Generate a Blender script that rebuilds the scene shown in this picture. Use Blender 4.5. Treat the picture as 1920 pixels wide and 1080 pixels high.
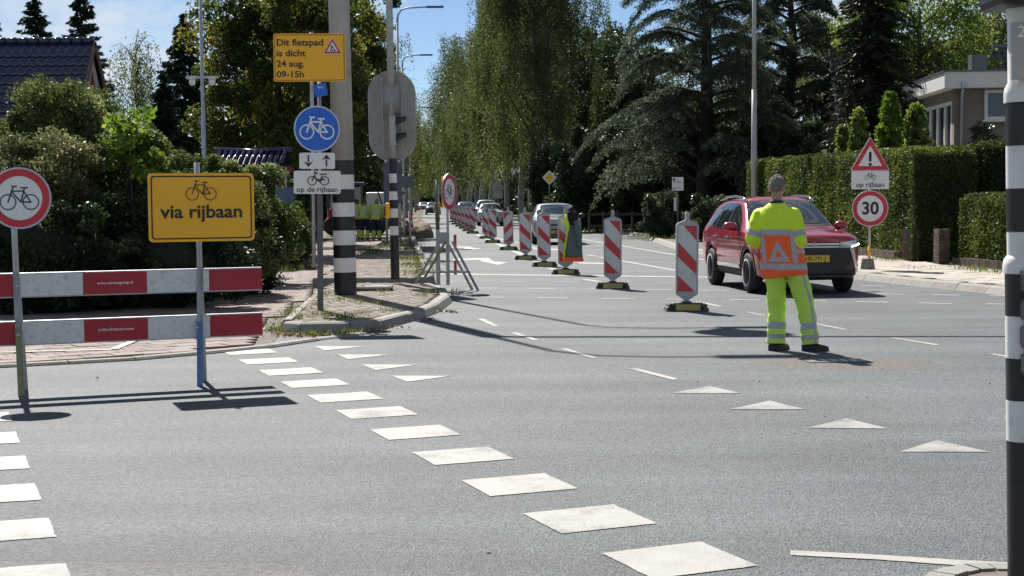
import bpy, bmesh, math, random
import numpy as np
from mathutils import Vector, Matrix, Euler
from mathutils.bvhtree import BVHTree
R = math.radians
random.seed(7)
scene = bpy.context.scene
COL = scene.collection
for o in list(bpy.data.objects):
    bpy.data.objects.remove(o)

# ------------------------------------------------------------------ camera
CAM_H, FOCAL_PX, PITCH, ROLL = 1.56, 2860.0, R(3.28), R(0.5)
F = Vector((0, math.cos(PITCH), -math.sin(PITCH)))
R0, U0 = Vector((1, 0, 0)), Vector((0, math.sin(PITCH), math.cos(PITCH)))
RT = R0 * math.cos(ROLL) - U0 * math.sin(ROLL)
UP = U0 * math.cos(ROLL) + R0 * math.sin(ROLL)
cam_data = bpy.data.cameras.new('camera')
cam = bpy.data.objects.new('camera', cam_data)
COL.objects.link(cam)
cam.matrix_world = Matrix(((RT.x, UP.x, -F.x, 0), (RT.y, UP.y, -F.y, 0), (RT.z, UP.z, -F.z, CAM_H), (0, 0, 0, 1)))
cam_data.sensor_width = 36.0
cam_data.lens = 36.0 * FOCAL_PX / 1920.0
cam_data.clip_start, cam_data.clip_end = 0.1, 3000
scene.camera = cam

# ------------------------------------------------------------------ sky, sun, exposure
SUN_EL, SUN_AZ = R(48), math.atan2(-0.355, 0.935)      # azimuth from +Y towards +X
SUNV = Vector((math.sin(SUN_AZ) * math.cos(SUN_EL), math.cos(SUN_AZ) * math.cos(SUN_EL), math.sin(SUN_EL)))
world = bpy.data.worlds.new('World')
scene.world = world
world.use_nodes = True
wn, wl = world.node_tree.nodes, world.node_tree.links
wn.clear()
w_out = wn.new('ShaderNodeOutputWorld')
bg = wn.new('ShaderNodeBackground'); bg.inputs['Strength'].default_value = 0.05
sky = wn.new('ShaderNodeTexSky'); sky.sky_type = 'NISHITA'; sky.sun_disc = False
sky.sun_elevation, sky.sun_rotation = SUN_EL, SUN_AZ
sky.air_density, sky.dust_density, sky.ozone_density, sky.altitude = 0.8, 0.0, 3.0, 1200
tc = wn.new('ShaderNodeTexCoord')
mp = wn.new('ShaderNodeMapping'); mp.inputs['Scale'].default_value = (1.0, 1.0, 2.6)
mp.inputs['Location'].default_value = (0.37, 0.1, 0.16)
nz = wn.new('ShaderNodeTexNoise'); nz.inputs['Scale'].default_value = 5.5; nz.inputs['Detail'].default_value = 9; nz.inputs['Roughness'].default_value = 0.58
cr = wn.new('ShaderNodeValToRGB'); cr.color_ramp.elements[0].position = 0.475; cr.color_ramp.elements[1].position = 0.64
mx = wn.new('ShaderNodeMixRGB'); mx.inputs[2].default_value = (8.0, 8.3, 8.7, 1)
wl.new(tc.outputs['Generated'], mp.inputs['Vector']); wl.new(mp.outputs[0], nz.inputs['Vector'])
wl.new(nz.outputs['Fac'], cr.inputs[0]); wl.new(cr.outputs[0], mx.inputs[0]); wl.new(sky.outputs[0], mx.inputs[1])
wl.new(mx.outputs[0], bg.inputs['Color']); wl.new(bg.outputs[0], w_out.inputs['Surface'])
sun_data = bpy.data.lights.new('sun', 'SUN')
sun_data.energy, sun_data.angle, sun_data.color = 5.0, R(0.55), (1.0, 0.955, 0.89)
sun = bpy.data.objects.new('sun', sun_data); COL.objects.link(sun)
sun.rotation_euler = (-SUNV).to_track_quat('-Z', 'Y').to_euler()
sun.location = (0, 0, 40)
vs = scene.view_settings
vs.view_transform, vs.look, vs.gamma, vs.use_curve_mapping = 'Standard', 'None', 1.0, False
vs.exposure = 0.98

# ------------------------------------------------------------------ layout helpers (photo pixel -> real place on the ground)
def ray(u, v):
    return F + RT * ((u - 960) / FOCAL_PX) - UP * ((v - 540) / FOCAL_PX)
def G(u, v, z=0.0):
    d = ray(u, v); t = (z - CAM_H) / d.z
    return Vector((d.x * t, d.y * t, z))
def PD(u, v, Y):
    d = ray(u, v); t = Y / d.y
    return Vector((d.x * t, Y, CAM_H + d.z * t))
def XG(u, Y):                       # lateral position of a pixel column at distance Y on the ground
    return PD(u, 376 + 1.56 * FOCAL_PX / Y, Y).x

# ------------------------------------------------------------------ materials
MATS = {}
def _new(name):
    m = bpy.data.materials.new(name); m.use_nodes = True
    nt = m.node_tree; b = nt.nodes['Principled BSDF']
    return m, nt, b
def mat(name, col, rough=0.55, metal=0.0, var=0.12, scale=9.0, bump=0.0, bscale=60.0, coat=0.0, spec=0.5, dirt=None, dirt_amt=0.0, dirt_scale=6.0, emit=None):
    if name in MATS: return MATS[name]
    m, nt, b = _new(name); N, L = nt.nodes, nt.links
    t = N.new('ShaderNodeTexCoord')
    n = N.new('ShaderNodeTexNoise'); n.inputs['Scale'].default_value = scale; n.inputs['Detail'].default_value = 6; n.inputs['Roughness'].default_value = 0.65
    L.new(t.outputs['Object'], n.inputs['Vector'])
    r = N.new('ShaderNodeValToRGB')
    r.color_ramp.elements[0].position, r.color_ramp.elements[1].position = 0.3, 0.7
    lo = [max(0, c * (1 - var)) for c in col]; hi = [min(1, c * (1 + var)) for c in col]
    r.color_ramp.elements[0].color = (*lo, 1); r.color_ramp.elements[1].color = (*hi, 1)
    L.new(n.outputs['Fac'], r.inputs[0])
    out = r.outputs[0]
    if dirt is not None:
        n2 = N.new('ShaderNodeTexNoise'); n2.inputs['Scale'].default_value = dirt_scale; n2.inputs['Detail'].default_value = 9; n2.inputs['Roughness'].default_value = 0.75
        L.new(t.outputs['Object'], n2.inputs['Vector'])
        r2 = N.new('ShaderNodeValToRGB'); r2.color_ramp.elements[0].position = 0.52; r2.color_ramp.elements[1].position = 0.72
        L.new(n2.outputs['Fac'], r2.inputs[0])
        mu = N.new('ShaderNodeMath'); mu.operation = 'MULTIPLY'; mu.inputs[1].default_value = dirt_amt
        L.new(r2.outputs[0], mu.inputs[0])
        mm = N.new('ShaderNodeMixRGB'); mm.inputs[2].default_value = (*dirt, 1)
        L.new(mu.outputs[0], mm.inputs[0]); L.new(out, mm.inputs[1]); out = mm.outputs[0]
    L.new(out, b.inputs['Base Color'])
    b.inputs['Roughness'].default_value = rough; b.inputs['Metallic'].default_value = metal
    b.inputs['Coat Weight'].default_value = coat; b.inputs['Coat Roughness'].default_value = 0.04
    b.inputs['Specular IOR Level'].default_value = spec
    if bump:
        n3 = N.new('ShaderNodeTexNoise'); n3.inputs['Scale'].default_value = bscale; n3.inputs['Detail'].default_value = 4
        L.new(t.outputs['Object'], n3.inputs['Vector'])
        bp = N.new('ShaderNodeBump'); bp.inputs['Strength'].default_value = bump; bp.inputs['Distance'].default_value = 0.02
        L.new(n3.outputs['Fac'], bp.inputs['Height']); L.new(bp.outputs[0], b.inputs['Normal'])
    if emit:
        b.inputs['Emission Color'].default_value = (*emit[:3], 1); b.inputs['Emission Strength'].default_value = emit[3]
    m.diffuse_color = (*col, 1)
    MATS[name] = m
    return m
def leaf_mat(name, c1, c2, c3=None, trans=0.45, gloss=0.25, rough=0.45):
    if name in MATS: return MATS[name]
    m = bpy.data.materials.new(name); m.use_nodes = True
    nt = m.node_tree; N, L = nt.nodes, nt.links; N.clear()
    out = N.new('ShaderNodeOutputMaterial')
    a = N.new('ShaderNodeAttribute'); a.attribute_name = 'var'
    r = N.new('ShaderNodeValToRGB'); e = r.color_ramp.elements
    e[0].position, e[0].color = 0.1, (*c1, 1); e[1].position, e[1].color = 0.75, (*c2, 1)
    if c3: x = e.new(0.97); x.color = (*c3, 1)
    L.new(a.outputs['Fac'], r.inputs[0])
    d = N.new('ShaderNodeBsdfDiffuse'); tr = N.new('ShaderNodeBsdfTranslucent'); g = N.new('ShaderNodeBsdfGlossy')
    g.inputs['Roughness'].default_value = rough; g.inputs['Color'].default_value = (0.8, 0.85, 0.8, 1)
    hs = N.new('ShaderNodeHueSaturation'); hs.inputs['Value'].default_value = 1.6; hs.inputs['Saturation'].default_value = 1.1; hs.inputs['Hue'].default_value = 0.49
    L.new(r.outputs[0], d.inputs['Color']); L.new(r.outputs[0], hs.inputs['Color']); L.new(hs.outputs[0], tr.inputs['Color'])
    s1 = N.new('ShaderNodeMixShader'); s1.inputs[0].default_value = trans
    L.new(d.outputs[0], s1.inputs[1]); L.new(tr.outputs[0], s1.inputs[2])
    fr = N.new('ShaderNodeFresnel'); fr.inputs['IOR'].default_value = 1.38
    mu = N.new('ShaderNodeMath'); mu.operation = 'MULTIPLY'; mu.inputs[1].default_value = gloss
    L.new(fr.outputs[0], mu.inputs[0])
    mi = N.new('ShaderNodeMath'); mi.operation = 'MINIMUM'; mi.inputs[1].default_value = gloss * 0.14; L.new(mu.outputs[0], mi.inputs[0]); mu = mi
    s2 = N.new('ShaderNodeMixShader'); L.new(mu.outputs[0], s2.inputs[0])
    L.new(s1.outputs[0], s2.inputs[1]); L.new(g.outputs[0], s2.inputs[2])
    L.new(s2.outputs[0], out.inputs['Surface'])
    MATS[name] = m
    return m

# ------------------------------------------------------------------ object helpers
def tag(o, label=None, cat=None, group=None, kind=None):
    if label: o['label'] = label
    if cat: o['category'] = cat
    if group: o['group'] = group
    if kind: o['kind'] = kind
    return o
def empty(name, loc=(0, 0, 0), rz=0.0, rx=0.0, ry=0.0):
    o = bpy.data.objects.new(name, None); COL.objects.link(o)
    o.location = loc; o.rotation_euler = (rx, ry, rz); o.empty_display_size = 0.2
    return o
def thing(name, label, cat, loc=(0, 0, 0), rz=0.0, group=None, rx=0.0, ry=0.0):
    return tag(empty(name, loc, rz, rx, ry), label, cat, group)
def copy_tree(o, parent=None):
    c = o.copy(); COL.objects.link(c); c.parent = parent
    for ch in list(o.children): copy_tree(ch, c)
    return c
def link_mesh(name, me, m=None, parent=None, smooth=False, loc=None):
    if m is not None:
        if isinstance(m, str): m = MATS[m]
        me.materials.append(m)
    o = bpy.data.objects.new(name, me); COL.objects.link(o)
    if parent is not None: o.parent = parent
    if loc is not None: o.location = loc
    if smooth: me.polygons.foreach_set('use_smooth', [True] * len(me.polygons))
    return o

class MB:
    """collects shapes into one mesh"""
    def __init__(self): self.v = []; self.f = []
    def add(self, vs, fs):
        b = len(self.v); self.v += [tuple(x) for x in vs]; self.f += [tuple(b + i for i in q) for q in fs]; return self
    def box(self, c, s, rz=0.0, rx=0.0, ry=0.0, taper=1.0, bev=0.0):
        hx, hy, hz = s[0] / 2, s[1] / 2, s[2] / 2
        M = Euler((rx, ry, rz)).to_matrix(); c = Vector(c)
        if bev:
            b = min(bev, hx * .9, hy * .9, hz * .9)
            bm = bmesh.new(); bmesh.ops.create_cube(bm, size=1.0)
            for q in bm.verts: q.co = Vector((q.co.x * 2 * hx, q.co.y * 2 * hy, q.co.z * 2 * hz))
            bmesh.ops.bevel(bm, geom=list(bm.edges), offset=b, segments=2, affect='EDGES', profile=0.6)
            bm.verts.index_update()
            self.add([M @ q.co + c for q in bm.verts], [[q.index for q in f.verts] for f in bm.faces]); bm.free(); return self
        vs = []
        for sz in (-1, 1):
            k = taper if sz > 0 else 1.0
            for sx, sy in ((-1, -1), (1, -1), (1, 1), (-1, 1)):
                vs.append(M @ Vector((sx * hx * k, sy * hy * k, sz * hz)) + c)
        return self.add(vs, [(0, 3, 2, 1), (4, 5, 6, 7), (0, 1, 5, 4), (1, 2, 6, 5), (2, 3, 7, 6), (3, 0, 4, 7)])
    def tube(self, pts, rad, n=10, cap=True, squash=None):
        pts = [Vector(p) for p in pts]
        if not isinstance(rad, (list, tuple)): rad = [rad] * len(pts)
        b = len(self.v); up = Vector((0, 0, 1)); side = None
        for i, p in enumerate(pts):
            a = pts[max(i - 1, 0)]; c = pts[min(i + 1, len(pts) - 1)]
            d = (c - a); d = d.normalized() if d.length > 1e-9 else Vector((0, 0, 1))
            if side is None:
                side = d.cross(up) if abs(d.dot(up)) < 0.95 else d.cross(Vector((0, 1, 0)))
            side = side - d * side.dot(d); side.normalize(); o = d.cross(side)
            for k in range(n):
                t = 2 * math.pi * k / n
                self.v.append(tuple(p + (side * math.cos(t) + o * math.sin(t)) * rad[i]))
        for i in range(len(pts) - 1):
            for k in range(n):
                k2 = (k + 1) % n
                self.f.append((b + i * n + k, b + i * n + k2, b + (i + 1) * n + k2, b + (i + 1) * n + k))
        if cap:
            self.f.append(tuple(b + k for k in range(n))[::-1]); e = b + (len(pts) - 1) * n
            self.f.append(tuple(e + k for k in range(n)))
        return self
    def lathe(self, prof, c=(0, 0, 0), n=24, axis='z'):
        b = len(self.v); c = Vector(c)
        for r, z in prof:
            for k in range(n):
                t = 2 * math.pi * k / n; x, y = r * math.cos(t), r * math.sin(t)
                q = (x, y, z) if axis == 'z' else ((x, z, y) if axis == 'y' else (z, x, y))
                self.v.append(tuple(c + Vector(q)))
        for i in range(len(prof) - 1):
            for k in range(n):
                k2 = (k + 1) % n
                self.f.append((b + i * n + k, b + i * n + k2, b + (i + 1) * n + k2, b + (i + 1) * n + k))
        if prof[0][0] > 1e-6: self.f.append(tuple(b + k for k in range(n))[::-1])
        e = b + (len(prof) - 1) * n
        if prof[-1][0] > 1e-6: self.f.append(tuple(e + k for k in range(n)))
        return self
    def prism(self, poly, y0, y1):
        """polygon in x,z extruded from y0 to y1 (y0 = front, towards the viewer)"""
        n = len(poly); vs = [(x, y0, z) for x, z in poly] + [(x, y1, z) for x, z in poly]
        fs = [tuple(range(n)), tuple(range(2 * n - 1, n - 1, -1))]
        for i in range(n):
            j = (i + 1) % n; fs.append((i, i + n, j + n, j))
        return self.add(vs, fs)
    def slab(self, poly, z0, z1):
        """polygon in x,y extruded from z0 up to z1"""
        n = len(poly); vs = [(p[0], p[1], z1) for p in poly] + [(p[0], p[1], z0) for p in poly]
        fs = [tuple(range(n)), tuple(range(2 * n - 1, n - 1, -1))]
        for i in range(n):
            j = (i + 1) % n; fs.append((i, i + n, j + n, j))
        return self.add(vs, fs)
    def ring(self, r0, r1, y0, y1, c=(0, 0), n=40):
        b = len(self.v)
        for k in range(n):
            t = 2 * math.pi * k / n; cs, sn = math.cos(t), math.sin(t)
            for r, y in ((r0, y0), (r1, y0), (r1, y1), (r0, y1)):
                self.v.append((c[0] + r * cs, y, c[1] + r * sn))
        for k in range(n):
            k2 = (k + 1) % n
            for j in range(4):
                j2 = (j + 1) % 4
                self.f.append((b + 4 * k + j, b + 4 * k2 + j, b + 4 * k2 + j2, b + 4 * k + j2))
        return self
    def stroke(self, pts, w, y0, y1):
        for (x0, z0), (x1, z1) in zip(pts[:-1], pts[1:]):
            dx, dz = x1 - x0, z1 - z0; l = math.hypot(dx, dz) or 1; dx, dz = dx / l, dz / l
            e = w * 0.35; nx, nzv = -dz * w / 2, dx * w / 2
            self.prism([(x0 - dx * e - nx, z0 - dz * e - nzv), (x1 + dx * e - nx, z1 + dz * e - nzv), (x1 + dx * e + nx, z1 + dz * e + nzv), (x0 - dx * e + nx, z0 - dz * e + nzv)], y0, y1)
        return self
    def mesh(self, name, fix=True):
        me = bpy.data.meshes.new(name); me.from_pydata(self.v, [], self.f); me.update()
        if fix:
            bm = bmesh.new(); bm.from_mesh(me); bmesh.ops.recalc_face_normals(bm, faces=bm.faces); bm.to_mesh(me); bm.free()
        return me
    def build(self, name, m, parent=None, smooth=False, loc=None, fix=True):
        return link_mesh(name, self.mesh(name, fix), m, parent, smooth, loc)
def autosmooth(o, ang=35):
    me = o.data; bm = bmesh.new(); bm.from_mesh(me)
    for e in bm.edges:
        e.smooth = not (len(e.link_faces) == 2 and e.calc_face_angle(0) > R(ang))
    for f in bm.faces: f.smooth = True
    bm.to_mesh(me); bm.free(); return o
def evaluated(me, mods):
    """apply a list of (type, {settings}) modifiers to a mesh and return the result"""
    o = bpy.data.objects.new('tmp', me); COL.objects.link(o)
    extra = []
    for ty, st in mods:
        md = o.modifiers.new('m', ty)
        for k, val in st.items(): setattr(md, k, val)
    dg = bpy.context.evaluated_depsgraph_get(); dg.update()
    r = bpy.data.meshes.new_from_object(o.evaluated_get(dg), preserve_all_data_layers=True, depsgraph=dg)
    bpy.data.objects.remove(o)
    return r
def rrect(w, h, r, n=5, cx=0, cz=0):
    p = []
    for sx, sz, a0 in ((1, -1, -90), (1, 1, 0), (-1, 1, 90), (-1, -1, 180)):
        for k in range(n + 1):
            a = R(a0 + 90 * k / n)
            p.append((cx + sx * (w / 2 - r) + r * math.cos(a), cz + sz * (h / 2 - r) + r * math.sin(a)))
    return p
def circ(r, n=40, cx=0, cz=0):
    return [(cx + r * math.cos(2 * math.pi * k / n), cz + r * math.sin(2 * math.pi * k / n)) for k in range(n)]
def text(body, size, m, parent, x, z, y=-0.02, bold=0.02, xs=1.0, align='CENTER', rz=0.0, name='lettering', flip=False, depth=0.0008):
    c = bpy.data.curves.new('txt', 'FONT'); c.body = body; c.size = size; c.align_x = align; c.align_y = 'CENTER'
    c.extrude = depth; c.offset = bold * size; c.resolution_u = 4
    o = bpy.data.objects.new('tmp', c); COL.objects.link(o)
    dg = bpy.context.evaluated_depsgraph_get(); dg.update()
    me = bpy.data.meshes.new_from_object(o.evaluated_get(dg)); bpy.data.objects.remove(o)
    M = Matrix.Translation((x, y, z)) @ Matrix.Rotation(R(180) if flip else 0, 4, 'Y') @ Matrix.Rotation(R(90), 4, 'X') @ Matrix.Diagonal((xs, 1, 1, 1))
    me.transform(M); me.materials.clear()
    return link_mesh(name, me, m, parent)
def bike(parent, m, cx, cz, w, y=-0.02, t=0.10, moped=False, name='bicycle_symbol'):
    """flat bicycle pictogram facing left, w = overall width"""
    k = w / 4.9; b = MB(); y0, y1 = y, y + 0.0016
    S = lambda pts: [(cx + px * k, cz + pz * k) for px, pz in pts]
    tw = t * 2.1 * k
    for wx in (-1.45, 1.45): b.ring((1 - t) * k, (1 + t * 0.7) * k, y0, y1, (cx + wx * k, cz), 28)
    if not moped:
        for pts in ([(-1.45, 0), (-0.75, 2.05), (-0.95, 2.15)], [(-0.75, 2.05), (-0.35, 2.12)], [(-0.9, 1.45), (0.55, 1.45)], [(-0.95, 1.35), (0.2, 0.0)],
                    [(0.2, 0.0), (0.68, 1.85)], [(0.2, 0.0), (1.45, 0)], [(0.55, 1.45), (1.45, 0)], [(0.25, 1.9), (1.05, 1.9)]):
            b.stroke(S(pts), tw, y0, y1); y0 -= 0.00012
    else:
        for pts in ([(-1.45, 0), (-0.6, 1.9), (-0.95, 2.1)], [(-0.6, 1.9), (-0.25, 1.75)], [(-0.95, 1.2), (-0.35, 0.3), (1.45, 0.3)], [(-0.35, 0.3), (0.2, -0.15), (0.7, 0.1)], [(0.7, 1.0), (1.0, 0.3)]):
            b.stroke(S(pts), tw * 1.1, y0, y1); y0 -= 0.00012
        b.prism(S([(0.35, 1.3), (1.95, 1.45), (1.95, 1.75), (0.3, 1.6)]), y0, y1)
    return b.build(name, m, parent)
def smoothstep(a, b, x):
    t = min(max((x - a) / (b - a), 0), 1); return t * t * (3 - 2 * t)
# ------------------------------------------------------------------ shared materials
mat('steel', (0.33, 0.34, 0.35), 0.42, 0.75, 0.2, 12, bump=0.05, dirt=(0.12, 0.11, 0.09), dirt_amt=0.5)
mat('dark_steel', (0.13, 0.135, 0.14), 0.5, 0.6, 0.25, 10, dirt=(0.09, 0.08, 0.06), dirt_amt=0.5)
mat('paint_white', (0.74, 0.73, 0.70), 0.4, 0, 0.06, 5, dirt=(0.3, 0.29, 0.26), dirt_amt=0.45, dirt_scale=9)
mat('paint_black', (0.012, 0.013, 0.018), 0.38, 0, 0.3, 6, dirt=(0.06, 0.06, 0.06), dirt_amt=0.3)
mat('pole_grey', (0.42, 0.415, 0.39), 0.5, 0.1, 0.14, 3, dirt=(0.17, 0.16, 0.13), dirt_amt=0.5, dirt_scale=2.5)
mat('galv', (0.42, 0.44, 0.46), 0.4, 0.6, 0.15, 14, dirt=(0.2, 0.2, 0.2), dirt_amt=0.4)
mat('sign_white', (0.80, 0.80, 0.77), 0.35, 0, 0.04, 4, dirt=(0.42, 0.42, 0.38), dirt_amt=0.4, dirt_scale=5)
mat('sign_red', (0.58, 0.025, 0.04), 0.35, 0, 0.08, 4, dirt=(0.25, 0.02, 0.03), dirt_amt=0.4)
mat('sign_yellow', (0.98, 0.475, 0.006), 0.35, 0, 0.03, 3, dirt=(0.85, 0.38, 0.01), dirt_amt=0.4, dirt_scale=4)
mat('sign_blue', (0.006, 0.13, 0.62), 0.35, 0, 0.06, 4)
mat('sign_ink', (0.02, 0.012, 0.016), 0.4, 0, 0.1, 4)
mat('sign_back', (0.30, 0.295, 0.27), 0.55, 0.1, 0.14, 2.5, dirt=(0.1, 0.1, 0.085), dirt_amt=0.5)
mat('rubber', (0.02, 0.02, 0.021), 0.75, 0, 0.3, 20, bump=0.1)
mat('base_plastic', (0.055, 0.053, 0.05), 0.7, 0, 0.3, 12, dirt=(0.16, 0.14, 0.11), dirt_amt=0.7, bump=0.1)
mat('glass_dark', (0.012, 0.016, 0.02), 0.05, 0, 0.1, 4, spec=0.6)
mat('window_glass', (0.02, 0.03, 0.045), 0.04, 0, 0.2, 1, spec=0.7)
mat('bark', (0.07, 0.055, 0.04), 0.9, 0, 0.45, 7, bump=0.6, bscale=14)
mat('bark_dark', (0.03, 0.024, 0.018), 0.9, 0, 0.4, 7, bump=0.6, bscale=14)
mat('bark_birch', (0.26, 0.25, 0.23), 0.8, 0, 0.15, 3, dirt=(0.03, 0.027, 0.025), dirt_amt=0.95, dirt_scale=3.0)
mat('concrete', (0.215, 0.205, 0.185), 0.85, 0, 0.18, 7, bump=0.25, bscale=70, dirt=(0.13, 0.125, 0.105), dirt_amt=0.6, dirt_scale=4)
mat('joint_sand', (0.12, 0.10, 0.08), 0.95, 0, 0.3, 20, bump=0.3)
mat('earth', (0.085, 0.07, 0.045), 0.95, 0, 0.4, 1.2, bump=0.5, bscale=8, dirt=(0.05, 0.065, 0.02), dirt_amt=0.8, dirt_scale=0.8)
for i, c in enumerate([(0.165, 0.122, 0.105), (0.19, 0.142, 0.12), (0.145, 0.11, 0.10), (0.19, 0.16, 0.137)]):
    mat('paver_red_%d' % i, c, 0.85, 0, 0.2, 9, bump=0.25, bscale=80, dirt=(0.17, 0.15, 0.12), dirt_amt=0.55, dirt_scale=5)
for i, c in enumerate([(0.33, 0.295, 0.25), (0.30, 0.27, 0.23), (0.36, 0.32, 0.275)]):
    mat('slab_beige_%d' % i, c, 0.85, 0, 0.12, 8, bump=0.2, bscale=80, dirt=(0.2, 0.18, 0.14), dirt_amt=0.5, dirt_scale=3)
for i, c in enumerate([(0.095, 0.062, 0.05), (0.075, 0.05, 0.042), (0.12, 0.085, 0.068)]):
    mat('brick_brown_%d' % i, c, 0.85, 0, 0.2, 14, bump=0.3, bscale=60)

def marking_mat(name, col, wear):
    """thermoplastic road paint, worn through to the stones in patches"""
    m, nt, b = _new(name); N, L = nt.nodes, nt.links; g = N.new('ShaderNodeNewGeometry')
    def noise(s_, d, r):
        n = N.new('ShaderNodeTexNoise'); n.inputs['Scale'].default_value = s_; n.inputs['Detail'].default_value = d; n.inputs['Roughness'].default_value = r
        L.new(g.outputs['Position'], n.inputs['Vector']); return n.outputs['Fac']
    ad = N.new('ShaderNodeMath'); ad.operation = 'MULTIPLY_ADD'; ad.inputs[1].default_value = 1.5; L.new(noise(2.2, 5, .6), ad.inputs[0]); L.new(noise(55, 4, .7), ad.inputs[2])
    r = N.new('ShaderNodeValToRGB'); r.color_ramp.elements[0].position, r.color_ramp.elements[1].position = wear, wear + .16
    mlt = N.new('ShaderNodeMath'); mlt.operation = 'MULTIPLY'; mlt.inputs[1].default_value = .5; L.new(ad.outputs[0], mlt.inputs[0]); L.new(mlt.outputs[0], r.inputs[0])
    r2 = N.new('ShaderNodeValToRGB'); r2.color_ramp.elements[0].position, r2.color_ramp.elements[1].position = .3, .7
    r2.color_ramp.elements[0].color = (*[c * .86 for c in col], 1); r2.color_ramp.elements[1].color = (*[c * 1.06 for c in col], 1); L.new(noise(5, 6, .65), r2.inputs[0])
    x = N.new('ShaderNodeMixRGB'); x.inputs[2].default_value = (.10, .103, .105, 1); L.new(r.outputs[0], x.inputs[0]); L.new(r2.outputs[0], x.inputs[1]); L.new(x.outputs[0], b.inputs['Base Color'])
    b.inputs['Roughness'].default_value = .7
    bp = N.new('ShaderNodeBump'); bp.inputs['Strength'].default_value = .35; bp.inputs['Distance'].default_value = .01; L.new(noise(90, 3, .6), bp.inputs['Height']); L.new(bp.outputs[0], b.inputs['Normal'])
    MATS[name] = m
marking_mat('marking', (.29, .283, .258), .645)
marking_mat('marking_worn', (.265, .26, .243), .565)
mat('brick_moss', (0.125, 0.115, 0.075), 0.9, 0, 0.35, 9, bump=0.3, bscale=60)
def asphalt_mat(name, base, stain=None):
    m, nt, b = _new(name); N, L = nt.nodes, nt.links
    g = N.new('ShaderNodeNewGeometry')
    def noise(s, d, r=0.6):
        n = N.new('ShaderNodeTexNoise'); n.inputs['Scale'].default_value = s; n.inputs['Detail'].default_value = d; n.inputs['Roughness'].default_value = r
        L.new(g.outputs['Position'], n.inputs['Vector']); return n.outputs['Fac']
    def ramp(src, p0, p1, c0, c1):
        r = N.new('ShaderNodeValToRGB'); r.color_ramp.elements[0].position, r.color_ramp.elements[1].position = p0, p1
        r.color_ramp.elements[0].color, r.color_ramp.elements[1].color = (*c0, 1), (*c1, 1); L.new(src, r.inputs[0]); return r.outputs[0]
    def mixc(fac, a, b2, mode='MULTIPLY'):
        x = N.new('ShaderNodeMixRGB'); x.blend_type = mode
        if isinstance(fac, float): x.inputs[0].default_value = fac
        else: L.new(fac, x.inputs[0])
        L.new(a, x.inputs[1])
        if isinstance(b2, tuple): x.inputs[2].default_value = (*b2, 1)
        else: L.new(b2, x.inputs[2])
        return x.outputs[0]
    lo = tuple(c * 0.84 for c in base); hi = tuple(c * 1.14 for c in base)
    big = ramp(noise(0.35, 5), 0.35, 0.65, lo, hi)
    vo = N.new('ShaderNodeTexVoronoi'); vo.inputs['Scale'].default_value = 75; L.new(g.outputs['Position'], vo.inputs['Vector'])
    agg = N.new('ShaderNodeSeparateColor'); L.new(vo.outputs['Color'], agg.inputs[0])
    speck = ramp(agg.outputs[0], 0.05, 0.95, (0.58, 0.58, 0.59), (1.48, 1.48, 1.45))
    col = mixc(1.0, big, speck)
    fine = ramp(noise(38, 6, 0.75), 0.3, 0.7, (0.80, 0.80, 0.81), (1.18, 1.18, 1.16))
    col = mixc(1.0, col, fine)
    mapn = N.new('ShaderNodeMapping'); mapn.inputs['Scale'].default_value = (0.18, 1.6, 1); L.new(g.outputs['Position'], mapn.inputs[0])
    st = N.new('ShaderNodeTexNoise'); st.inputs['Scale'].default_value = 0.8; st.inputs['Detail'].default_value = 4; L.new(mapn.outputs[0], st.inputs['Vector'])
    col = mixc(0.8, col, ramp(st.outputs['Fac'], 0.35, 0.65, (0.70, 0.70, 0.71), (1.16, 1.16, 1.15)))
    if stain:                                   # rusty dirt that has gathered around the drain
        for (sx, sy, rx, ry, c, amt) in stain:
            mp2 = N.new('ShaderNodeMapping'); mp2.vector_type = 'POINT'
            mp2.inputs['Location'].default_value = (-sx / rx, -sy / ry, 0); mp2.inputs['Scale'].default_value = (1 / rx, 1 / ry, 0)
            L.new(g.outputs['Position'], mp2.inputs[0])
            ln = N.new('ShaderNodeVectorMath'); ln.operation = 'LENGTH'; L.new(mp2.outputs[0], ln.inputs[0])
            ad = N.new('ShaderNodeMath'); ad.operation = 'MULTIPLY_ADD'; ad.inputs[1].default_value = 1.1; L.new(noise(3.2, 6, 0.7), ad.inputs[0]); L.new(ln.outputs['Value'], ad.inputs[2])
            f = ramp(ad.outputs[0], 0.95, 1.55, (amt, amt, amt), (0, 0, 0))
            col = mixc(f, col, c, 'MIX')
            if c[0] > 0.05: col = mixc(f, col, speck)
    L.new(col, b.inputs['Base Color']); b.inputs['Roughness'].default_value = 0.72; b.inputs['Specular IOR Level'].default_value = 0.35
    bp = N.new('ShaderNodeBump'); bp.inputs['Strength'].default_value = 0.55; bp.inputs['Distance'].default_value = 0.012
    L.new(vo.outputs['Distance'], bp.inputs['Height'])
    bp2 = N.new('ShaderNodeBump'); bp2.inputs['Strength'].default_value = 0.35; bp2.inputs['Distance'].default_value = 0.01
    L.new(noise(60, 3), bp2.inputs['Height']); L.new(bp.outputs[0], bp2.inputs['Normal']); L.new(bp2.outputs[0], b.inputs['Normal'])
    MATS[name] = m; return m
DR = G(1585, 680)
asphalt_mat('asphalt', (0.076, 0.084, 0.091), [(DR.x, DR.y, 1.9, 1.35, (0.082, 0.064, 0.053), 0.75)])
asphalt_mat('asphalt_old', (0.10, 0.10, 0.099))

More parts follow.
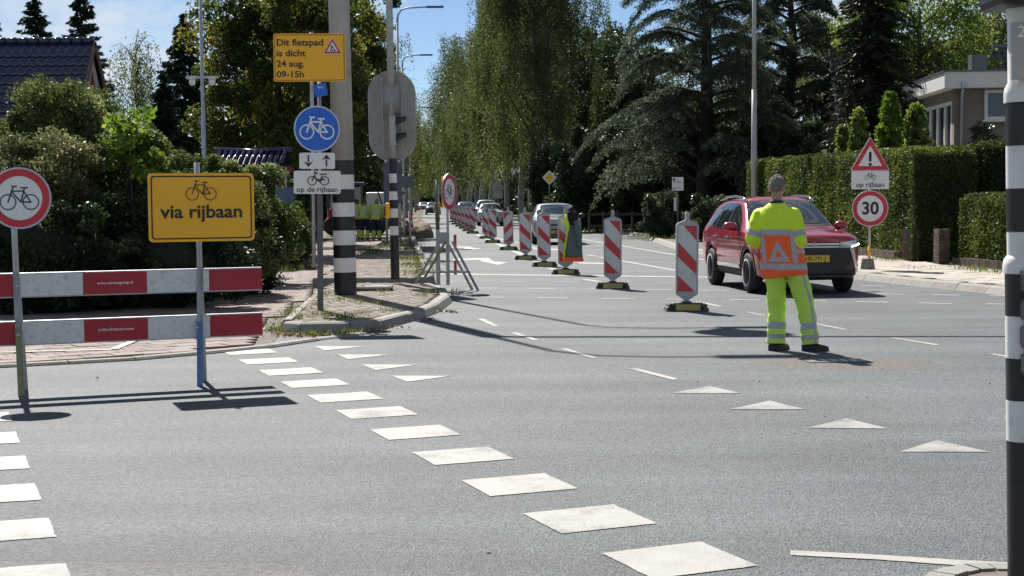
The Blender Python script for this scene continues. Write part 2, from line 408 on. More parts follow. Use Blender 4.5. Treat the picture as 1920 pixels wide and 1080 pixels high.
# ------------------------------------------------------------------ ground, road
tag(MB().add([(-900, -60, -0.03), (900, -60, -0.03), (900, 2200, -0.03), (-900, 2200, -0.03)], [(0, 1, 2, 3)]).build('ground', 'earth', fix=False), kind='structure')
LX = lambda z: -0.45 - 0.0555 * z          # left kerb of the far road
road = MB()
road.add([(-40, 1.5, 0), (40, 1.5, 0), (40, 30, 0), (-40, 30, 0)], [(0, 1, 2, 3)])
zs = [30, 60, 100, 200, 400, 900]
for a, b in zip(zs[:-1], zs[1:]):
    road.add([(LX(a), a, 0), (14 - .0555 * a, a, 0), (14 - .0555 * b, b, 0), (LX(b), b, 0)], [(0, 1, 2, 3)])
road = tag(road.build('road', 'asphalt', fix=False), kind='structure')
ZM = 0.004
def ragged(pts):
    """chipped edge of old road paint"""
    out = []; rnd = random.Random(round(pts[0][0] * 991))
    for i in range(len(pts)):
        a, c = Vector(pts[i][:2]), Vector(pts[(i + 1) % len(pts)][:2]); L_ = (c - a).length
        if L_ < .02: out.append(a); continue
        n = max(1, int(L_ / .035)); d = (c - a) / L_; o = Vector((-d.y, d.x))
        for k in range(n): out.append(a + d * (L_ * k / n) + o * (rnd.gauss(0, .0013) - (.007 if rnd.random() < .03 else 0)))
    return out
def paint(name, pts, m='marking', z=ZM):
    if m.startswith('marking') and max(p[1] for p in pts) < 19: pts = ragged(pts)
    b = MB(); b.add([(p[0], p[1], z) for p in pts], [tuple(range(len(pts)))])
    o = b.build(name, m, road, fix=False)
    if o.data.polygons[0].normal.z < 0: o.data.flip_normals()
    return o
def paint_px(name, px, m='marking', z=ZM): return paint(name, [G(u, v) for u, v in px], m, z)
def line(name, a, b, w, m='marking', z=ZM):
    a, b = Vector(a[:2]), Vector(b[:2]); d = (b - a).normalized(); n = Vector((-d.y, d.x)) * w / 2
    return paint(name, [a - n, b - n, b + n, a + n], m, z)
# older asphalt patch in front
paint('asphalt_patch', [(-9, 2), (-0.6, 2), (-0.75, 6.0), (G(560, 1054).x, G(560, 1054).y), (G(-200, 1050).x, G(-200, 1050).y), (-9, G(-200, 1050).y)], 'asphalt_old', 0.0025)
line('patch_seam', G(-200, 1050), G(560, 1054), 0.03, 'rubber', 0.003)
# cycle crossing blocks
cen = [(1272, 1050), (1104, 973), (972, 909), (867, 855), (778, 811), (706, 774), (646, 745), (590, 719), (545, 697), (503, 677), (468, 660)]
cg = [G(*c) for c in cen]
for i, c in enumerate(cg):
    a = cg[max(i - 1, 0)]; b = cg[min(i + 1, len(cg) - 1)]
    d = Vector((b.x - a.x, b.y - a.y)).normalized() * 0.25; n = Vector((d.y, -d.x))
    n = (Matrix.Rotation(R(3.0), 2) @ n) * 1.02
    c2 = Vector((c.x, c.y))
    paint('crossing_block', [c2 - d - n, c2 + d - n, c2 + d + n, c2 - d + n])
for (u0, v0, u1, v1) in [(16, 773, 23, 790), (30, 810, 37, 831), (47, 855, 56, 879), (65, 907, 78, 938), (91, 972, 106, 1008), (123, 1058, 137, 1096)]:
    a, b = G(u0, v0), G(u1, v1); d = Vector((b.x - a.x, b.y - a.y)).normalized(); n = Vector((d.y, -d.x))
    n = Matrix.Rotation(R(-4), 2) @ n; a2, b2 = Vector(a[:2]), Vector(b[:2])
    paint('crossing_block', [a2, b2, b2 + n * 0.55, a2 + n * 0.55], 'marking_worn' if v0 > 1000 else 'marking', 0.006 if v0 > 1000 else ZM)
for t in [((589, 649.5), (609, 657.5), (682, 650)), ((632, 665), (653, 674), (730, 665.5)), ((678, 684), (704, 694.5), (782, 684.5)), ((733, 705), (764, 716.5), (846, 705.5))]:
    paint_px('give_way_triangle', t)
for t in [((1260, 738), (1329, 724), (1390, 738)), ((1367, 768), (1444, 752), (1508, 768)), ((1515, 803), (1586, 785), (1666, 804.5)), ((1686, 848), (1757, 826), (1857, 848.5))]:
    paint_px('give_way_triangle', t, 'marking_worn')
for q in [((894, 598), (907.5, 598), (936, 612), (926, 612.5)), ((956, 624), (969, 624), (1011, 638), (999, 638)), ((1050, 654.5), (1062, 654), (1121, 671.5), (1110, 672)),
          ((1179, 692), (1194, 691), (1273, 711), (1262, 713)), ((1519, 606), (1526, 606), (1591, 618), (1582, 619)), ((1669, 634), (1677, 633.5), (1762, 646.5), (1753, 648)),
          ((1397, 585), (1403, 585), (1436, 591.5), (1429, 592)), ((1304, 566), (1314, 566), (1358, 575), (1349, 576)), ((1853, 664), (1864, 664), (1930, 674), (1920, 676))]:
    paint_px('lane_dash', q)
for (u0, v0, u1, v1) in [(840, 527, 887, 528), (942, 528, 987, 528), (1036, 528.5, 1084, 529), (1150, 529, 1182, 529.5), (1230, 529.5, 1276, 530),
                         (887, 540, 936, 540.5), (992, 541, 1042, 541.5), (1097, 542, 1147, 542.5), (1210, 543, 1258, 543.5),
                         (889, 557, 946, 558), (1007, 558.5, 1067, 559), (1127, 560, 1189, 560.5), (1251, 561, 1300, 561.5),
                         (1614, 536, 1659, 536.5), (1642, 551, 1692, 552), (1747, 553, 1800, 554), (1605, 566, 1665, 567), (1723, 568.5, 1786, 569.5),
                         (1855, 555, 1900, 556), (1848, 570, 1900, 571), (1313, 545, 1362, 546), (1368, 562, 1426, 563), (1490, 563, 1549, 564)]:
    line('crossing_dash', G(u0, v0), G(u1, v1), 0.13)
line('stop_line', G(800, 513.5), G(1345, 520), 0.40)
def px_line(name, px, w):
    for a, b in zip(px[:-1], px[1:]): line(name, G(*a), G(*b), w)
px_line('edge_line', [(1075, 446), (1275, 479.5), (1420, 505)], 0.14)
px_line('edge_line', [(1124, 482), (1300, 513)], 0.14)
px_line('edge_line', [(1101, 478), (1118, 480.5)], 0.14)
px_line('centre_line', [(893, 439), (1042, 506)], 0.18)
px_line('centre_line', [(1096, 524), (1126, 529)], 0.16)
px_line('lane_line', [(925, 446), (985, 458)], 0.13)
px_line('lane_line', [(930, 451), (962, 450)], 0.2)
# direction arrows: shaft and hooked head
def arrow(px): paint_px('direction_arrow', px)
arrow([(838, 463.5), (878, 462), (889, 465), (903, 466.3), (887, 469.5), (868, 466), (872, 464.5), (838, 465.5)])
arrow([(850, 485.5), (915, 483.3), (926, 490.5), (952, 492), (935, 497), (905, 491), (900, 487.5), (850, 489)])
arrow([(1085, 492), (1136, 493.2), (1136, 495.6), (1085, 494.5)])
arrow([(995, 463), (1010, 466), (1050, 467), (1052, 470), (1003, 467.5)])
# white line running into the kerb in front
paint_px('edge_line', [(1482, 1033), (1653, 1042), (1773, 1050), (1889, 1056), (2000, 1062), (2000, 1073), (1889, 1066), (1790, 1061), (1653, 1051), (1482, 1042)])
# drain cover at the worker's feet
dc = G(1572, 677)
b = MB(); b.box((0, 0, 0.004), (0.62, 0.30, 0.006))
dco = b.build('drain_cover', 'dark_steel', road, loc=dc)
bb = MB()
for k in range(6): bb.box((-0.24 + 0.096 * k, 0, 0.008), (0.05, 0.22, 0.004))
bb.build('drain_grate', 'steel', dco)

# ------------------------------------------------------------------ paving
def inside(p, poly):
    c = False; n = len(poly); x, y = p
    for i in range(n):
        x0, y0 = poly[i][:2]; x1, y1 = poly[i - 1][:2]
        if (y0 > y) != (y1 > y) and x < (x1 - x0) * (y - y0) / (y1 - y0) + x0: c = not c
    return c
def pave(parent, poly, w, d, ang, mats, z, gap=0.012, limit=290, name='paver', h=0.035, maxd=60, view=True, inset=0.0, rnd=random.Random(3), stag=0.5, minpx=True):
    xs_ = [p[0] for p in poly]; ys_ = [p[1] for p in poly]; cx, cy = sum(xs_) / len(xs_), sum(ys_) / len(ys_)
    ca, sa = math.cos(ang), math.sin(ang); ext = max(max(xs_) - min(xs_), max(ys_) - min(ys_)) * 0.75 + 1
    cells = []
    nr, nc = int(ext / d) + 1, int(ext / w) + 1
    for r in range(-nr, nr + 1):
        for c in range(-nc, nc + 1):
            lx, ly = (c + (stag if r % 2 else 0)) * w, r * d
            x, y = cx + lx * ca - ly * sa, cy + lx * sa + ly * ca
            if y > maxd or not inside((x, y), poly): continue
            ok = True
            for ex, ey in ((-.5, -.5), (.5, -.5), (.5, .5), (-.5, .5)):
                qx, qy = (ex * w) * 0.9, (ey * d) * 0.9
                if not inside((x + qx * ca - qy * sa, y + qx * sa + qy * ca), poly): ok = False; break
            if not ok: continue
            if view:
                q = Vector((x, y, 0)) - cam.location; dep = q.dot(F)
                if dep < 1: continue
                u = 960 + FOCAL_PX * q.dot(RT) / dep
                if u < -60 or u > 1980: continue
            cells.append((y, x))
    cells.sort()
    W, D = (w - gap) / 2, (d - gap) / 2
    def boxv(x, y, zz, tl):
        b = 0.006; out = []
        for (k, dz) in ((0, -h), (0, -b), (b, 0)):
            for sx, sy in ((-1, -1), (1, -1), (1, 1), (-1, 1)):
                lx, ly = sx * (W - k), sy * (D - k)
                out.append((x + lx * ca - ly * sa, y + lx * sa + ly * ca, zz + dz + tl[0] * lx + tl[1] * ly))
        return out
    FS = [(8, 9, 10, 11)] + [(i, (i + 1) % 4, (i + 1) % 4 + 4, i + 4) for i in range(4)] + [(i + 4, (i + 1) % 4 + 4, (i + 1) % 4 + 8, i + 8) for i in range(4)]
    protos = []
    for m in mats:
        for t in range(2):
            b = MB(); b.add(boxv(0, 0, 0, (rnd.uniform(-.012, .012), rnd.uniform(-.012, .012))), FS)
            me = b.mesh(name, False); me.materials.append(MATS[m]); protos.append(me)
    for (y, x) in cells[:limit]:
        o = bpy.data.objects.new(name, rnd.choice(protos)); COL.objects.link(o); o.parent = parent
        o.location = (x, y, z + rnd.uniform(-0.003, 0.003))
    rest = cells[limit:]
    if rest:
        b = MB(); mi = []
        for (y, x) in rest:
            b.add(boxv(x, y, z + rnd.uniform(-0.003, 0.003), (0, 0)), FS); mi += [rnd.randrange(len(mats))] * len(FS)
        me = b.mesh(name + 's', False)
        for m in mats: me.materials.append(MATS[m])
        me.polygons.foreach_set('material_index', mi)
        tag(link_mesh(name + '_field', me, None, parent), kind='stuff')
def kerb(parent, pts, w, z0, z1, ln=0.9, batter=0.05, m='concrete', name='kerbstone', inner_left=True, rnd=random.Random(5)):
    """row of kerbstones along a ground polyline (pts = outer foot); the top runs inside by w"""
    P = [Vector((p[0], p[1])) for p in pts]
    res = [P[0]]; acc = 0
    for a, b in zip(P[:-1], P[1:]):
        L_ = (b - a).length; k = max(1, round(L_ / ln))
        for i in range(1, k + 1): res.append(a.lerp(b, i / k))
    nrm = []
    for i in range(len(res)):
        d = (res[min(i + 1, len(res) - 1)] - res[max(i - 1, 0)]).normalized()
        n = Vector((-d.y, d.x)); nrm.append(n if inner_left else -n)
    inner = []
    for i in range(len(res) - 1):
        d = (res[i + 1] - res[i]).normalized(); g = d * 0.006
        b = MB(); dz = rnd.uniform(-0.005, 0.005); vs = []
        for p, n in ((res[i] + g, nrm[i]), (res[i + 1] - g, nrm[i + 1])):
            for off, z in ((0, z0 - .02), (batter * 0.8, z1 - 0.02 + dz), (batter + 0.02, z1 + dz), (w, z1 + dz), (w, z0 - .02)):
                vs.append((*(p + n * off), z))
        b.add(vs, [(0, 1, 6, 5), (1, 2, 7, 6), (2, 3, 8, 7), (3, 4, 9, 8), (0, 4, 3, 2, 1), (5, 6, 7, 8, 9)])
        b.build(name, m, parent)
    return [(*(p + n * (w + 0.004)), z1) for p, n in zip(res, nrm)]

# red brick cycle path on the left
path_px = [(-90, 691), (0, 687), (130, 680), (255, 673), (380, 662), (505, 650), (524, 630), (530, 604), (592, 562), (612, 529), (690, 482), (742, 448), (757, 425), (690, 425), (600, 455), (545, 500), (470, 525), (330, 572), (-90, 600)]
pathp = [G(*p) for p in path_px]
path = tag(MB().slab(pathp, -0.02, 0.006).build('cycle_path', 'joint_sand'), kind='structure')
e0, e1 = G(0, 687), G(380, 662); pang = math.atan2(e1.y - e0.y, e1.x - e0.x)
pave(path, [(p.x, p.y) for p in pathp], 0.30, 0.30, pang, ['paver_red_0', 'paver_red_1', 'paver_red_2', 'paver_red_3'], 0.03, name='paver', maxd=75)
# flush concrete band between path and road
band = [G(*p) for p in [(-90, 695), (0, 690.5), (130, 683.5), (255, 676.5), (380, 665.5), (515, 652), (600, 639), (690, 627)]]
bandk = tag(empty('edge_band'), kind='structure')
kerb(bandk, band, 0.14, 0.0, 0.028, 1.0, 0.004, name='kerbstone')
for (u0, v0, u1, v1) in [(0, 667, 95, 664.5), (97, 664.5, 210, 661.5), (213, 661, 268, 637), (262, 636.5, 285, 635), (390, 573, 402, 573), (396, 567, 410, 567), (405, 562, 420, 561.5), (414, 556, 430, 556), (423, 551, 440, 551), (432, 547, 448, 546.5), (444, 521, 505, 519.5)]:
    a, c = G(u0, v0), G(u1, v1); d = Vector((c.x - a.x, c.y - a.y)).normalized(); n = Vector((-d.y, d.x)) * (0.05 if v0 > 600 else 0.06)
    a, c = Vector(a[:2]), Vector(c[:2])
    MB().add([(*(a - n), 0.038), (*(c - n), 0.038), (*(c + n), 0.038), (*(a + n), 0.038)], [(0, 1, 2, 3)]).build('path_line', 'marking', path, fix=False)
# kerbed traffic islands beside the path
isl = tag(empty('traffic_island'), kind='structure')
ring = [G(*p) for p in [(524, 622), (560, 625), (660, 624), (725, 617.5), (772, 604), (800, 597), (829, 584), (850, 567), (842, 552), (815, 543)]]
inn = kerb(isl, ring, 0.2, 0.0, 0.12, 0.75, 0.07)
back = [G(*p) for p in [(760, 541), (620, 541), (590, 558)]]
top_poly = inn + [(p.x, p.y, 0.12) for p in back] + [(G(536, 608).x, G(536, 608).y, 0.12)]
MB().slab([p[:2] for p in top_poly], 0.0, 0.085).build('island_bed', 'joint_sand', isl)
pave(isl, [p[:2] for p in top_poly], 0.21, 0.105, pang + 0.5, ['paver_red_3', 'paver_red_0', 'brick_moss'], 0.108, name='brick', gap=0.014, limit=280, h=0.05)
kerb(isl, [G(*p) for p in [(590, 558), (560, 585), (526, 616)]], 0.14, 0.0, 0.115, 0.8, 0.03, inner_left=True)
isl2 = tag(empty('median_island'), kind='structure')
ring2 = [G(*p) for p in [(585, 541), (640, 541), (762, 540), (800, 541), (818, 534), (808, 512), (798, 490), (784, 462), (777, 445), (786, 430)]]
inn2 = kerb(isl2, ring2, 0.2, 0.0, 0.2, 0.95, 0.05)
tp2 = inn2 + [(*G(757, 425)[:2], .2), (*G(742, 446)[:2], .2), (*G(690, 480)[:2], .2), (*G(618, 524)[:2], .2)]
MB().slab([p[:2] for p in tp2], 0.0, 0.165).build('island_bed', 'joint_sand', isl2)
pave(isl2, [p[:2] for p in tp2], 0.21, 0.105, pang + 0.15, ['paver_red_3', 'paver_red_1', 'brick_moss'], 0.195, name='brick', gap=0.014, limit=250, h=0.05, maxd=60)
# right-hand pavement
rk_px = [(2100, 583), (1990, 568), (1874, 554), (1843, 549.5), (1787, 544), (1744, 540), (1665, 531), (1615, 525), (1500, 508), (1400, 493), (1330, 481), (1265, 468), (1230, 455), (1208, 446), (1169, 439), (1110, 431), (1020, 420)]
rk = [G(*p) for p in rk_px]
pav = tag(empty('pavement'), kind='structure')
innr = kerb(pav, rk, 0.28, 0.0, 0.12, 1.0, 0.12, inner_left=False)
farr = [(6.2 - .0555 * z, z, .12) for z in (130, 200, 400, 900)]
bedpoly = [p[:2] for p in innr] + [p[:2] for p in farr] + [(-30, 900), (12, 130), (14, 60), (22, 36), (22, 24)]
MB().slab(bedpoly, -0.02, 0.092).build('pavement_bed', 'joint_sand', pav)
hl = [(9.9, 27), (9.05, 36), (8.6, 44), (7.6, 52)]
pave(pav, [p[:2] for p in innr[:14]] + [(7.6, 52), (8.6, 44), (9.05, 36), (10.3, 24)], 0.30, 0.30, R(-4), ['slab_beige_0', 'slab_beige_1', 'slab_beige_2'], 0.115, name='paving_slab', limit=290, gap=0.01, maxd=60, stag=0)
# kerbed tip under the pole in front
tip = [G(*p) for p in [(1705, 1100), (1735, 1080), (1765, 1070), (1800, 1063), (1845, 1060), (1900, 1060), (2020, 1068)]]
kt = tag(empty('corner_island'), kind='structure')
it = kerb(kt, tip, 0.13, 0.0, 0.02, 0.8, 0.006, inner_left=False)
cpoly = [p[:2] for p in it] + [(G(2020, 1200).x, G(2020, 1200).y), (G(1740, 1200).x, G(1740, 1200).y)]
MB().slab(cpoly, -0.01, 0.008).build('island_bed', 'joint_sand', kt)
pave(kt, cpoly, 0.21, 0.105, 0.3, ['paver_red_0', 'paver_red_2'], 0.022, name='brick', limit=150, h=0.03, gap=0.01)
# ------------------------------------------------------------------ foliage tools
def leaf_mesh(name, C, size, seed=0, aspect=0.55, axis=None, spread=1.0, var=None, jit=0.35):
    """diamond-shaped leaves at points C; axis = optional preferred long axis per leaf"""
    rg = np.random.default_rng(seed); C = np.asarray(C, float); n = len(C)
    t = rg.normal(size=(n, 3))
    if axis is not None: t = np.asarray(axis, float) + t * spread * 0.35
    t /= np.linalg.norm(t, axis=1)[:, None] + 1e-9
    q = rg.normal(size=(n, 3)); b = np.cross(t, q); b /= np.linalg.norm(b, axis=1)[:, None] + 1e-9
    s = (np.asarray(size) * (1 + jit * rg.uniform(-1, 1, n)))[:, None]
    v = np.empty((n, 4, 3)); v[:, 0] = C - t * s / 2; v[:, 2] = C + t * s / 2
    mid = C - t * s * 0.08
    v[:, 1] = mid + b * s * aspect / 2; v[:, 3] = mid - b * s * aspect / 2
    me = bpy.data.meshes.new(name)
    me.vertices.add(4 * n); me.vertices.foreach_set('co', v.reshape(-1))
    me.loops.add(4 * n); me.loops.foreach_set('vertex_index', np.arange(4 * n, dtype=np.int32))
    me.polygons.add(n); me.polygons.foreach_set('loop_start', np.arange(0, 4 * n, 4, dtype=np.int32))
    at = me.attributes.new('var', 'FLOAT', 'POINT')
    w = rg.uniform(0, 1, n) if var is None else np.clip(np.asarray(var) + rg.uniform(-.25, .25, n), 0, 1)
    at.data.foreach_set('value', np.repeat(w, 4).astype(np.float32))
    me.update(); me.validate()
    return me
def clump_points(rg, centres, radii, per, flat=0.8):
    P, V = [], []
    for c, r in zip(centres, radii):
        n = max(3, int(per * rg.uniform(.6, 1.4)))
        d = rg.normal(size=(n, 3)); d /= np.linalg.norm(d, axis=1)[:, None]
        rr = r * rg.uniform(0.15, 1.0, n) ** 0.6
        p = d * rr[:, None]; p[:, 2] *= flat
        P.append(p + c); V.append(np.full(n, rg.uniform(0, 1)))
    return np.concatenate(P), np.concatenate(V)
def bend(p0, p1, rg, n=5, amt=0.06):
    p0, p1 = np.array(p0, float), np.array(p1, float); L_ = np.linalg.norm(p1 - p0)
    out = []
    for i in range(n + 1):
        t = i / n; w = math.sin(math.pi * t)
        out.append(p0 + (p1 - p0) * t + rg.normal(size=3) * L_ * amt * w * 0.6)
    return [Vector(q) for q in out]
def core(parent, c, r, m, seed, name='light_block_core'):
    """solid dark blob added inside a bush to block light"""
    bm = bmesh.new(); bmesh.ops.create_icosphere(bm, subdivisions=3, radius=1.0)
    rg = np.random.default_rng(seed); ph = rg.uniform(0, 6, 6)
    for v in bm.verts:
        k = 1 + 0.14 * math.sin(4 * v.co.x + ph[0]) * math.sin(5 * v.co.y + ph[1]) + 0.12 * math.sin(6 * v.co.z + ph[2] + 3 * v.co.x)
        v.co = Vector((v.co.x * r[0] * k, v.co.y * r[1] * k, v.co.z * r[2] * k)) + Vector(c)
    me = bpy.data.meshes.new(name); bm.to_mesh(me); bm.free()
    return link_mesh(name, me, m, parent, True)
leaf_mat('leaf_wild', (0.046, 0.064, 0.020), (0.082, 0.110, 0.036), (0.16, 0.18, 0.075), 0.46, gloss=0.35)
leaf_mat('leaf_wild_dry', (0.056, 0.068, 0.026), (0.10, 0.112, 0.048), (0.19, 0.18, 0.10), 0.45, gloss=0.35)
leaf_mat('leaf_bright', (0.06, 0.11, 0.018), (0.12, 0.20, 0.03), (0.22, 0.28, 0.055), 0.42)
leaf_mat('leaf_maple', (0.036, 0.054, 0.014), (0.072, 0.092, 0.022), (0.17, 0.15, 0.03), 0.45, gloss=0.3)
leaf_mat('leaf_birch', (0.038, 0.056, 0.020), (0.068, 0.090, 0.032), (0.115, 0.13, 0.055), 0.45)
leaf_mat('leaf_birch_pale', (0.05, 0.068, 0.022), (0.085, 0.105, 0.036), (0.14, 0.15, 0.06), 0.45)
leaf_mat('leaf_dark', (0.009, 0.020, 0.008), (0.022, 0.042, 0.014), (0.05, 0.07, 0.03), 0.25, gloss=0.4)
leaf_mat('needle_dark', (0.010, 0.022, 0.014), (0.022, 0.040, 0.024), (0.045, 0.06, 0.035), 0.15, gloss=0.25)
leaf_mat('needle_blue', (0.036, 0.050, 0.032), (0.072, 0.092, 0.058), (0.125, 0.145, 0.095), 0.38, gloss=0.2)
leaf_mat('needle_spruce', (0.012, 0.016, 0.009), (0.026, 0.032, 0.018), (0.05, 0.055, 0.03), 0.15, gloss=0.25)
leaf_mat('leaf_yew', (0.03, 0.046, 0.012), (0.07, 0.095, 0.024), (0.12, 0.15, 0.035), 0.36, gloss=0.25)
leaf_mat('leaf_lime', (0.06, 0.10, 0.022), (0.13, 0.19, 0.045), (0.23, 0.26, 0.08), 0.42)
leaf_mat('leaf_laurel', (0.02, 0.035, 0.014), (0.05, 0.07, 0.03), (0.14, 0.14, 0.09), 0.25, gloss=0.7, rough=0.3)
leaf_mat('grass', (0.05, 0.078, 0.016), (0.095, 0.125, 0.03), (0.2, 0.17, 0.08), 0.4)
leaf_mat('litter', (0.10, 0.06, 0.025), (0.20, 0.13, 0.06), (0.36, 0.30, 0.2), 0.2)
mat('core_green', (0.010, 0.014, 0.006), 0.95, 0, 0.5, 5, bump=0.8, bscale=9)  # near-black green for the added light-blocking cores
mat('twig', (0.05, 0.04, 0.03), 0.9, 0, 0.3, 8)

def bush(name, label, loc, w, d, h, n, m, leaf, seed, clumps=60, cat='shrub', group=None, stems=5, cr=0.3, top=1.0, aspect=0.5, z0=0.12, cscale=0.74, upright=0.0):
    t = thing(name, label, cat, loc, 0, group); rg = np.random.default_rng(seed)
    cs, rs = [], []
    for _ in range(clumps):
        a = rg.uniform(0, 2 * math.pi); zz = rg.uniform(z0, 1) ; k = max(0.002, 1 - max(0, zz - 0.55) ** 2 * 3.2 * top) ** 0.5 if top else 1
        rad = rg.uniform(0.55, 1.0) * k
        cs.append((math.cos(a) * rad * w / 2, math.sin(a) * rad * d / 2, zz * h)); rs.append(cr * rg.uniform(.6, 1.35))
    P, V = clump_points(rg, np.array(cs), rs, n / clumps)
    P[:, 2] = np.maximum(P[:, 2], 0.02)
    ax = None
    if upright: ax = np.tile((0, 0, upright), (len(P), 1)) + rg.normal(size=(len(P), 3)) * 0.6
    if cscale > 0.3:                                  # leaves close over the added dark core
        k = int(n * 0.5); a = rg.normal(size=(k, 3)); a /= np.linalg.norm(a, axis=1)[:, None]
        q = a * np.array((w / 2 * cscale, d / 2 * cscale, h * 0.46 * (0.5 + cscale / 2))) * rg.uniform(1.0, 1.16, k)[:, None] + np.array((0, 0, h * .46))
        q = q[q[:, 2] > 0.02]; P = np.concatenate([P, q]); V = np.concatenate([V, 0.5 + .5 * np.sin(q[:, 0] * 5 + q[:, 2] * 4) * np.sin(q[:, 1] * 4)])
        if ax is not None: ax = np.tile((0, 0, upright), (len(P), 1)) + rg.normal(size=(len(P), 3)) * 0.6
    link_mesh('foliage', leaf_mesh(name, P, leaf, seed, aspect, axis=ax, var=V), m, t)
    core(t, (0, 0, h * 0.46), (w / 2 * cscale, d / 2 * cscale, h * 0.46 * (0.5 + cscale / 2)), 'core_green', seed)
    b = MB()
    for i in range(stems):
        c = cs[rg.integers(len(cs))]
        b.tube(bend((rg.normal() * .12, rg.normal() * .12, -0.05), (c[0] * 0.8, c[1] * 0.8, c[2] * 0.9), rg), [0.03, 0.026, 0.022, 0.018, 0.012, 0.008], 6)
    b.build('stem', 'twig', t)
    return t
def broadleaf(name, label, loc, h, cr_, base, n, m, leaf, seed, clumps=70, clr=0.7, trunk=0.16, cat='tree', group=None, bark='bark', lean=(0, 0), aspect=0.6, cx=0.0, droop=0.0):
    t = thing(name, label, cat, loc, 0, group); rg = np.random.default_rng(seed)
    b = MB(); top = (cx * 0.6 + lean[0], lean[1], h * 0.86)
    tp = bend((0, 0, -0.1), top, rg, 8, 0.02); b.tube(tp, [trunk * (1.15 - 0.95 * i / 8) for i in range(9)], 9)
    tk = b.build('trunk', bark, t, True)
    cs, rs = [], []; cz = (base + h) / 2; hz = (h - base) / 2
    for _ in range(clumps):
        d = rg.normal(size=3); d /= np.linalg.norm(d); rr = rg.uniform(0.45, 1.0)
        c = np.array((cx + lean[0] * .7 + d[0] * rr * cr_, d[1] * rr * cr_, cz + d[2] * rr * hz))
        cs.append(c); rs.append(clr * rg.uniform(.55, 1.3))
    br = MB()
    for c in cs[: max(16, clumps // 3)]:
        zt = min(max(base * 0.75, c[2] - rg.uniform(.5, 1.0) * hz * 0.7), h * 0.8); k = zt / (h * 0.86)
        s = np.array((top[0] * k, top[1] * k, zt)); L_ = np.linalg.norm(c - s)
        br.tube(bend(s, c, rg, 5, 0.08), [trunk * .32, trunk * .26, trunk * .2, trunk * .14, trunk * .09, trunk * .04], 6)
    tag(br.build('limbs', bark, tk, True), kind='stuff')
    P, V = clump_points(rg, np.array(cs), rs, n / clumps)
    ax = None
    if droop: ax = np.tile((0, 0, -droop), (len(P), 1)) + rg.normal(size=(len(P), 3)) * .5
    link_mesh('crown', leaf_mesh(name, P, leaf, seed + 1, aspect, axis=ax, var=V), m, t)
    return t
def birch(name, label, loc, h, seed, strands=330, per=46, leaf=0.13, m='leaf_birch', rad=2.9, base=3.2, group=None, trunk=0.17, lean=0.0, cat='tree'):
    """weeping birch: rising limbs with long hanging curtains of leaves"""
    t = thing(name, label, cat, loc, 0, group); rg = np.random.default_rng(seed)
    b = MB(); tp = bend((0, 0, -0.1), (lean, 0, h * 0.95), rg, 10, 0.015); b.tube(tp, [trunk * (1.2 - 1.1 * i / 10) for i in range(11)], 9)
    tk = b.build('trunk', 'bark_birch', t, True)
    br = MB(); P, V = [], []
    nl = 42; ends = []
    for i in range(nl):
        z = base * 1.1 + (h * 0.93 - base) * (i + rg.uniform(0, 1)) / nl; a = rg.uniform(0, 2 * math.pi)
        k = 1 - 0.65 * ((z - base) / (h - base)) ** 1.4; r = rad * k * rg.uniform(.6, 1.1)
        s = np.array((lean * z / h, 0, z)); m1 = s + np.array((math.cos(a) * r * .6, math.sin(a) * r * .6, r * 0.75)); e = s + np.array((math.cos(a) * r, math.sin(a) * r, r * 0.55))
        br.tube([Vector(s), Vector((s + m1) / 2 + (0, 0, .1)), Vector(m1), Vector(e)], [trunk * .3, trunk * .22, trunk * .14, trunk * .05], 5)
        ends.append((s, m1, e))
    tag(br.build('limbs', 'bark_dark', tk, True), kind='stuff')
    cur = None
    for j in range(strands):
        if j % 14 == 0:                               # strands hang together in curtains
            s, m1, e = ends[rg.integers(nl)]; u = rg.uniform(0.2, 1)
            c0 = m1 + (e - m1) * (u - .5) * 2 if u > .5 else s + (m1 - s) * u * 2
            c0 = c0 + rg.normal(size=3) * np.array((.3, .3, .2)); L0 = rg.uniform(1.6, 6.0); cv = rg.uniform(0, 1)
        p = c0 + rg.normal(size=3) * np.array((.24, .24, .25))
        L_ = min(L0 * rg.uniform(.7, 1.12), max(0.6, p[2] - rg.uniform(base * 0.55, base * 1.1)))
        k = max(5, int(per * L_ / 3.2)); tt = rg.uniform(0, 1, k)
        sway = rg.normal(size=2) * 0.25
        q = np.stack([p[0] + sway[0] * tt ** 2 + rg.normal(size=k) * .09, p[1] + sway[1] * tt ** 2 + rg.normal(size=k) * .09, p[2] - L_ * tt], 1)
        P.append(q); V.append(np.full(k, cv * .7 + .3 * rg.uniform(0, 1)))
    P = np.concatenate(P); V = np.concatenate(V)
    ax = np.tile((0, 0, -1.0), (len(P), 1))
    link_mesh('crown', leaf_mesh(name, P, leaf, seed + 1, 0.5, axis=ax, spread=1.6, var=V), m, t)
    return t
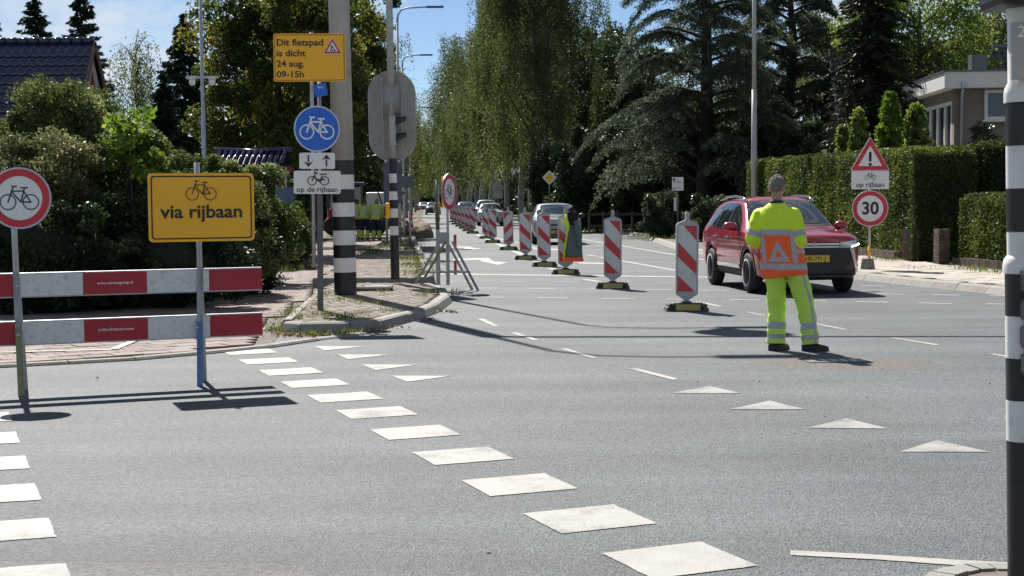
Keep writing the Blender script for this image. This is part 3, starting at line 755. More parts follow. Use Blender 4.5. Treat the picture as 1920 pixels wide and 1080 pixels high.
def conifer(name, label, loc, h, rad, seed, m='needle_dark', whorls=26, per=9, base=0.4, droop=0.35, leaf=0.22, density=60, group=None, trunk=0.16, shape=0.8, aspect=0.28, cat='tree', up=0.0):
    t = thing(name, label, cat, loc, 0, group); rg = np.random.default_rng(seed)
    b = MB(); b.tube([(0, 0, -.1), (0, 0, h * .5), (0, 0, h)], [trunk, trunk * .6, trunk * .08], 8); tk = b.build('trunk', 'bark_dark', t, True)
    br = MB(); P, A, V = [], [], []
    for i in range(whorls):
        f = i / (whorls - 1); z = base + (h - base) * f ** 0.92; r0 = rad * (1 - f) ** shape + 0.08
        for j in range(per):
            a = rg.uniform(0, 2 * math.pi); r = r0 * rg.uniform(.55, 1.18); dr = droop * r * rg.uniform(.4, 1.3)
            zz = z + rg.normal() * 0.12
            d = np.array((math.cos(a), math.sin(a), 0)); k = max(6, int(density * (0.25 + r / rad)))
            tt = rg.uniform(0.12, 1, k) ** 0.8
            zc = zz + up * r * tt - dr * tt ** 1.6 + 0.18 * dr * np.maximum(0, tt - .8) * 5
            side = np.array((-d[1], d[0], 0)); sp = (0.10 + 0.32 * (1 - tt)) * r * 0.55 + 0.06
            off = rg.uniform(-1, 1, k) * sp
            q = d[None] * (r * tt)[:, None] + side[None] * off[:, None]; q[:, 2] = zc - np.abs(off) * 0.25 - rg.uniform(0, .12, k)
            P.append(q); A.append(d[None] * .7 + side[None] * np.sign(off)[:, None] * .5 + np.array((0, 0, -.35))[None]); V.append(np.full(k, rg.uniform(0, 1)))
            if j % 2 == 0 and r > 0.5: br.tube([(0, 0, zz), tuple(d * r * .5 + (0, 0, zz + up * r * .5 - dr * .33)), tuple(d * r + (0, 0, zz + up * r - dr))], [trunk * .22, trunk * .14, trunk * .05], 5)
    if br.v: tag(br.build('limbs', 'bark_dark', tk, True), kind='stuff')
    link_mesh('crown', leaf_mesh(name, np.concatenate(P), leaf, seed + 1, aspect, axis=np.concatenate(A), spread=1.0, var=np.concatenate(V)), m, t)
    return t
def hedge(name, label, path_, h, depth, n, m, leaf, seed, cat='hedge', group=None, z=0.1):
    """clipped hedge along a ground polyline (front foot); depth grows to the right of the walk direction"""
    P0 = [Vector(p[:2]) for p in path_]; base = P0[0]
    t = thing(name, label, cat, (base.x, base.y, z), 0, group); rg = np.random.default_rng(seed)
    segs = [(a - base, b - base, (b - a).length) for a, b in zip(P0[:-1], P0[1:])]; tot = sum(s[2] for s in segs)
    hs = h if isinstance(h, (list, tuple)) else [h] * len(P0)
    pts, nv = [], []
    cb = MB()
    for i, (a, b, L_) in enumerate(segs):
        d = (b - a).normalized(); nr = Vector((d.y, -d.x)); k = int(n * L_ / tot)
        u = rg.uniform(0, 1, k); sel = rg.uniform(0, 1, k); bump = 0.03 * np.sin(u * L_ * 2.3 + 1) + 0.02 * np.sin(u * L_ * 5.1)
        hh = hs[i] + (hs[i + 1] - hs[i]) * u; ff = rg.uniform(0, 1, k)
        front = sel < 0.62; topm = ~front
        off = np.where(front, bump + 0.10 * np.abs(rg.normal(size=k)) - .04, ff * depth)
        zz = np.where(front, ff * hh, hh + 0.05 * np.sin(u * L_ * 3) - 0.12 * np.abs(rg.normal(size=k)) + 0.06)
        pts.append(np.stack([a.x + d.x * u * L_ + nr.x * off, a.y + d.y * u * L_ + nr.y * off, zz], 1))
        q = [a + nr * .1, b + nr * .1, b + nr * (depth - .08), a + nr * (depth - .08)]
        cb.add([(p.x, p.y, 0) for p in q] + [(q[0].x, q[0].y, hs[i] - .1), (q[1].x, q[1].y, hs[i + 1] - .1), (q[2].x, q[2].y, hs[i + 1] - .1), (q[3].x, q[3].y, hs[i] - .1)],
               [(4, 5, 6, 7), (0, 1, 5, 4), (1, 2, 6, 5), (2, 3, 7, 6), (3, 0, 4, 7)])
    for (p, dd, hh) in ((segs[0][0], segs[0], hs[0]), (segs[-1][1], segs[-1], hs[-1])):
        d = (dd[1] - dd[0]).normalized(); nr = Vector((d.y, -d.x)); k = int(n * 0.12)
        off = rg.uniform(0, depth, k); s = rg.normal(size=k) * .05
        pts.append(np.stack([p.x + nr.x * off + d.x * s, p.y + nr.y * off + d.y * s, rg.uniform(0, hh, k)], 1))
    P = np.concatenate(pts)
    v = 0.5 + 0.35 * np.sin(P[:, 0] * 2.1 + P[:, 1] * 1.7) * np.sin(P[:, 2] * 3.0 + P[:, 1])
    link_mesh('foliage', leaf_mesh(name, P, leaf, seed, 0.42, var=v), m, t)
    cb.build('light_block_core', 'core_green', t)  # dark box added inside the hedge so light cannot pass
    return t

# ------------------------------------------------------------------ plants, left side
def at(u, Z): return (XG(u, Z), Z, 0.0)
bush('wild_shrub', 'broad wild shrub with dry olive leaves behind the round no-cycling sign', at(40, 23.0), 3.3, 2.2, 2.55, 48000, 'leaf_wild_dry', 0.062, 11, 120, group=None, cr=0.26)
bush('wild_shrub', 'tall feathery green shrub with a pointed top in front of the dark tiled roof', at(120, 25.0), 2.3, 2.2, 3.45, 40000, 'leaf_wild', 0.064, 12, 90, cr=0.27, top=1.15, upright=0.7)
bush('wild_shrub', 'leafy green shrub behind the white plank left of the yellow barrier sign', at(235, 23.6), 2.2, 2.0, 2.55, 40000, 'leaf_wild', 0.064, 13, 90, cr=0.27)
bush('wild_shrub', 'dense green shrub directly behind the yellow barrier sign', at(375, 25.0), 2.1, 2.0, 2.25, 34000, 'leaf_wild', 0.064, 14, 80, cr=0.27)
bush('wild_shrub', 'low overgrown shrub under the eaves of the little tiled gate', at(470, 29.0), 1.7, 1.8, 2.15, 13000, 'leaf_wild', 0.08, 15, 60, cr=0.25)
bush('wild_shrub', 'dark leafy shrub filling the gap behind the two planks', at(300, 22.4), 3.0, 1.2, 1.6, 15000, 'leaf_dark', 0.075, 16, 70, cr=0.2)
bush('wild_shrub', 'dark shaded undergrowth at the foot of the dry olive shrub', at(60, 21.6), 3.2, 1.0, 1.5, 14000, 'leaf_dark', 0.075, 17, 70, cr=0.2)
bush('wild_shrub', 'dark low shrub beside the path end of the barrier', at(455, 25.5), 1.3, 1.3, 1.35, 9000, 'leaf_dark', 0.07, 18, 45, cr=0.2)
bush('round_bush', 'clipped dark green bush rounded at its corner beside the brick path', at(513, 36), 1.75, 2.6, 1.52, 16000, 'leaf_yew', 0.075, 19, 110, cr=0.16, top=0.55, cscale=0.86)
sap = bush('maple_sapling', 'bright lime green maple sapling sticking out above the hedge', at(262, 23.0), 0.8, 0.75, 3.0, 900, 'leaf_bright', 0.10, 20, 26, cr=0.2, aspect=0.75, z0=0.66, cscale=0.12, stems=6)
bush('maple_sapling', 'slender pale sapling beside the blue notice board', at(487, 32), 0.6, 0.6, 2.3, 700, 'leaf_birch_pale', 0.11, 21, 22, cr=0.16, aspect=0.8, z0=0.45, cscale=0.12, stems=4)
broadleaf('maple_tree', 'big maple with yellowing leaves behind the camera pole', at(535, 45), 9.6, 2.75, 2.0, 62000, 'leaf_maple', 0.13, 31, 120, 0.62, 0.2)
broadleaf('maple_tree', 'olive leaved maple reaching past the thick striped mast', at(640, 56), 11.5, 2.3, 2.6, 34000, 'leaf_maple', 0.14, 32, 80, 0.62, 0.2)
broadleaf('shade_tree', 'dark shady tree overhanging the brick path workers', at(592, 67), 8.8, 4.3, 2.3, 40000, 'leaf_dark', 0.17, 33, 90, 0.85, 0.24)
conifer('conifer', 'pointed dark conifer whose tip rises beside the roof ridge end', at(162, 75), 11.8, 2.1, 41, whorls=30, per=13, density=60, leaf=0.3, droop=0.1, up=0.25, shape=0.58)
conifer('conifer', 'dark conifer with a forked tip behind the middle of the roof ridge', at(76, 78), 12.0, 2.1, 42, whorls=30, per=13, density=60, leaf=0.3, droop=0.1, up=0.25, shape=0.58)
conifer('conifer', 'sparse conifer tip behind the tiled roof, farthest from the gable', at(6, 80), 11.0, 1.2, 43, whorls=26, per=6, density=28, leaf=0.3, droop=0.1, up=0.2)
conifer('conifer', 'tall dark conifer between the thin birch and the yellowing maple', at(352, 62), 9.0, 2.0, 44, whorls=34, per=14, density=60, leaf=0.26, droop=0.2, shape=0.6)
conifer('conifer', 'short black-green cypress under the tall dark conifer', at(312, 50), 5.6, 0.9, 45, whorls=26, per=12, density=40, leaf=0.2, droop=-0.2, shape=0.55)
birch('silver_birch', 'thin airy birch standing between the house gable and the tall dark conifer', at(262, 75), 9.8, 51, 420, 30, 0.12, 'leaf_birch_pale', 2.4, 2.5, trunk=0.09)
broadleaf('garden_tree', 'rounded green tree filling the garden behind the house gable', at(235, 70), 6.3, 2.6, 0.8, 15000, 'leaf_wild', 0.18, 52, 50, 0.8, 0.14)

# ------------------------------------------------------------------ birch avenue along the road
bl = [('leaning white-stemmed birch behind the yellow diamond sign', 1022, 90, 18.5, 61, -0.9), ('birch with a dark forked stem next to the leaning white birch', 997, 101, 18, 62, 0.1),
      ('stout speckled birch behind the back of the triangular sign', 978, 110, 19, 63, -0.3), ('straight white birch behind the queue of cars', 948, 126, 19, 61, 0.1)]
protos_b = {}
for lab, u, Z, hh, sd, ln in bl:
    if sd not in protos_b: protos_b[sd] = birch('weeping_birch', lab, at(u, Z), hh, sd, 1500, 44, 0.135, 'leaf_birch', 5.6, 3.4, 'weeping birches lining the road', 0.21, ln)
    else:
        o = copy_tree(protos_b[sd]); o.location = at(u, Z); o.rotation_euler.z = 2.1; o['label'] = lab
for u, Z, sd, sc in [(921, 150, 62, 1.0), (906, 175, 63, 1.05), (893, 200, 61, 1.0), (880, 228, 62, 1.1), (868, 262, 63, 1.05), (856, 305, 61, 1.1), (846, 350, 62, 1.1)]:
    o = copy_tree(protos_b[sd]); o.location = at(u, Z); o.rotation_euler.z = u * 1.7; o.scale = (sc * 1.6, sc * 1.6, sc)
    o['label'] = 'distant weeping birch farther along the row beyond the queue of cars'
    o['group'] = 'distant birches beyond the cars'
pb = birch('avenue_birch', 'pale green birch beyond the traffic light, across the road from the weeping birches', at(742, 112), 13.5, 71, 330, 34, 0.15, 'leaf_birch_pale', 2.4, 3.0, 'pale birches beyond the traffic light', 0.14)
for u, Z, sc in [(708, 98, 0.95), (762, 150, 1.05), (772, 185, 1.05), (779, 225, 1.1), (783, 280, 1.15), (786, 340, 1.2)]:
    o = copy_tree(pb); o.location = at(u, Z); o.rotation_euler.z = u; o.scale = (sc, sc, sc)
# ------------------------------------------------------------------ dark garden trees, right side
def cedar(name, label, loc, h, seed, rad=5.6):
    t = thing(name, label, 'tree', loc); rg = np.random.default_rng(seed)
    b = MB(); b.tube(bend((0, 0, -.1), (0.2, 0, h), rg, 6, 0.012), [.34, .32, .28, .24, .19, .12, .05], 10); tk = b.build('trunk', 'bark_dark', t, True)
    br = MB(); P, A, V = [], [], []
    nl = 62
    for i in range(nl):
        f = i / nl; z = 2.0 + (h - 2.4) * f; a = i * 2.399 + rg.normal() * .25; r = rad * (1 - 0.55 * f ** 1.5) * rg.uniform(.75, 1.12)
        d = np.array((math.cos(a), math.sin(a), 0)); side = np.array((-d[1], d[0], 0)); rise = r * rg.uniform(.12, .34) ; fall = r * rg.uniform(.3, .75)
        def pos(tt): return d * (r * tt) + np.array((0, 0, z + rise * math.sin(tt * 1.9) - fall * max(0, tt - .35) ** 1.7 * 1.7))
        br.tube([Vector(pos(tt)) for tt in np.linspace(0, 1, 8)], list(np.linspace(.11 * (1 - f * .5), .018, 8)), 6)
        V0 = rg.uniform(0, 1)
        for tt in np.linspace(0.22, 1, 22):
            c = pos(tt); wd = (0.25 + 1.0 * math.sin(min(1, tt * 1.05) * math.pi) ** .8) * r * .24
            for sg in (-1, 1):
                L_ = wd * rg.uniform(.5, 1.2); k = int(14 + L_ * 34); s = rg.uniform(0, 1, k)
                q = c[None] + side[None] * (sg * L_ * s)[:, None] + d[None] * (L_ * .55 * s)[:, None]
                q[:, 2] += -0.42 * L_ * s ** 1.4 - rg.uniform(0, .16, k); q += rg.normal(size=(k, 3)) * .05
                P.append(q); A.append(np.tile(side * sg * .7 + d * .4 + np.array((0, 0, -.55)), (k, 1))); V.append(np.full(k, V0 * .6 + .4 * rg.uniform()))
    tag(br.build('limbs', 'bark_dark', tk, True), kind='stuff')
    P = np.concatenate(P)
    link_mesh('crown', leaf_mesh(name, P, 0.19, seed + 1, 0.2, axis=np.concatenate(A), spread=1.2, var=np.concatenate(V)), 'needle_blue', t)
    return t
cedar('cedar_tree', 'huge blue-grey cedar with sweeping layered branches behind the tall grey lamp post', at(1318, 64), 13.5, 81, 5.2)
cedar('cedar_tree', 'dark cedar crowded between the great cedar and the spruce', at(1475, 68), 12.5, 82, 4.0)
conifer('spruce_tree', 'dense dark spruce with drooping boughs in front of the pitched roof house', at(1634, 50), 10.6, 2.05, 83, 'needle_spruce', 40, 15, 0.6, 0.42, 0.2, 70, shape=0.62, trunk=0.2)
broadleaf('garden_tree', 'light green robinia standing over the roof behind the flat roofed house', at(1722, 61.8), 10.6, 3.3, 5.6, 20000, 'leaf_lime', 0.14, 84, 70, 0.9, 0.2)
broadleaf('garden_tree', 'reddish green tree at the far corner behind the flat roofed house', at(1870, 70), 11.0, 3.2, 4.5, 16000, 'leaf_maple', 0.17, 85, 55, 0.8, 0.18)
broadleaf('garden_tree', 'tall green tree peeping out between cedar and spruce', at(1590, 78), 12.0, 2.6, 4.0, 14000, 'leaf_birch_pale', 0.18, 86, 45, 0.8, 0.18)
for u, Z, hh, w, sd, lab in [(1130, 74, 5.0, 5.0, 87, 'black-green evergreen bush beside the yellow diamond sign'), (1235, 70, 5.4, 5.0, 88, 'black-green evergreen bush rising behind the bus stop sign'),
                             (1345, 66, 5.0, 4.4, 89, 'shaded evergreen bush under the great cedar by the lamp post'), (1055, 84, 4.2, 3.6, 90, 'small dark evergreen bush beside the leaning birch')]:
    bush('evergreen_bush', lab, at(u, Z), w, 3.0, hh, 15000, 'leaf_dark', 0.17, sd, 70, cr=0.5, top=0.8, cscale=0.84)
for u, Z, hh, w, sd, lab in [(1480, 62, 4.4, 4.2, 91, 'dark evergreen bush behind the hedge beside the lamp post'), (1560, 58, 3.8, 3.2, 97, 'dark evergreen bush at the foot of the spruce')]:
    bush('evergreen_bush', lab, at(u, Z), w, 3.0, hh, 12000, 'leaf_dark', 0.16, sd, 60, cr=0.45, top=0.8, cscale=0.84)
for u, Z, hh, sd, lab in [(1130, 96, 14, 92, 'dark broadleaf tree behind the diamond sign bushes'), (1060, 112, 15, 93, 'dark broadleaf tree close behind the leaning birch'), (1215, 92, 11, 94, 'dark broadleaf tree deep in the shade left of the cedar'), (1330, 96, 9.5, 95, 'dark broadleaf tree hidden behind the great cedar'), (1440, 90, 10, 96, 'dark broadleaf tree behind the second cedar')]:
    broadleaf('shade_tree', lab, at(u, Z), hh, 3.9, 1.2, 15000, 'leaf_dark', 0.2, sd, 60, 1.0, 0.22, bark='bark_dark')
bush('laurel_bush', 'grey-green laurel bush left of the bus stop post', at(1240, 58), 1.5, 1.4, 1.75, 5000, 'leaf_laurel', 0.12, 101, 40, cr=0.24, z0=0.3)
bush('laurel_bush', 'grey-green laurel hedge sloping down behind the rear of the red car', at(1335, 53), 1.9, 1.6, 1.65, 7000, 'leaf_laurel', 0.11, 102, 45, cr=0.24)
bush('olive_shrub', 'grey speckled shrub in front of the brown brick house wall', at(1846, 45), 1.1, 1.1, 3.55, 3800, 'leaf_laurel', 0.09, 103, 40, cr=0.28, z0=0.62, cscale=0.5)
for u, Z, hh, w, sd, lab in [(1580, 47, 3.75, .62, 111, 'shortest lime green columnar shrub above the clipped hedge'), (1610, 45, 4.1, .85, 112, 'lime green columnar shrub next to the shortest one'),
                             (1667, 45, 4.6, 1.15, 113, 'tallest and darkest green columnar shrub above the clipped hedge'), (1717, 45, 4.25, 1.25, 114, 'yellow-green columnar shrub beside the balcony')]:
    bush('columnar_shrub', lab, at(u, Z), w * .68, w * .68, hh, 5200, 'leaf_lime' if sd != 113 else 'leaf_bright', 0.125, sd, 190, cr=0.12, z0=0.5, top=1.5, cscale=0.5, aspect=0.42, upright=-0.7)
hedge('clipped_hedge', 'tall clipped yew hedge behind the road sign and the brick gate pillar', [(9.15, 34.9), (8.95, 38.6), (8.6, 44), (7.95, 51.5)], [2.55, 2.6, 2.65, 2.7], 1.5, 60000, 'leaf_yew', 0.085, 121, z=0.08)
hedge('clipped_hedge', 'low clipped yew hedge beside the right gate pillar', [(10.7, 26.5), (10.1, 30), (9.75, 33.2)], [1.52, 1.5, 1.45], 1.3, 26000, 'leaf_yew', 0.075, 122, z=0.08)
hedge('clipped_hedge', 'dark high hedge set back behind the low hedge', [(13.8, 31), (11.9, 36), (10.65, 37.2)], [2.9, 2.75, 2.7], 1.2, 20000, 'leaf_yew', 0.09, 123, z=0.08)
# grass and weeds along the edges
def tufts(name, spots, n, hgt, m, seed, spread=0.12, leaf=None, parent=None, aspect=0.09, flat=False):
    rg = np.random.default_rng(seed); P = []; A = []
    for (x, y, z) in spots:
        k = int(n * rg.uniform(.5, 1.5)); q = np.stack([x + rg.normal(size=k) * spread, y + rg.normal(size=k) * spread, np.full(k, z) + (rg.uniform(0.005, .02, k) if flat else hgt * rg.uniform(.25, .5, k))], 1)
        P.append(q); A.append(rg.normal(size=(k, 3)) * np.array((.5, .5, .02 if flat else .1)) + np.array((0, 0, 0 if flat else 1.0)))
    o = link_mesh(name, leaf_mesh(name, np.concatenate(P), leaf or hgt, seed, aspect, axis=np.concatenate(A), spread=0.3 if flat else .8), m, parent)
    return tag(o, kind='stuff')
rg = np.random.default_rng(9)
sp = []
for (u, v) in [(548, 590), (556, 597), (575, 582), (590, 570), (600, 555), (620, 552), (640, 565), (700, 573), (690, 590), (730, 585), (640, 598), (660, 594), (620, 596), (720, 550), (805, 549), (820, 545), (795, 556), (600, 590), (680, 570)]:
    for _ in range(2):
        g = G(u + rg.normal() * 8, v + rg.normal() * 2, .12); sp.append(tuple(g))
o = tufts('island_weeds', sp, 26, 0.085, 'grass', 1, 0.07); tag(o, 'green weeds growing between the bricks of the traffic island', 'weeds')
sp = [tuple(G(u, v, 0.0)) for (u, v) in [(512, 622), (520, 612), (528, 600), (540, 588), (520, 625), (545, 629), (580, 629), (610, 630), (640, 629), (660, 627), (700, 622), (555, 580), (850, 556), (856, 548)]]
o = tufts('kerb_weeds', sp, 46, 0.10, 'grass', 2, 0.08); tag(o, 'weeds sprouting along the foot of the island kerb', 'weeds')
sp = [tuple(G(u, v, 0.012)) for (u, v) in [(530, 628), (550, 630), (575, 631), (600, 631), (560, 627), (620, 630), (640, 628), (725, 614), (790, 600), (835, 585), (520, 618), (585, 629)]]
o = tufts('leaf_litter', sp, 26, 0.06, 'litter', 3, 0.14, aspect=0.6, flat=True); tag(o, 'dry brown leaves drifted against the island kerb', 'leaves')
sp = [tuple(G(rg.uniform(480, 570), rg.uniform(488, 512), 0.02)) for _ in range(26)]
o = tufts('path_grass', sp, 50, 0.2, 'grass', 4, 0.16); tag(o, 'rough grass at the foot of the round bush by the path', 'grass')
sp = [tuple(G(*p, 0.2)) for p in [(770, 470), (765, 452), (760, 462), (772, 488), (745, 455), (720, 465), (700, 472), (690, 478), (790, 515), (780, 500), (775, 440), (755, 440)] for _ in range(3)]
o = tufts('median_grass', sp, 40, 0.16, 'grass', 5, 0.22); tag(o, 'tufts of dry grass on the far end of the median island', 'grass')
sp = [tuple(G(u, v, 0.1)) for (u, v) in [(1640, 487), (1652, 487), (1670, 490), (1688, 490), (1820, 507), (1830, 509), (1845, 510), (1860, 512), (1875, 514), (1800, 504), (1725, 505), (1840, 507)]]
o = tufts('hedge_weeds', sp, 30, 0.14, 'grass', 6, 0.16); tag(o, 'weeds along the low wall at the foot of the clipped hedges', 'weeds')
sp = [tuple(G(u, v, 0.1)) for u, v in zip(rg.uniform(1070, 1270, 60), rg.uniform(425, 450, 60)) if v < 436 or u > 1180]
o = tufts('verge_grass', sp, 30, 0.2, 'grass', 7, 0.4); tag(o, 'dry verge grass in front of the dark garden trees', 'grass')
lit = [tuple(G(u, v, 0.006)) for (u, v) in [(1106, 734), (925, 1032), (290, 875), (1025, 694), (1610, 745), (1460, 783), (1455, 737), (1310, 742), (180, 711), (295, 1012), (645, 1068), (700, 706)]]
leaf_mat('litter_pale', (0.3, 0.26, 0.2), (0.45, 0.4, 0.33), None, 0.1)
o = tufts('fallen_leaves', lit, 1, 0.04, 'litter_pale', 8, 0.02, leaf=0.055, aspect=0.6, flat=True); tag(o, 'single dry leaves lying scattered on the asphalt', 'leaves')
rg = np.random.default_rng(21); b = MB()
for _ in range(16):
    g = G(rg.uniform(1300, 1860), rg.uniform(690, 830)); s = rg.uniform(.004, .009); b.box((g.x, g.y, s * .4), (s * 1.4, s, s * .8), rz=rg.uniform(0, 3), taper=.6)
mat('pebble', (0.035, 0.033, 0.03), 0.9, 0, 0.4, 30); tag(b.build('pebbles', 'pebble'), 'dark grit scattered on the asphalt behind the traffic controller', 'grit', kind='stuff')
# far wood closing the view
def wood(name, label, x0, x1, z0, z1, hh, n, seed, m, lf=0.38, cr_=2.4):
    rg = np.random.default_rng(seed); k = 60
    c = np.stack([rg.uniform(x0, x1, k), rg.uniform(z0, z1, k), rg.uniform(.1, 1, k) * hh * .9], 1)
    P, V = clump_points(rg, c, list(rg.uniform(cr_ / 2, cr_, k)), n / k)
    tag(link_mesh(name, leaf_mesh(name, P, lf, seed, 0.6, var=V), m), label, 'wood', kind='stuff')
wood('far_wood', 'dark wood closing the garden beyond the maples', -36, -13, 92, 104, 6.5, 22000, 131, 'leaf_dark')
wood('far_wood', 'dark wood behind the path workers and their machine', -13, -8.5, 88, 98, 6.0, 12000, 132, 'leaf_dark')
wood('far_wood', 'green wood beyond the flat roofed house', 20, 44, 95, 110, 9, 22000, 133, 'leaf_birch')
wood('far_wood', 'hazy green wood where the road disappears', -40, -6, 400, 425, 12, 16000, 134, 'leaf_birch', 1.2, 5.5)
for z_, sd_ in ((118, 136), (150, 137), (190, 138), (240, 139), (300, 140)):
    xc = 11.5 - .0555 * z_
    wood('far_wood', 'dark undergrowth behind the stems of the birch row', xc - 2.2, xc + 5, z_, z_ + z_ * .12, 4.2, 7000, sd_, 'leaf_dark', .4 * z_ / 120, 2.2)
    xc = -6.5 - .0555 * z_
    wood('far_wood', 'dark undergrowth along the verge under the pale birches', xc - 5, xc + 1.2, z_, z_ + z_ * .12, 3.2, 5000, sd_ + 9, 'leaf_birch', .4 * z_ / 120, 2.0)
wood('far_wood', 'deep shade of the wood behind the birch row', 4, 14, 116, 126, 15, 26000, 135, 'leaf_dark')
# ------------------------------------------------------------------ houses
mat('roof_glaze', (0.016, 0.02, 0.055), 0.13, 0, 0.3, 6, spec=0.6)
mat('roof_grey', (0.05, 0.05, 0.058), 0.14, 0, 0.3, 6, spec=0.6)
mat('fascia_brown', (0.16, 0.09, 0.075), 0.5, 0, 0.15, 3)
mat('render_cream', (0.50, 0.47, 0.42), 0.8, 0, 0.08, 2, dirt=(0.36, 0.33, 0.28), dirt_amt=0.4, dirt_scale=1.5)
mat('trim_white', (0.66, 0.66, 0.63), 0.45, 0, 0.05, 2, dirt=(0.42, 0.4, 0.36), dirt_amt=0.45, dirt_scale=1.2)
mat('gate_red', (0.20, 0.02, 0.025), 0.45, 0, 0.15, 5)
mat('wood_grey', (0.07, 0.058, 0.048), 0.85, 0, 0.3, 6, bump=0.3)
def brick_mat(name, c1, c2, mortar, sc=1.0):
    m, nt, b = _new(name); N, L = nt.nodes, nt.links
    t = N.new('ShaderNodeTexCoord'); mp_ = N.new('ShaderNodeMapping'); L.new(t.outputs['UV'], mp_.inputs[0])
    br = N.new('ShaderNodeTexBrick'); br.inputs['Color1'].default_value = (*c1, 1); br.inputs['Color2'].default_value = (*c2, 1); br.inputs['Mortar'].default_value = (*mortar, 1)
    br.inputs['Scale'].default_value = 1.0; br.inputs['Brick Width'].default_value = 0.22; br.inputs['Row Height'].default_value = 0.065; br.inputs['Mortar Size'].default_value = 0.008
    br.inputs['Bias'].default_value = -0.1
    L.new(mp_.outputs[0], br.inputs['Vector'])
    n = N.new('ShaderNodeTexNoise'); n.inputs['Scale'].default_value = 1.3; n.inputs['Detail'].default_value = 5; L.new(t.outputs['UV'], n.inputs[0])
    mx_ = N.new('ShaderNodeMixRGB'); mx_.blend_type = 'OVERLAY'; mx_.inputs[0].default_value = 0.35; L.new(br.outputs[0], mx_.inputs[1]); L.new(n.outputs['Fac'], mx_.inputs[2])
    L.new(mx_.outputs[0], b.inputs['Base Color']); b.inputs['Roughness'].default_value = 0.85
    bp = N.new('ShaderNodeBump'); bp.inputs['Strength'].default_value = 0.5; bp.inputs['Distance'].default_value = 0.01; bp.invert = True
    L.new(br.outputs['Fac'], bp.inputs['Height']); L.new(bp.outputs[0], b.inputs['Normal'])
    MATS[name] = m
brick_mat('brick_wall_brown', (0.20, 0.165, 0.135), (0.14, 0.115, 0.095), (0.21, 0.19, 0.165))
brick_mat('brick_wall_red', (0.30, 0.13, 0.09), (0.22, 0.09, 0.065), (0.3, 0.25, 0.2))
def wall_quad(b, uv, p0, p1, z0, z1, holes=()):
    """vertical wall from p0 to p1 with rectangular holes (a0,a1,zb,zt) in metres along it; front is to the right of travel"""
    p0, p1 = Vector(p0), Vector(p1); L_ = (p1 - p0).length; d = (p1 - p0) / L_
    xs_ = sorted({0, L_, *[h[0] for h in holes], *[h[1] for h in holes]}); zs_ = sorted({z0, z1, *[h[2] for h in holes], *[h[3] for h in holes]})
    for a0, a1 in zip(xs_[:-1], xs_[1:]):
        for c0, c1 in zip(zs_[:-1], zs_[1:]):
            mx_, mz_ = (a0 + a1) / 2, (c0 + c1) / 2
            if any(h[0] < mx_ < h[1] and h[2] < mz_ < h[3] for h in holes): continue
            q = [p0 + d * a0, p0 + d * a1]
            b.add([(q[0].x, q[0].y, c0), (q[1].x, q[1].y, c0), (q[1].x, q[1].y, c1), (q[0].x, q[0].y, c1)], [(0, 1, 2, 3)])
            uv += [(a0, c0), (a1, c0), (a1, c1), (a0, c1)]
def uv_build(b, uv, name, m, parent):
    me = b.mesh(name, False); l = me.uv_layers.new(name='UV')
    for i, c in enumerate(uv): l.data[i].uv = c
    return link_mesh(name, me, m, parent)
def tile_mesh(w, l, m, name='roof_tile', t=0.02, roll=0.06):
    """interlocking pantile: x across, y up the slope, z proud"""
    b = MB(); k = 8; vs = []
    for yy, lift in ((-l / 2, 0.055), (l / 2, 0.0)):
        for i in range(k + 1):
            u = i / k; vs.append(((u - .5) * w, yy, lift + roll * (0.5 - 0.5 * math.cos(2 * math.pi * u)) ** 1.2))
    n = k + 1
    fs = [(i, i + 1, n + i + 1, n + i) for i in range(k)]
    vs += [(x, y - 0.002, z - 0.035) for x, y, z in vs[:n]]
    fs += [(2 * n + i, 2 * n + i + 1, i + 1, i) for i in range(k)]
    b.add(vs, fs); me = b.mesh(name, False); me.materials.append(MATS[m]); me.polygons.foreach_set('use_smooth', [True] * len(me.polygons)); return me
def tile_roof(parent, o, ux, uy, nx, ny, w, l, m, limit=300, seed=1, skip=None):
    """tiles from eaves corner o, ux along the eaves, uy up the slope (unit vectors, local to parent)"""
    ux, uy = Vector(ux).normalized(), Vector(uy).normalized(); nz_ = ux.cross(uy)
    me = tile_mesh(w, l * 1.12, m); rnd = random.Random(seed); cnt = 0; st = MB()
    M = Matrix((ux, uy, nz_)).transposed().to_4x4()
    for r in range(ny - 1, -1, -1):
        for c in range(nx):
            p = Vector(o) + ux * (c + .5) * w + uy * (r + .5) * l + nz_ * 0.03
            if skip and skip(c, r): continue
            MM = Matrix.Translation(p) @ M @ Matrix.Rotation(rnd.uniform(-.012, .012), 4, 'X')
            if cnt < limit:
                t = bpy.data.objects.new('roof_tile', me); COL.objects.link(t); t.parent = parent; t.matrix_local = MM; cnt += 1
            else:
                st.add([MM @ v.co for v in me.vertices], [tuple(q.vertices) for q in me.polygons])
    if st.v: tag(st.build('roof_tiles', m, parent, True, fix=False), kind='stuff')
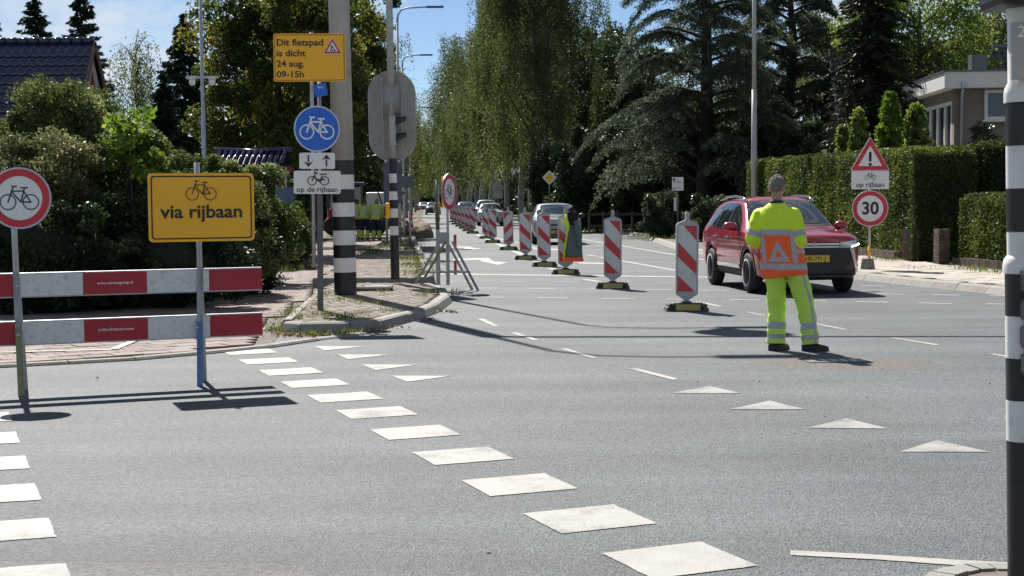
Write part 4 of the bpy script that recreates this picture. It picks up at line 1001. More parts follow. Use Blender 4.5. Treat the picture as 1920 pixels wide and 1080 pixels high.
# left house: dark glazed tile roof, gable towards the road
hx, hz = XG(186, 48), 48.0
h = thing('gabled_house', 'house with dark blue glazed tile roof and cream gable behind the wild shrubs', 'house', (hx, hz, 0))
rz_, eav, hd, wl_ = 6.62, 3.7, 2.45, 9.0                       # ridge height, eaves height, half depth, length
b = MB(); uv = []
b.add([(-.1, -hd + .35, 0), (-.1, hd - .35, 0), (-.1, hd - .35, eav), (-.1, 0, rz_ - .2), (-.1, -hd + .35, eav)], [(0, 1, 2, 3, 4)])
b.add([(-wl_, -hd + .35, 0), (-.1, -hd + .35, 0), (-.1, -hd + .35, eav), (-wl_, -hd + .35, eav)], [(0, 1, 2, 3)])
b.add([(-wl_, hd - .35, 0), (-.1, hd - .35, 0), (-.1, hd - .35, eav), (-wl_, hd - .35, eav)], [(3, 2, 1, 0)])
b.add([(-wl_, -hd + .35, 0), (-wl_, hd - .35, 0), (-wl_, hd - .35, eav), (-wl_, 0, rz_ - .45), (-wl_, -hd + .35, eav)], [(4, 3, 2, 1, 0)])
b.build('wall', 'render_cream', h)
sl = Vector((0, hd, rz_ - eav)).normalized()
roof = MB().add([(-wl_ - .3, -hd, eav), (0, -hd, eav), (0, 0, rz_), (-wl_ - .3, 0, rz_), (-wl_ - .3, hd, eav), (0, hd, eav)], [(0, 1, 2, 3), (3, 2, 5, 4)]).build('roof', 'roof_glaze', h)
tile_roof(roof, (-wl_ - .3 + 0.06, -hd, eav), (1, 0, 0), sl, 33, 9, 0.28, 0.39, 'roof_glaze', 300, 2)
rc = tile_mesh(0.3, 0.34, 'roof_glaze')
b = MB()
for k in range(26):
    x = -0.18 - k * 0.345
    bb = MB().tube([(x - .175, 0, rz_ + .03), (x + .17, 0, rz_ + .045)], [0.105, 0.125], 10); bb.build('ridge_tile', 'roof_glaze', roof, True)
for s in (-1, 1):
    d = Vector((0, s * hd, eav - rz_)); nrm = Vector((0, (rz_ - eav) * s, hd)).normalized() * .12
    a0, a1 = Vector((0.0, 0, rz_)), Vector((0.0, s * hd, eav)); MB().add([a0 + nrm * .5, a1 + nrm * .5, a1 - nrm * 1.2, a0 - nrm * 1.2, a0 + nrm * .5 + Vector((.05, 0, 0)), a1 + nrm * .5 + Vector((.05, 0, 0)), a1 - nrm * 1.2 + Vector((.05, 0, 0)), a0 - nrm * 1.2 + Vector((.05, 0, 0))],
        [(0, 1, 2, 3), (4, 7, 6, 5), (0, 4, 5, 1), (1, 5, 6, 2), (2, 6, 7, 3), (3, 7, 4, 0)]).build('bargeboard', 'fascia_brown', h)
w = MB().box((-.08, 0.1, 4.7), (.06, .75, .8)).build('window', 'fascia_brown', h); MB().box((-.04, 0.1, 4.7), (.03, .6, .65)).build('pane', 'window_glass', w)
MB().prism([(-.3, 5.2), (.3, 5.2), (0, 5.75)], 0, .05).build('gable_board', 'gate_red', h).matrix_local = Matrix.Translation((-.09, 0.05, 0)) @ Matrix.Rotation(R(90), 4, 'Z')

# right: flat roofed house of brown brick
cxr, czr = XG(1787, 54), 54.0
fh = thing('flat_roof_house', 'flat roofed brown brick house with white fascia behind the clipped hedges', 'house', (cxr, czr, 0), R(-3))
b, uv = MB(), []
LEN, DEP, HT = 7.0, 6.4, 5.35
win = (1.05, 2.7, 4.25, 5.3)
wall_quad(b, uv, (0, 0), (LEN, 0), 0, HT, [win])
wall_quad(b, uv, (0, DEP), (0, 0), 0, HT, [(DEP - 5.2, DEP - .35, 2.3, 4.95)])
uv_build(b, uv, 'wall', 'brick_wall_brown', fh)
MB().box((LEN / 2, DEP / 2, HT + .28), (LEN + .9, DEP + 1.0, .56)).build('fascia', 'trim_white', fh)
MB().box((LEN / 2, DEP / 2, HT + .59), (LEN + 1.0, DEP + 1.1, .05)).build('roof_edge', 'dark_steel', fh)
MB().box((1.1, 1.2, HT + .98), (.55, .55, .6)).build('chimney', 'dark_steel', fh)
def window(parent, x0, x1, z0, z1, y, fr=0.09, mull=(), depth=.12, glass='window_glass', axis='x', name='window'):
    fx = MB()
    def bx(ax, bz, sx, sz, yy, dp):
        c, s = ((ax, yy, bz), (sx, dp, sz)) if axis == 'x' else ((yy, ax, bz), (dp, sx, sz)); fx.box(c, s)
    xm, zm = (x0 + x1) / 2, (z0 + z1) / 2
    bx(xm, z0 + fr / 2, x1 - x0, fr, y, depth); bx(xm, z1 - fr / 2, x1 - x0, fr, y, depth)
    bx(x0 + fr / 2, zm, fr, z1 - z0 - 2 * fr, y, depth); bx(x1 - fr / 2, zm, fr, z1 - z0 - 2 * fr, y, depth)
    for mxx in mull: bx(mxx, zm, fr * 1.1, z1 - z0 - 2 * fr, y, depth * .9)
    f = fx.build(name, 'trim_white', parent)
    edges = [x0 + fr] + [m_ for m_ in mull] + [x1 - fr]
    for e0, e1 in zip(edges[:-1], edges[1:]):
        c, s = (((e0 + e1) / 2, y + .02, zm), (e1 - e0 - .02, .02, z1 - z0 - 2 * fr - .01)) if axis == 'x' else ((y + .02, (e0 + e1) / 2, zm), (.02, e1 - e0 - .02, z1 - z0 - 2 * fr - .01))
        MB().box(c, s).build('pane', glass, f)
    return f
mat('curtain', (0.10, 0.12, 0.15), 0.8, 0, 0.2, 1.2)
window(fh, 1.05, 2.7, 4.25, 5.3, 0.04, 0.11)
MB().box((1.87, -.05, 4.21), (1.8, .25, .07)).build('sill', 'trim_white', fh)
window(fh, .35, 5.2, 2.3, 4.95, 0.05, 0.12, (1.5, 2.7, 3.9), axis='y')
MB().tube([(.24, -.09, 0), (.24, -.09, HT - .3), (.24, -.3, HT + .1)], .055, 8).build('downpipe', 'galv', fh, True)
MB().box((.24, -.52, HT + .12), (.22, .12, .16)).build('hopper', 'galv', fh)
bal = MB().box((-.95, 2.6, 2.0), (1.7, 5.4, .18)).build('balcony', 'trim_white', fh)
for zz in (2.45, 2.85): MB().box((-1.8, 2.6, zz), (.05, 5.4, .24)).build('rail_board', 'trim_white', bal); MB().box((-.95, -.1, zz), (1.65, .05, .24)).build('rail_board', 'trim_white', bal)
MB().box((-1.8, 2.6, 3.2), (.07, 5.5, .06)).build('handrail', 'wood_grey', bal); MB().box((-.95, -.1, 3.2), (1.65, .07, .06)).build('handrail', 'wood_grey', bal)
for yy in (-.1, 1.7, 3.5, 5.2): MB().box((-1.75, yy, 2.6), (.06, .06, 1.15)).build('rail_post', 'trim_white', bal)

# right: red brick house with steep grey tiles further back
px0 = XG(1566, 66)
ph = thing('pitched_roof_house', 'red brick house with steep glinting grey tile roof behind the spruce', 'house', (px0, 66, 0), R(-4))
LH, HD, EV, RG = 13.5, 3.6, 4.1, 7.9
b, uv = MB(), []
wall_quad(b, uv, (0, -HD + .3), (LH, -HD + .3), 0, EV, [(1.2, 2.3, 2.0, 3.6)])
wall_quad(b, uv, (0, HD - .3), (0, -HD + .3), 0, EV)
b.add([(0, HD - .3, EV), (0, -HD + .3, EV), (0, 0, RG - .3)], [(0, 1, 2)]); uv += [(0, 0), (6, 0), (3, 3.5)]
uv_build(b, uv, 'wall', 'brick_wall_red', ph)
sl = Vector((0, HD, RG - EV)).normalized()
rf = MB().add([(-.3, -HD, EV), (LH, -HD, EV), (LH, 0, RG), (-.3, 0, RG), (LH, HD, EV), (-.3, HD, EV)], [(0, 1, 2, 3), (3, 2, 4, 5)]).build('roof', 'roof_grey', ph)
tile_roof(rf, (-.3, -HD, EV), (1, 0, 0), sl, 44, 14, 0.31, 0.37, 'roof_grey', 300, 4)
MB().box((LH / 2, 0, RG + .05), (LH + .4, .28, .14)).build('ridge_cap', 'roof_grey', rf)
d = Vector((0, -HD, EV - RG)); a0 = Vector((-.32, 0, RG + .05)); a1 = a0 + d
MB().add([a0, a1, a1 + Vector((0, 0, -.28)), a0 + Vector((0, 0, -.28)), a0 + Vector((.06, 0, 0)), a1 + Vector((.06, 0, 0)), a1 + Vector((.06, 0, -.28)), a0 + Vector((.06, 0, -.28))], [(0, 1, 2, 3), (4, 7, 6, 5), (0, 4, 5, 1), (1, 5, 6, 2), (3, 2, 6, 7), (0, 3, 7, 4)]).build('bargeboard', 'trim_white', ph)
window(ph, 1.2, 2.3, 2.0, 3.6, -HD + .32, 0.1, (1.75,))
f = MB().box((-.02, 0.3, 4.9), (.08, .9, 1.2)).build('window', 'trim_white', ph)
MB().box((-.07, 0.3, 4.9), (.03, .72, 1.0)).build('pane', 'window_glass', f)
b = MB().box((10.3, 0, RG + .7), (.7, .7, 1.5)); b.build('chimney', 'brick_brown_1', ph)

# little tiled gate beyond the wild shrubs
gz = 40.0
g = thing('tiled_gate', 'small oriental gate with dark blue roll tiles and red beams', 'gate', (XG(478, gz), gz, 0))
s_ = FOCAL_PX / gz; gw = 130 / s_
ty = PD(480, 292, gz).z; eb = PD(480, 305, gz).z
sl2 = Vector((0, .75, ty - eb + .25)).normalized()
rf = MB().add([(-gw / 2, -.7, eb - .05), (gw / 2, -.7, eb - .05), (gw / 2, 0, ty + .1), (-gw / 2, 0, ty + .1), (gw / 2, .7, eb - .05), (-gw / 2, .7, eb - .05)], [(0, 1, 2, 3), (3, 2, 4, 5)]).build('roof', 'roof_glaze', g)
for k in range(12):
    x = -gw / 2 + .06 + k * (gw - .12) / 11
    MB().tube([(x, -.74, eb - .03), (x, -.05, ty + .12)], .05, 8).build('roof_tile', 'roof_glaze', rf, True)
MB().tube([(-gw / 2 - .12, 0, ty + .17), (0, 0, ty + .12), (gw / 2 + .12, 0, ty + .17)], .06, 8).build('ridge_tile', 'roof_glaze', rf, True)
MB().box((0, -.35, eb - .19), (gw + .3, .12, .13)).build('beam', 'gate_red', g); MB().box((0, .3, eb - .19), (gw + .2, .12, .13)).build('beam', 'gate_red', g)
for x in (-gw * .42, gw * .42): MB().box((x, -.2, eb / 2 - .12), (.15, .15, eb - .25)).build('post', 'gate_red', g)
MB().box((.1, .12, eb / 2 - .15), (gw * .82, .06, eb - .3)).build('panel', 'trim_white', g)
for x in (-.35, .1, .55): MB().box((x, .07, eb / 2 - .15), (.04, .03, eb - .3)).build('panel_bar', 'concrete', g)

# brick gate pillars and low edging walls on the right
def pillar(name, label, loc, w, d, hgt, rz):
    t = thing(name, label, 'gate pillar', loc, rz)
    MB().box((0, 0, hgt / 2), (w - .02, d - .02, hgt - .012)).build('mortar_core', 'joint_sand', t)
    bw, bh, g_ = 0.21, 0.055, 0.011; rnd = random.Random(hash(name) % 99)
    me = []
    for m_ in ('brick_brown_0', 'brick_brown_1', 'brick_brown_2'):
        bb = MB().box((0, 0, 0), (1, 1, 1)); q = bb.mesh('brick'); q.materials.append(MATS[m_]); me.append(q)
    rows = int(hgt / (bh + g_))
    for r in range(rows):
        z = (r + .5) * (bh + g_)
        last = r == rows - 1
        for side, L_, off in (('f', w, -d / 2), ('l', d, -w / 2), ('r', d, w / 2)):
            step = (0.066 if last else bw + g_); n = max(1, round(L_ / step)); st = L_ / n; sh = (st / 2 if (r % 2 and not last) else 0)
            k0 = -L_ / 2 - (sh if sh else 0)
            for k in range(n + (1 if sh else 0)):
                a0 = max(-L_ / 2, k0 + k * st); a1 = min(L_ / 2, k0 + (k + 1) * st)
                if a1 - a0 < .03: continue
                o = bpy.data.objects.new('brick', rnd.choice(me)); COL.objects.link(o); o.parent = t; c = (a0 + a1) / 2; ln_ = a1 - a0 - g_
                zz = z if not last else hgt - .04; hh = bh if not last else .1
                if side == 'f': o.location = (c, off + .02, zz); o.scale = (ln_, .05 + rnd.uniform(0, .006), hh)
                else: o.location = (off + (.02 if off < 0 else -.02), c, zz); o.scale = (.05, max(.02, ln_ - (.03 if abs(c) > L_ / 2 - st else 0)), hh)
    return t
p1 = G(1724, 489, .1); pillar('gate_pillar', 'wide brown brick gate pillar under the tall clipped hedge', (p1.x, p1.y + .25, .09), .46, .5, .72, R(32))
p2 = G(1769, 495, .1); pillar('gate_pillar', 'narrow brown brick gate pillar beside the low hedge', (p2.x, p2.y + .15, .09), .24, .36, .76, R(4))
def edging(name, label, a, b_, hgt):
    a, b_ = Vector(a[:2]), Vector(b_[:2]); L_ = (b_ - a).length; t = thing(name, label, 'low wall', (a.x, a.y, .09), math.atan2(b_.y - a.y, b_.x - a.x))
    n = int(L_ / .066); rnd = random.Random(3); me = []
    MB().box((L_ / 2, 0, hgt / 2 - .02), (L_, .16, hgt - .04)).build('mortar_core', 'joint_sand', t)
    for m_ in ('brick_brown_0', 'brick_brown_1', 'brick_brown_2'):
        q = MB().box((0, 0, hgt / 2), (.055, .2, hgt)).mesh('brick'); q.materials.append(MATS[m_]); me.append(q)
    for k in range(n):
        o = bpy.data.objects.new('brick', rnd.choice(me)); COL.objects.link(o); o.parent = t; o.location = ((k + .5) * L_ / n, rnd.uniform(-.004, .004), rnd.uniform(-.008, .006))
edging('edging_wall', 'low brick edging wall under the tall hedge', (9.02, 35.6), (8.75, 40.5), .2)
edging('edging_wall', 'low brick edging wall under the low hedge', (10.55, 26.8), (9.62, 33.0), .16)
# garden fence in the shade
fz = 66
f = thing('picket_fence', 'weathered wooden garden fence in the shade of the dark trees', 'fence', (XG(1105, fz), fz, 0.08))
for k in range(7): MB().box((k * .62, 0, .48), (.09, .09, .95)).build('post', 'wood_grey', f)
for z in (.35, .85): MB().box((1.86, .06, z), (3.8, .03, .1)).build('rail', 'wood_grey', f)
# ------------------------------------------------------------------ signs and street furniture
def disc_sign(parent, r, cx, cz, y, kind, thick=0.012):
    """round sign plate facing -y with its printed face"""
    pl = MB().prism(circ(r, 48, cx, cz), y, y + thick).build('sign_plate', 'sign_white' if kind != 'blue' else 'sign_white', parent)
    MB().ring(r - .004, r + .006, y - .003, y + thick + .004, (cx, cz), 48).build('rim', 'galv', pl)
    if kind == 'blue':
        MB().prism(circ(r * .955, 48, cx, cz), y - .002, y - .0005).build('blue_field', 'sign_blue', pl)
        bike(pl, 'sign_white', cx, cz - r * .14, r * 1.5, y - .004, 0.12)
    else:
        MB().ring(r * .73, r * .965, y - .002, y - .0003, (cx, cz), 48).build('red_ring', 'sign_red', pl)
        if kind == 'bike': bike(pl, 'sign_ink', cx, cz - r * .13, r * 1.22, y - .003, 0.085)
        else: text(kind, r * .98, 'sign_ink', pl, cx, cz - r * 0.02, y - .003, 0.025, 0.98)
    MB().box((cx, y + thick + .018, cz), (.05, .03, r * 1.2)).build('bracket', 'steel', pl)
    return pl
def plate(parent, w, h, cx, cz, y, m, border=None, r=.03, thick=.014, name='sign_plate', bw=.008, inset=.02):
    pl = MB().prism(rrect(w, h, r, 5, cx, cz), y, y + thick).build(name, m, parent)
    if border:
        o, i = rrect(w - 2 * inset, h - 2 * inset, max(.004, r * .8), 5, cx, cz), rrect(w - 2 * inset - 2 * bw, h - 2 * inset - 2 * bw, max(.003, r * .8 - bw * .4), 5, cx, cz)
        b = MB(); n = len(o); b.add([(p[0], y - .0015, p[1]) for p in o] + [(p[0], y - .0015, p[1]) for p in i], [(k, (k + 1) % n, n + (k + 1) % n, n + k) for k in range(n)])
        b.build('border', border, pl)
    MB().box((cx, y + thick + .015, cz), (.05, .028, h * .7)).build('bracket', 'steel', pl)
    return pl
def banded(parent, x, y, z_levels, r, n=24, name='pole_band', taper=None):
    """painted sections of a post, stacked end to end: [(z0, z1, material)]"""
    for z0, z1, m in z_levels:
        r0 = taper(z0) if taper else r; r1 = taper(z1) if taper else r
        autosmooth(MB().lathe([(r0, z0 + .0008), (r1, z1 - .0008)], (x, y, 0), n).build(name, m, parent))

# --- barrier with two planks
mat('plank_white', (0.68, 0.675, 0.65), 0.5, 0, 0.06, 4, dirt=(0.14, 0.14, 0.14), dirt_amt=0.7, dirt_scale=22)
mat('plank_red', (0.40, 0.018, 0.028), 0.5, 0, 0.1, 4, dirt=(0.24, 0.015, 0.02), dirt_amt=0.5, dirt_scale=8)
mat('leg_blue', (0.10, 0.19, 0.40), 0.5, 0.2, 0.2, 8, dirt=(0.2, 0.2, 0.2), dirt_amt=0.4)
mat('leg_green', (0.24, 0.25, 0.12), 0.55, 0.1, 0.25, 8, dirt=(0.1, 0.1, 0.07), dirt_amt=0.6)
fl, fr_ = G(40, 742), G(375, 724)
ang = math.atan2(fr_.y - fl.y, fr_.x - fl.x); span = (fr_ - fl).length
bar = thing('road_barrier', 'red and white plank barrier on two legged stands closing the cycle path', 'barrier', (fl.x, fl.y, 0), ang)
edges = [-1.06, -.54, -.01, .52, 1.045, 1.57, 2.03]
for z0, nm, fl_ in ((.80, 'www.versteegroep.nl', False), (.405, 'www.versteegroep.nl', True)):
    pk = MB().box(((edges[0] + edges[-1]) / 2, .10, z0 + .1), (edges[-1] - edges[0], .030, .205), bev=.004).build('plank', 'galv', bar)
    for k, (a, c) in enumerate(zip(edges[:-1], edges[1:])):
        red = k % 2 == 1
        MB().box(((a + c) / 2, .0825, z0 + .1), (c - a - .003, .004, .182)).build('reflective_panel', 'plank_red' if red else 'plank_white', pk)
        if k == 3: text(nm, .034, 'sign_white', pk, (a + c) / 2, z0 + .1, .0795, .01, 1.0, flip=fl_)
for x, mf, mr in ((0, 'leg_green', 'steel'), (span, 'leg_blue', 'steel')):
    lx = .0 if x == 0 else .045
    b = MB().tube([(x, 0, 0), (x - .005 + lx * .55, .055, .55)], .026, 4); b.build('leg', mf, bar)
    b = MB().tube([(x - .005 + lx * .55, .055, .552), (x - .01 + lx, .075, 1.01)], .026, 4); b.build('upright', 'steel', bar)
    MB().tube([(x + .06 + lx, .36, 0), (x + .0 + lx, .125, .98)], .024, 4).build('leg', mr, bar)
    MB().box((x + .02, .17, .40), (.03, .2, .03)).build('cross_brace', 'steel', bar)
    for zz in (.9, .5): MB().lathe([(.012, 0), (.012, .012)], (x - .008, .018, zz), 8, 'y').build('bolt', 'galv', bar)
sn = thing('no_cycling_sign', 'round red-rimmed no-cycling sign mounted on the plank barrier', 'road sign', bar.matrix_basis @ Vector((-.0, .16, .98)), ang)
MB().tube([(0, 0, -.15), (-.015, 0, .82)], .024, 12).build('pole', 'galv', sn, True)
disc_sign(sn, .248, .035, .635, -.045, 'bike')
sy = thing('detour_sign', 'yellow sign reading via rijbaan mounted on the plank barrier', 'road sign', bar.matrix_basis @ Vector((span + .05, .16, .98)), ang)
MB().tube([(0, 0, -.15), (-.01, 0, .93)], .024, 12).build('pole', 'galv', sy, True)
pl = plate(sy, .905, .585, .02, .545, -.045, 'sign_yellow', 'sign_ink', .035, bw=.012, inset=.022)
bike(pl, 'sign_ink', .015, .66, .26, -.049, 0.075); text('via rijbaan', .158, 'sign_ink', pl, .02, .505, -.0485, .02, 1.10)

# --- permanent cycle path sign on the island
ip = G(601, 580, .12)
cs = thing('cycle_path_sign', 'grey post with blue cycle path disc, arrow plate and moped plate on the brick island', 'road sign', ip, R(2), ry=R(.6))
S_ = 141.0
zz = lambda v: (580 - v) / S_
MB().box((0, 0, zz(365) / 2 - .1), (.075, .06, zz(365) + .2)).build('post', 'dark_steel', cs)
MB().tube([(0, 0, zz(366)), (0, 0, zz(150))], .026, 12).build('pole', 'steel', cs, True)
disc_sign(cs, .302, -.03, zz(239), -.06, 'blue')
pl = plate(cs, .475, .215, -.03, zz(299), -.06, 'sign_white', None, .025)
for sx, up in ((-.115, -1), (.125, 1)):
    z0 = zz(299); b = MB(); b.prism([(-.03 + sx - .011, z0 - .075 * up), (-.03 + sx + .011, z0 - .075 * up), (-.03 + sx + .011, z0 + .02 * up), (-.03 + sx - .011, z0 + .02 * up)], -.0625, -.0605)
    b.build('arrow_shaft', 'sign_ink', pl)
    MB().prism([(-.03 + sx - .058, z0 + .012 * up), (-.03 + sx, z0 + .03 * up), (-.03 + sx + .058, z0 + .012 * up), (-.03 + sx, z0 + .085 * up)], -.0628, -.0606).build('arrow_head', 'sign_ink', pl)
pl = plate(cs, .625, .31, -.03, zz(339.5), -.06, 'sign_white', None, .03)
bike(pl, 'sign_ink', -.015, zz(339.5) + .02, .28, -.064, .13, True, 'moped_symbol'); text('op de rijbaan', .094, 'sign_ink', pl, -.03, zz(339.5) - .098, -.0625, .012, 1.12)
np_ = MB().box((.02, -.035, zz(166)), (.17, .012, .17), ry=R(-10)).build('name_plate', 'sign_blue', cs)
text('fiets', .045, 'sign_white', np_, .015, zz(161), -.043, .005)
# --- temporary yellow sign strapped to the post
ts = thing('closure_sign', 'yellow sign reading Dit fietspad is dicht on a pipe strapped to the island post', 'road sign', (ip.x - .075, ip.y - .03, .12), R(1), ry=R(.2))
MB().tube([(0, 0, zz(500)), (0, 0, zz(58))], .024, 12).build('pole', 'galv', ts, True)
for v in (430, 300): MB().lathe([(.034, 0), (.034, .03)], (0, 0, zz(v)), 12).build('strap', 'steel', ts)
b0 = plate(ts, .955, .635, -.02, zz(106), -.05, 'sign_yellow', 'sign_ink', .03, bw=.008, inset=.015)
for i, (s, sz) in enumerate([('Dit fietspad', .122), ('is dicht', .122), ('24 aug.', .118), ('09-15h', .118)]):
    text(s, sz, 'sign_ink', b0, -.46, zz(106) + .195 - .14 * i, -.0535, .02, 1.10, 'LEFT')
tri = lambda k, cx, cz: [(cx + k * math.cos(R(90 + 120 * i)), cz + k * math.sin(R(90 + 120 * i))) for i in range(3)]
c_ = (.285, zz(106) + .12)
MB().prism(tri(.148, *c_), -.053, -.0505).build('warning_border', 'sign_white', b0); MB().prism(tri(.135, *c_), -.0545, -.0532).build('warning_red', 'sign_red', b0); MB().prism(tri(.088, *c_), -.056, -.0548).build('warning_field', 'sign_white', b0)
w = MB().stroke([(c_[0] - .03, c_[1] - .035), (c_[0] - .012, c_[1] - .005), (c_[0] + .002, c_[1] - .035)], .011, -.0575, -.0562); w.stroke([(c_[0] - .012, c_[1] - .005), (c_[0] - .014, c_[1] + .024), (c_[0] + .018, c_[1] - .002)], .012, -.0577, -.0562)
w.prism(circ(.008, 10, c_[0] - .012, c_[1] + .036), -.0575, -.0562).prism([(c_[0] + .01, c_[1] - .037), (c_[0] + .052, c_[1] - .037), (c_[0] + .03, c_[1] - .012)], -.0575, -.0562)
w.build('digger_symbol', 'sign_ink', b0)

# --- thick striped mast with signal arm and lamp
mp_ = G(648, 551, .12); S2 = 2860 / mp_.y
mast = thing('signal_mast', 'thick grey mast with black and white bands standing on the brick island', 'mast', mp_, 0, ry=R(-.45))
zv = lambda v: (551 - v) / S2
lev = [(551.5, 510, 'paint_black'), (510, 483, 'paint_white'), (483, 459, 'paint_black'), (459, 432, 'paint_white'), (432, 406, 'paint_black'), (406, 380, 'paint_white'), (380, 355, 'paint_black'), (355, 328, 'paint_white'), (328, 301, 'paint_black')]
tp_ = lambda z: .178 - .0022 * z
banded(mast, 0, 0, [(zv(a), zv(c), m) for a, c, m in lev], .17, 32, taper=tp_)
MB().lathe([(tp_(2.1), zv(301) + .001), (.162, 5.0), (.15, 7.55)], n=32).build('shaft', 'pole_grey', mast, True)
MB().tube([(0, 0, 7.45), (.25, 0, 7.62), (3.0, -.2, 7.62), (7.4, -.6, 7.62)], [.075, .075, .065, .05], 12).build('arm', 'pole_grey', mast, True)
MB().tube([(0, 0, 7.5), (0, 0, 9.6), (.25, 0, 10.2), (.8, 0, 10.42), (1.6, 0, 10.45)], [.06, .045, .04, .038, .036], 10).build('lamp_arm', 'pole_grey', mast, True)
MB().box((1.75, 0, 10.45), (.85, .3, .09), bev=.03).build('lamp_head', 'dark_steel', mast)
sg = MB().prism([(3.0 + .52 * math.cos(t), 7.2 + .62 * math.sin(t)) for t in np.linspace(0, 2 * math.pi, 28)[:-1]], -.1, -.08).build('signal_shield', 'sign_back', mast)
MB().box((3.0, .05, 7.2), (.3, .25, .95), bev=.03).build('signal_head', 'paint_black', sg)
# --- traffic light seen from behind
tl0 = G(741, 522, .2); S3 = 2860 / tl0.y
tl = thing('traffic_light', 'traffic light on a banded pole seen from behind its oval grey shield', 'traffic light', tl0, 0, ry=R(-.5))
zt = lambda v: (522 - v) / S3
lev = [(524, 441, 'paint_black'), (441, 424, 'paint_white'), (424, 408, 'paint_black'), (408, 391, 'paint_white'), (391, 375, 'paint_black'), (375, 359, 'paint_white'), (359, 343, 'paint_black'), (343, 326, 'paint_white'), (326, 298, 'paint_black')]
banded(tl, 0, 0, [(zt(a), zt(c), m) for a, c, m in lev], .073, 20, taper=lambda z: .078 if z < 1.43 else .068)
MB().lathe([(.064, zt(298) + .001), (.058, 5.6), (.045, 5.65), (.04, 9.4)], n=14).build('shaft', 'pole_grey', tl, True)
MB().tube([(0, 0, 9.4), (.15, 0, 9.8), (.7, 0, 10.0), (1.5, 0, 10.0)], [.038, .036, .034, .03], 8).build('lamp_arm', 'pole_grey', tl, True)
MB().box((1.75, 0, 10.0), (.75, .26, .08), bev=.02).build('lamp_head', 'dark_steel', tl)
W_, H_ = 88 / S3, 168 / S3; zc = zt(218)
oval = []
for k in range(40):
    a = 2 * math.pi * k / 40; oval.append((W_ / 2 * math.cos(a), zc + (H_ / 2 - W_ / 2) * (1 if math.sin(a) >= 0 else -1) + W_ / 2 * math.sin(a)))
sh = MB().prism(oval, .13, .145).build('shield', 'sign_back', tl)
MB().add([(x, .128, z) for x, z in oval] + [(x * 1.02, .126, zc + (z - zc) * 1.012) for x, z in oval] + [(x * 1.02, .15, zc + (z - zc) * 1.012) for x, z in oval], [(k, (k + 1) % 40, 40 + (k + 1) % 40, 40 + k) for k in range(40)] + [(40 + k, 40 + (k + 1) % 40, 80 + (k + 1) % 40, 80 + k) for k in range(40)]).build('shield_rim', 'galv', sh)
for sx in (-.17, .17): MB().box((sx, .115, zc + .05), (.022, .022, H_ * .8)).build('shield_rail', 'steel', sh)
for z in (zt(160), zt(198), zt(234), zt(272)): MB().box((0, .105, z), (.38, .02, .02)).build('shield_bracket', 'steel', sh)
MB().tube([(0, .09, zt(215)), (0, .09, zt(160))], [.15, .155], 16).build('signal_housing', 'sign_back', tl, True)
for k in range(3): MB().lathe([(.14, .15), (.15, .36)], (0, .1, zt(185) - k * .42 + .2), 14, 'y').build('signal_visor', 'paint_black', sh)
bx_ = MB().box((.02, -.04, zt(247)), (.11, .14, .52), bev=.02).build('cycle_signal', 'pole_grey', tl)
for z in (zt(230), zt(260)):
    b = MB(); n = 12; vs = []
    for k in range(n + 1):
        a = math.pi * (1.05 * k / n - .03); vs += [(.075, -.04 + .085 * math.cos(a), z + .1 * math.sin(a) - .02), (.25, -.04 + .05 * math.cos(a), z + .07 * math.sin(a) + .03)]
    b.add(vs, [(2 * k, 2 * k + 1, 2 * k + 3, 2 * k + 2) for k in range(n)]); b.build('signal_visor', 'paint_black', bx_)
    MB().lathe([(.075, .073), (.07, .09)], (0, -.04, z), 14, 'x').build('lens', 'paint_black', bx_)
MB().tube([(.02, -.03, zt(262)), (0, -.03, zt(295))], [.04, .03], 8).build('signal_bracket', 'pole_grey', tl, True)
btn = MB().box((-.1, -.03, zt(395)), (.08, .12, .28), bev=.03).build('push_button', 'sign_yellow', tl)
# --- foreground pole with signal heads
fp = G(1922, 1092, .02); S4 = 2860 / fp.y
fg = thing('signal_pole', 'black and white banded signal pole rising from the kerbed corner', 'pole', fp, 0, ry=R(-1.1))
zf = lambda v: (1092 - v) / S4
rr = .067
lev = [(1110, 820, 'paint_black'), (820, 742, 'paint_white'), (742, 663, 'paint_black'), (663, 583, 'paint_white'), (583, 505, 'paint_black')]
banded(fg, 0, 0, [(zf(a), zf(c), m) for a, c, m in lev], rr, 28)
autosmooth(MB().lathe([(rr, zf(505) + .001), (rr + .008, zf(503)), (rr + .008, zf(488)), (rr + .002, zf(476)), (rr - .009, zf(470)), (rr - .009, zf(426))], n=28).build('pole_band', 'paint_white', fg))
banded(fg, 0, 0, [(zf(425), zf(345), 'paint_black'), (zf(345), zf(265), 'paint_white'), (zf(265), zf(186), 'paint_black')], rr - .008, 28)
autosmooth(MB().lathe([(rr - .002, zf(185)), (rr - .002, zf(170)), (rr - .006, zf(158)), (rr - .018, zf(148)), (rr - .018, zf(30)), (rr - .012, zf(26)), (rr - .012, zf(0))], n=28).build('pole_head', 'paint_white', fg))
npl = MB().box((-.006, -rr + .005, zf(92)), (.105, .02, .22), bev=.004).build('number_plate', 'pole_grey', fg); text('23', .062, 'sign_white', npl, -.004, zf(58), -rr - .0065, .01)
hd = MB().box((.06, -.0, zf(-60)), (.36, .3, .30), bev=.03).build('signal_head', 'paint_black', fg)
for k in range(4):
    z = zf(516 + 52 * k); b = MB().box((.012, -.115, z), (.10, .11, .092), bev=.022).build('cycle_signal_unit', 'paint_black', fg)
    MB().lathe([(.036, 0), (.034, -.05)], (.012, -.168, z), 16, 'y').build('signal_visor', 'rubber', b)

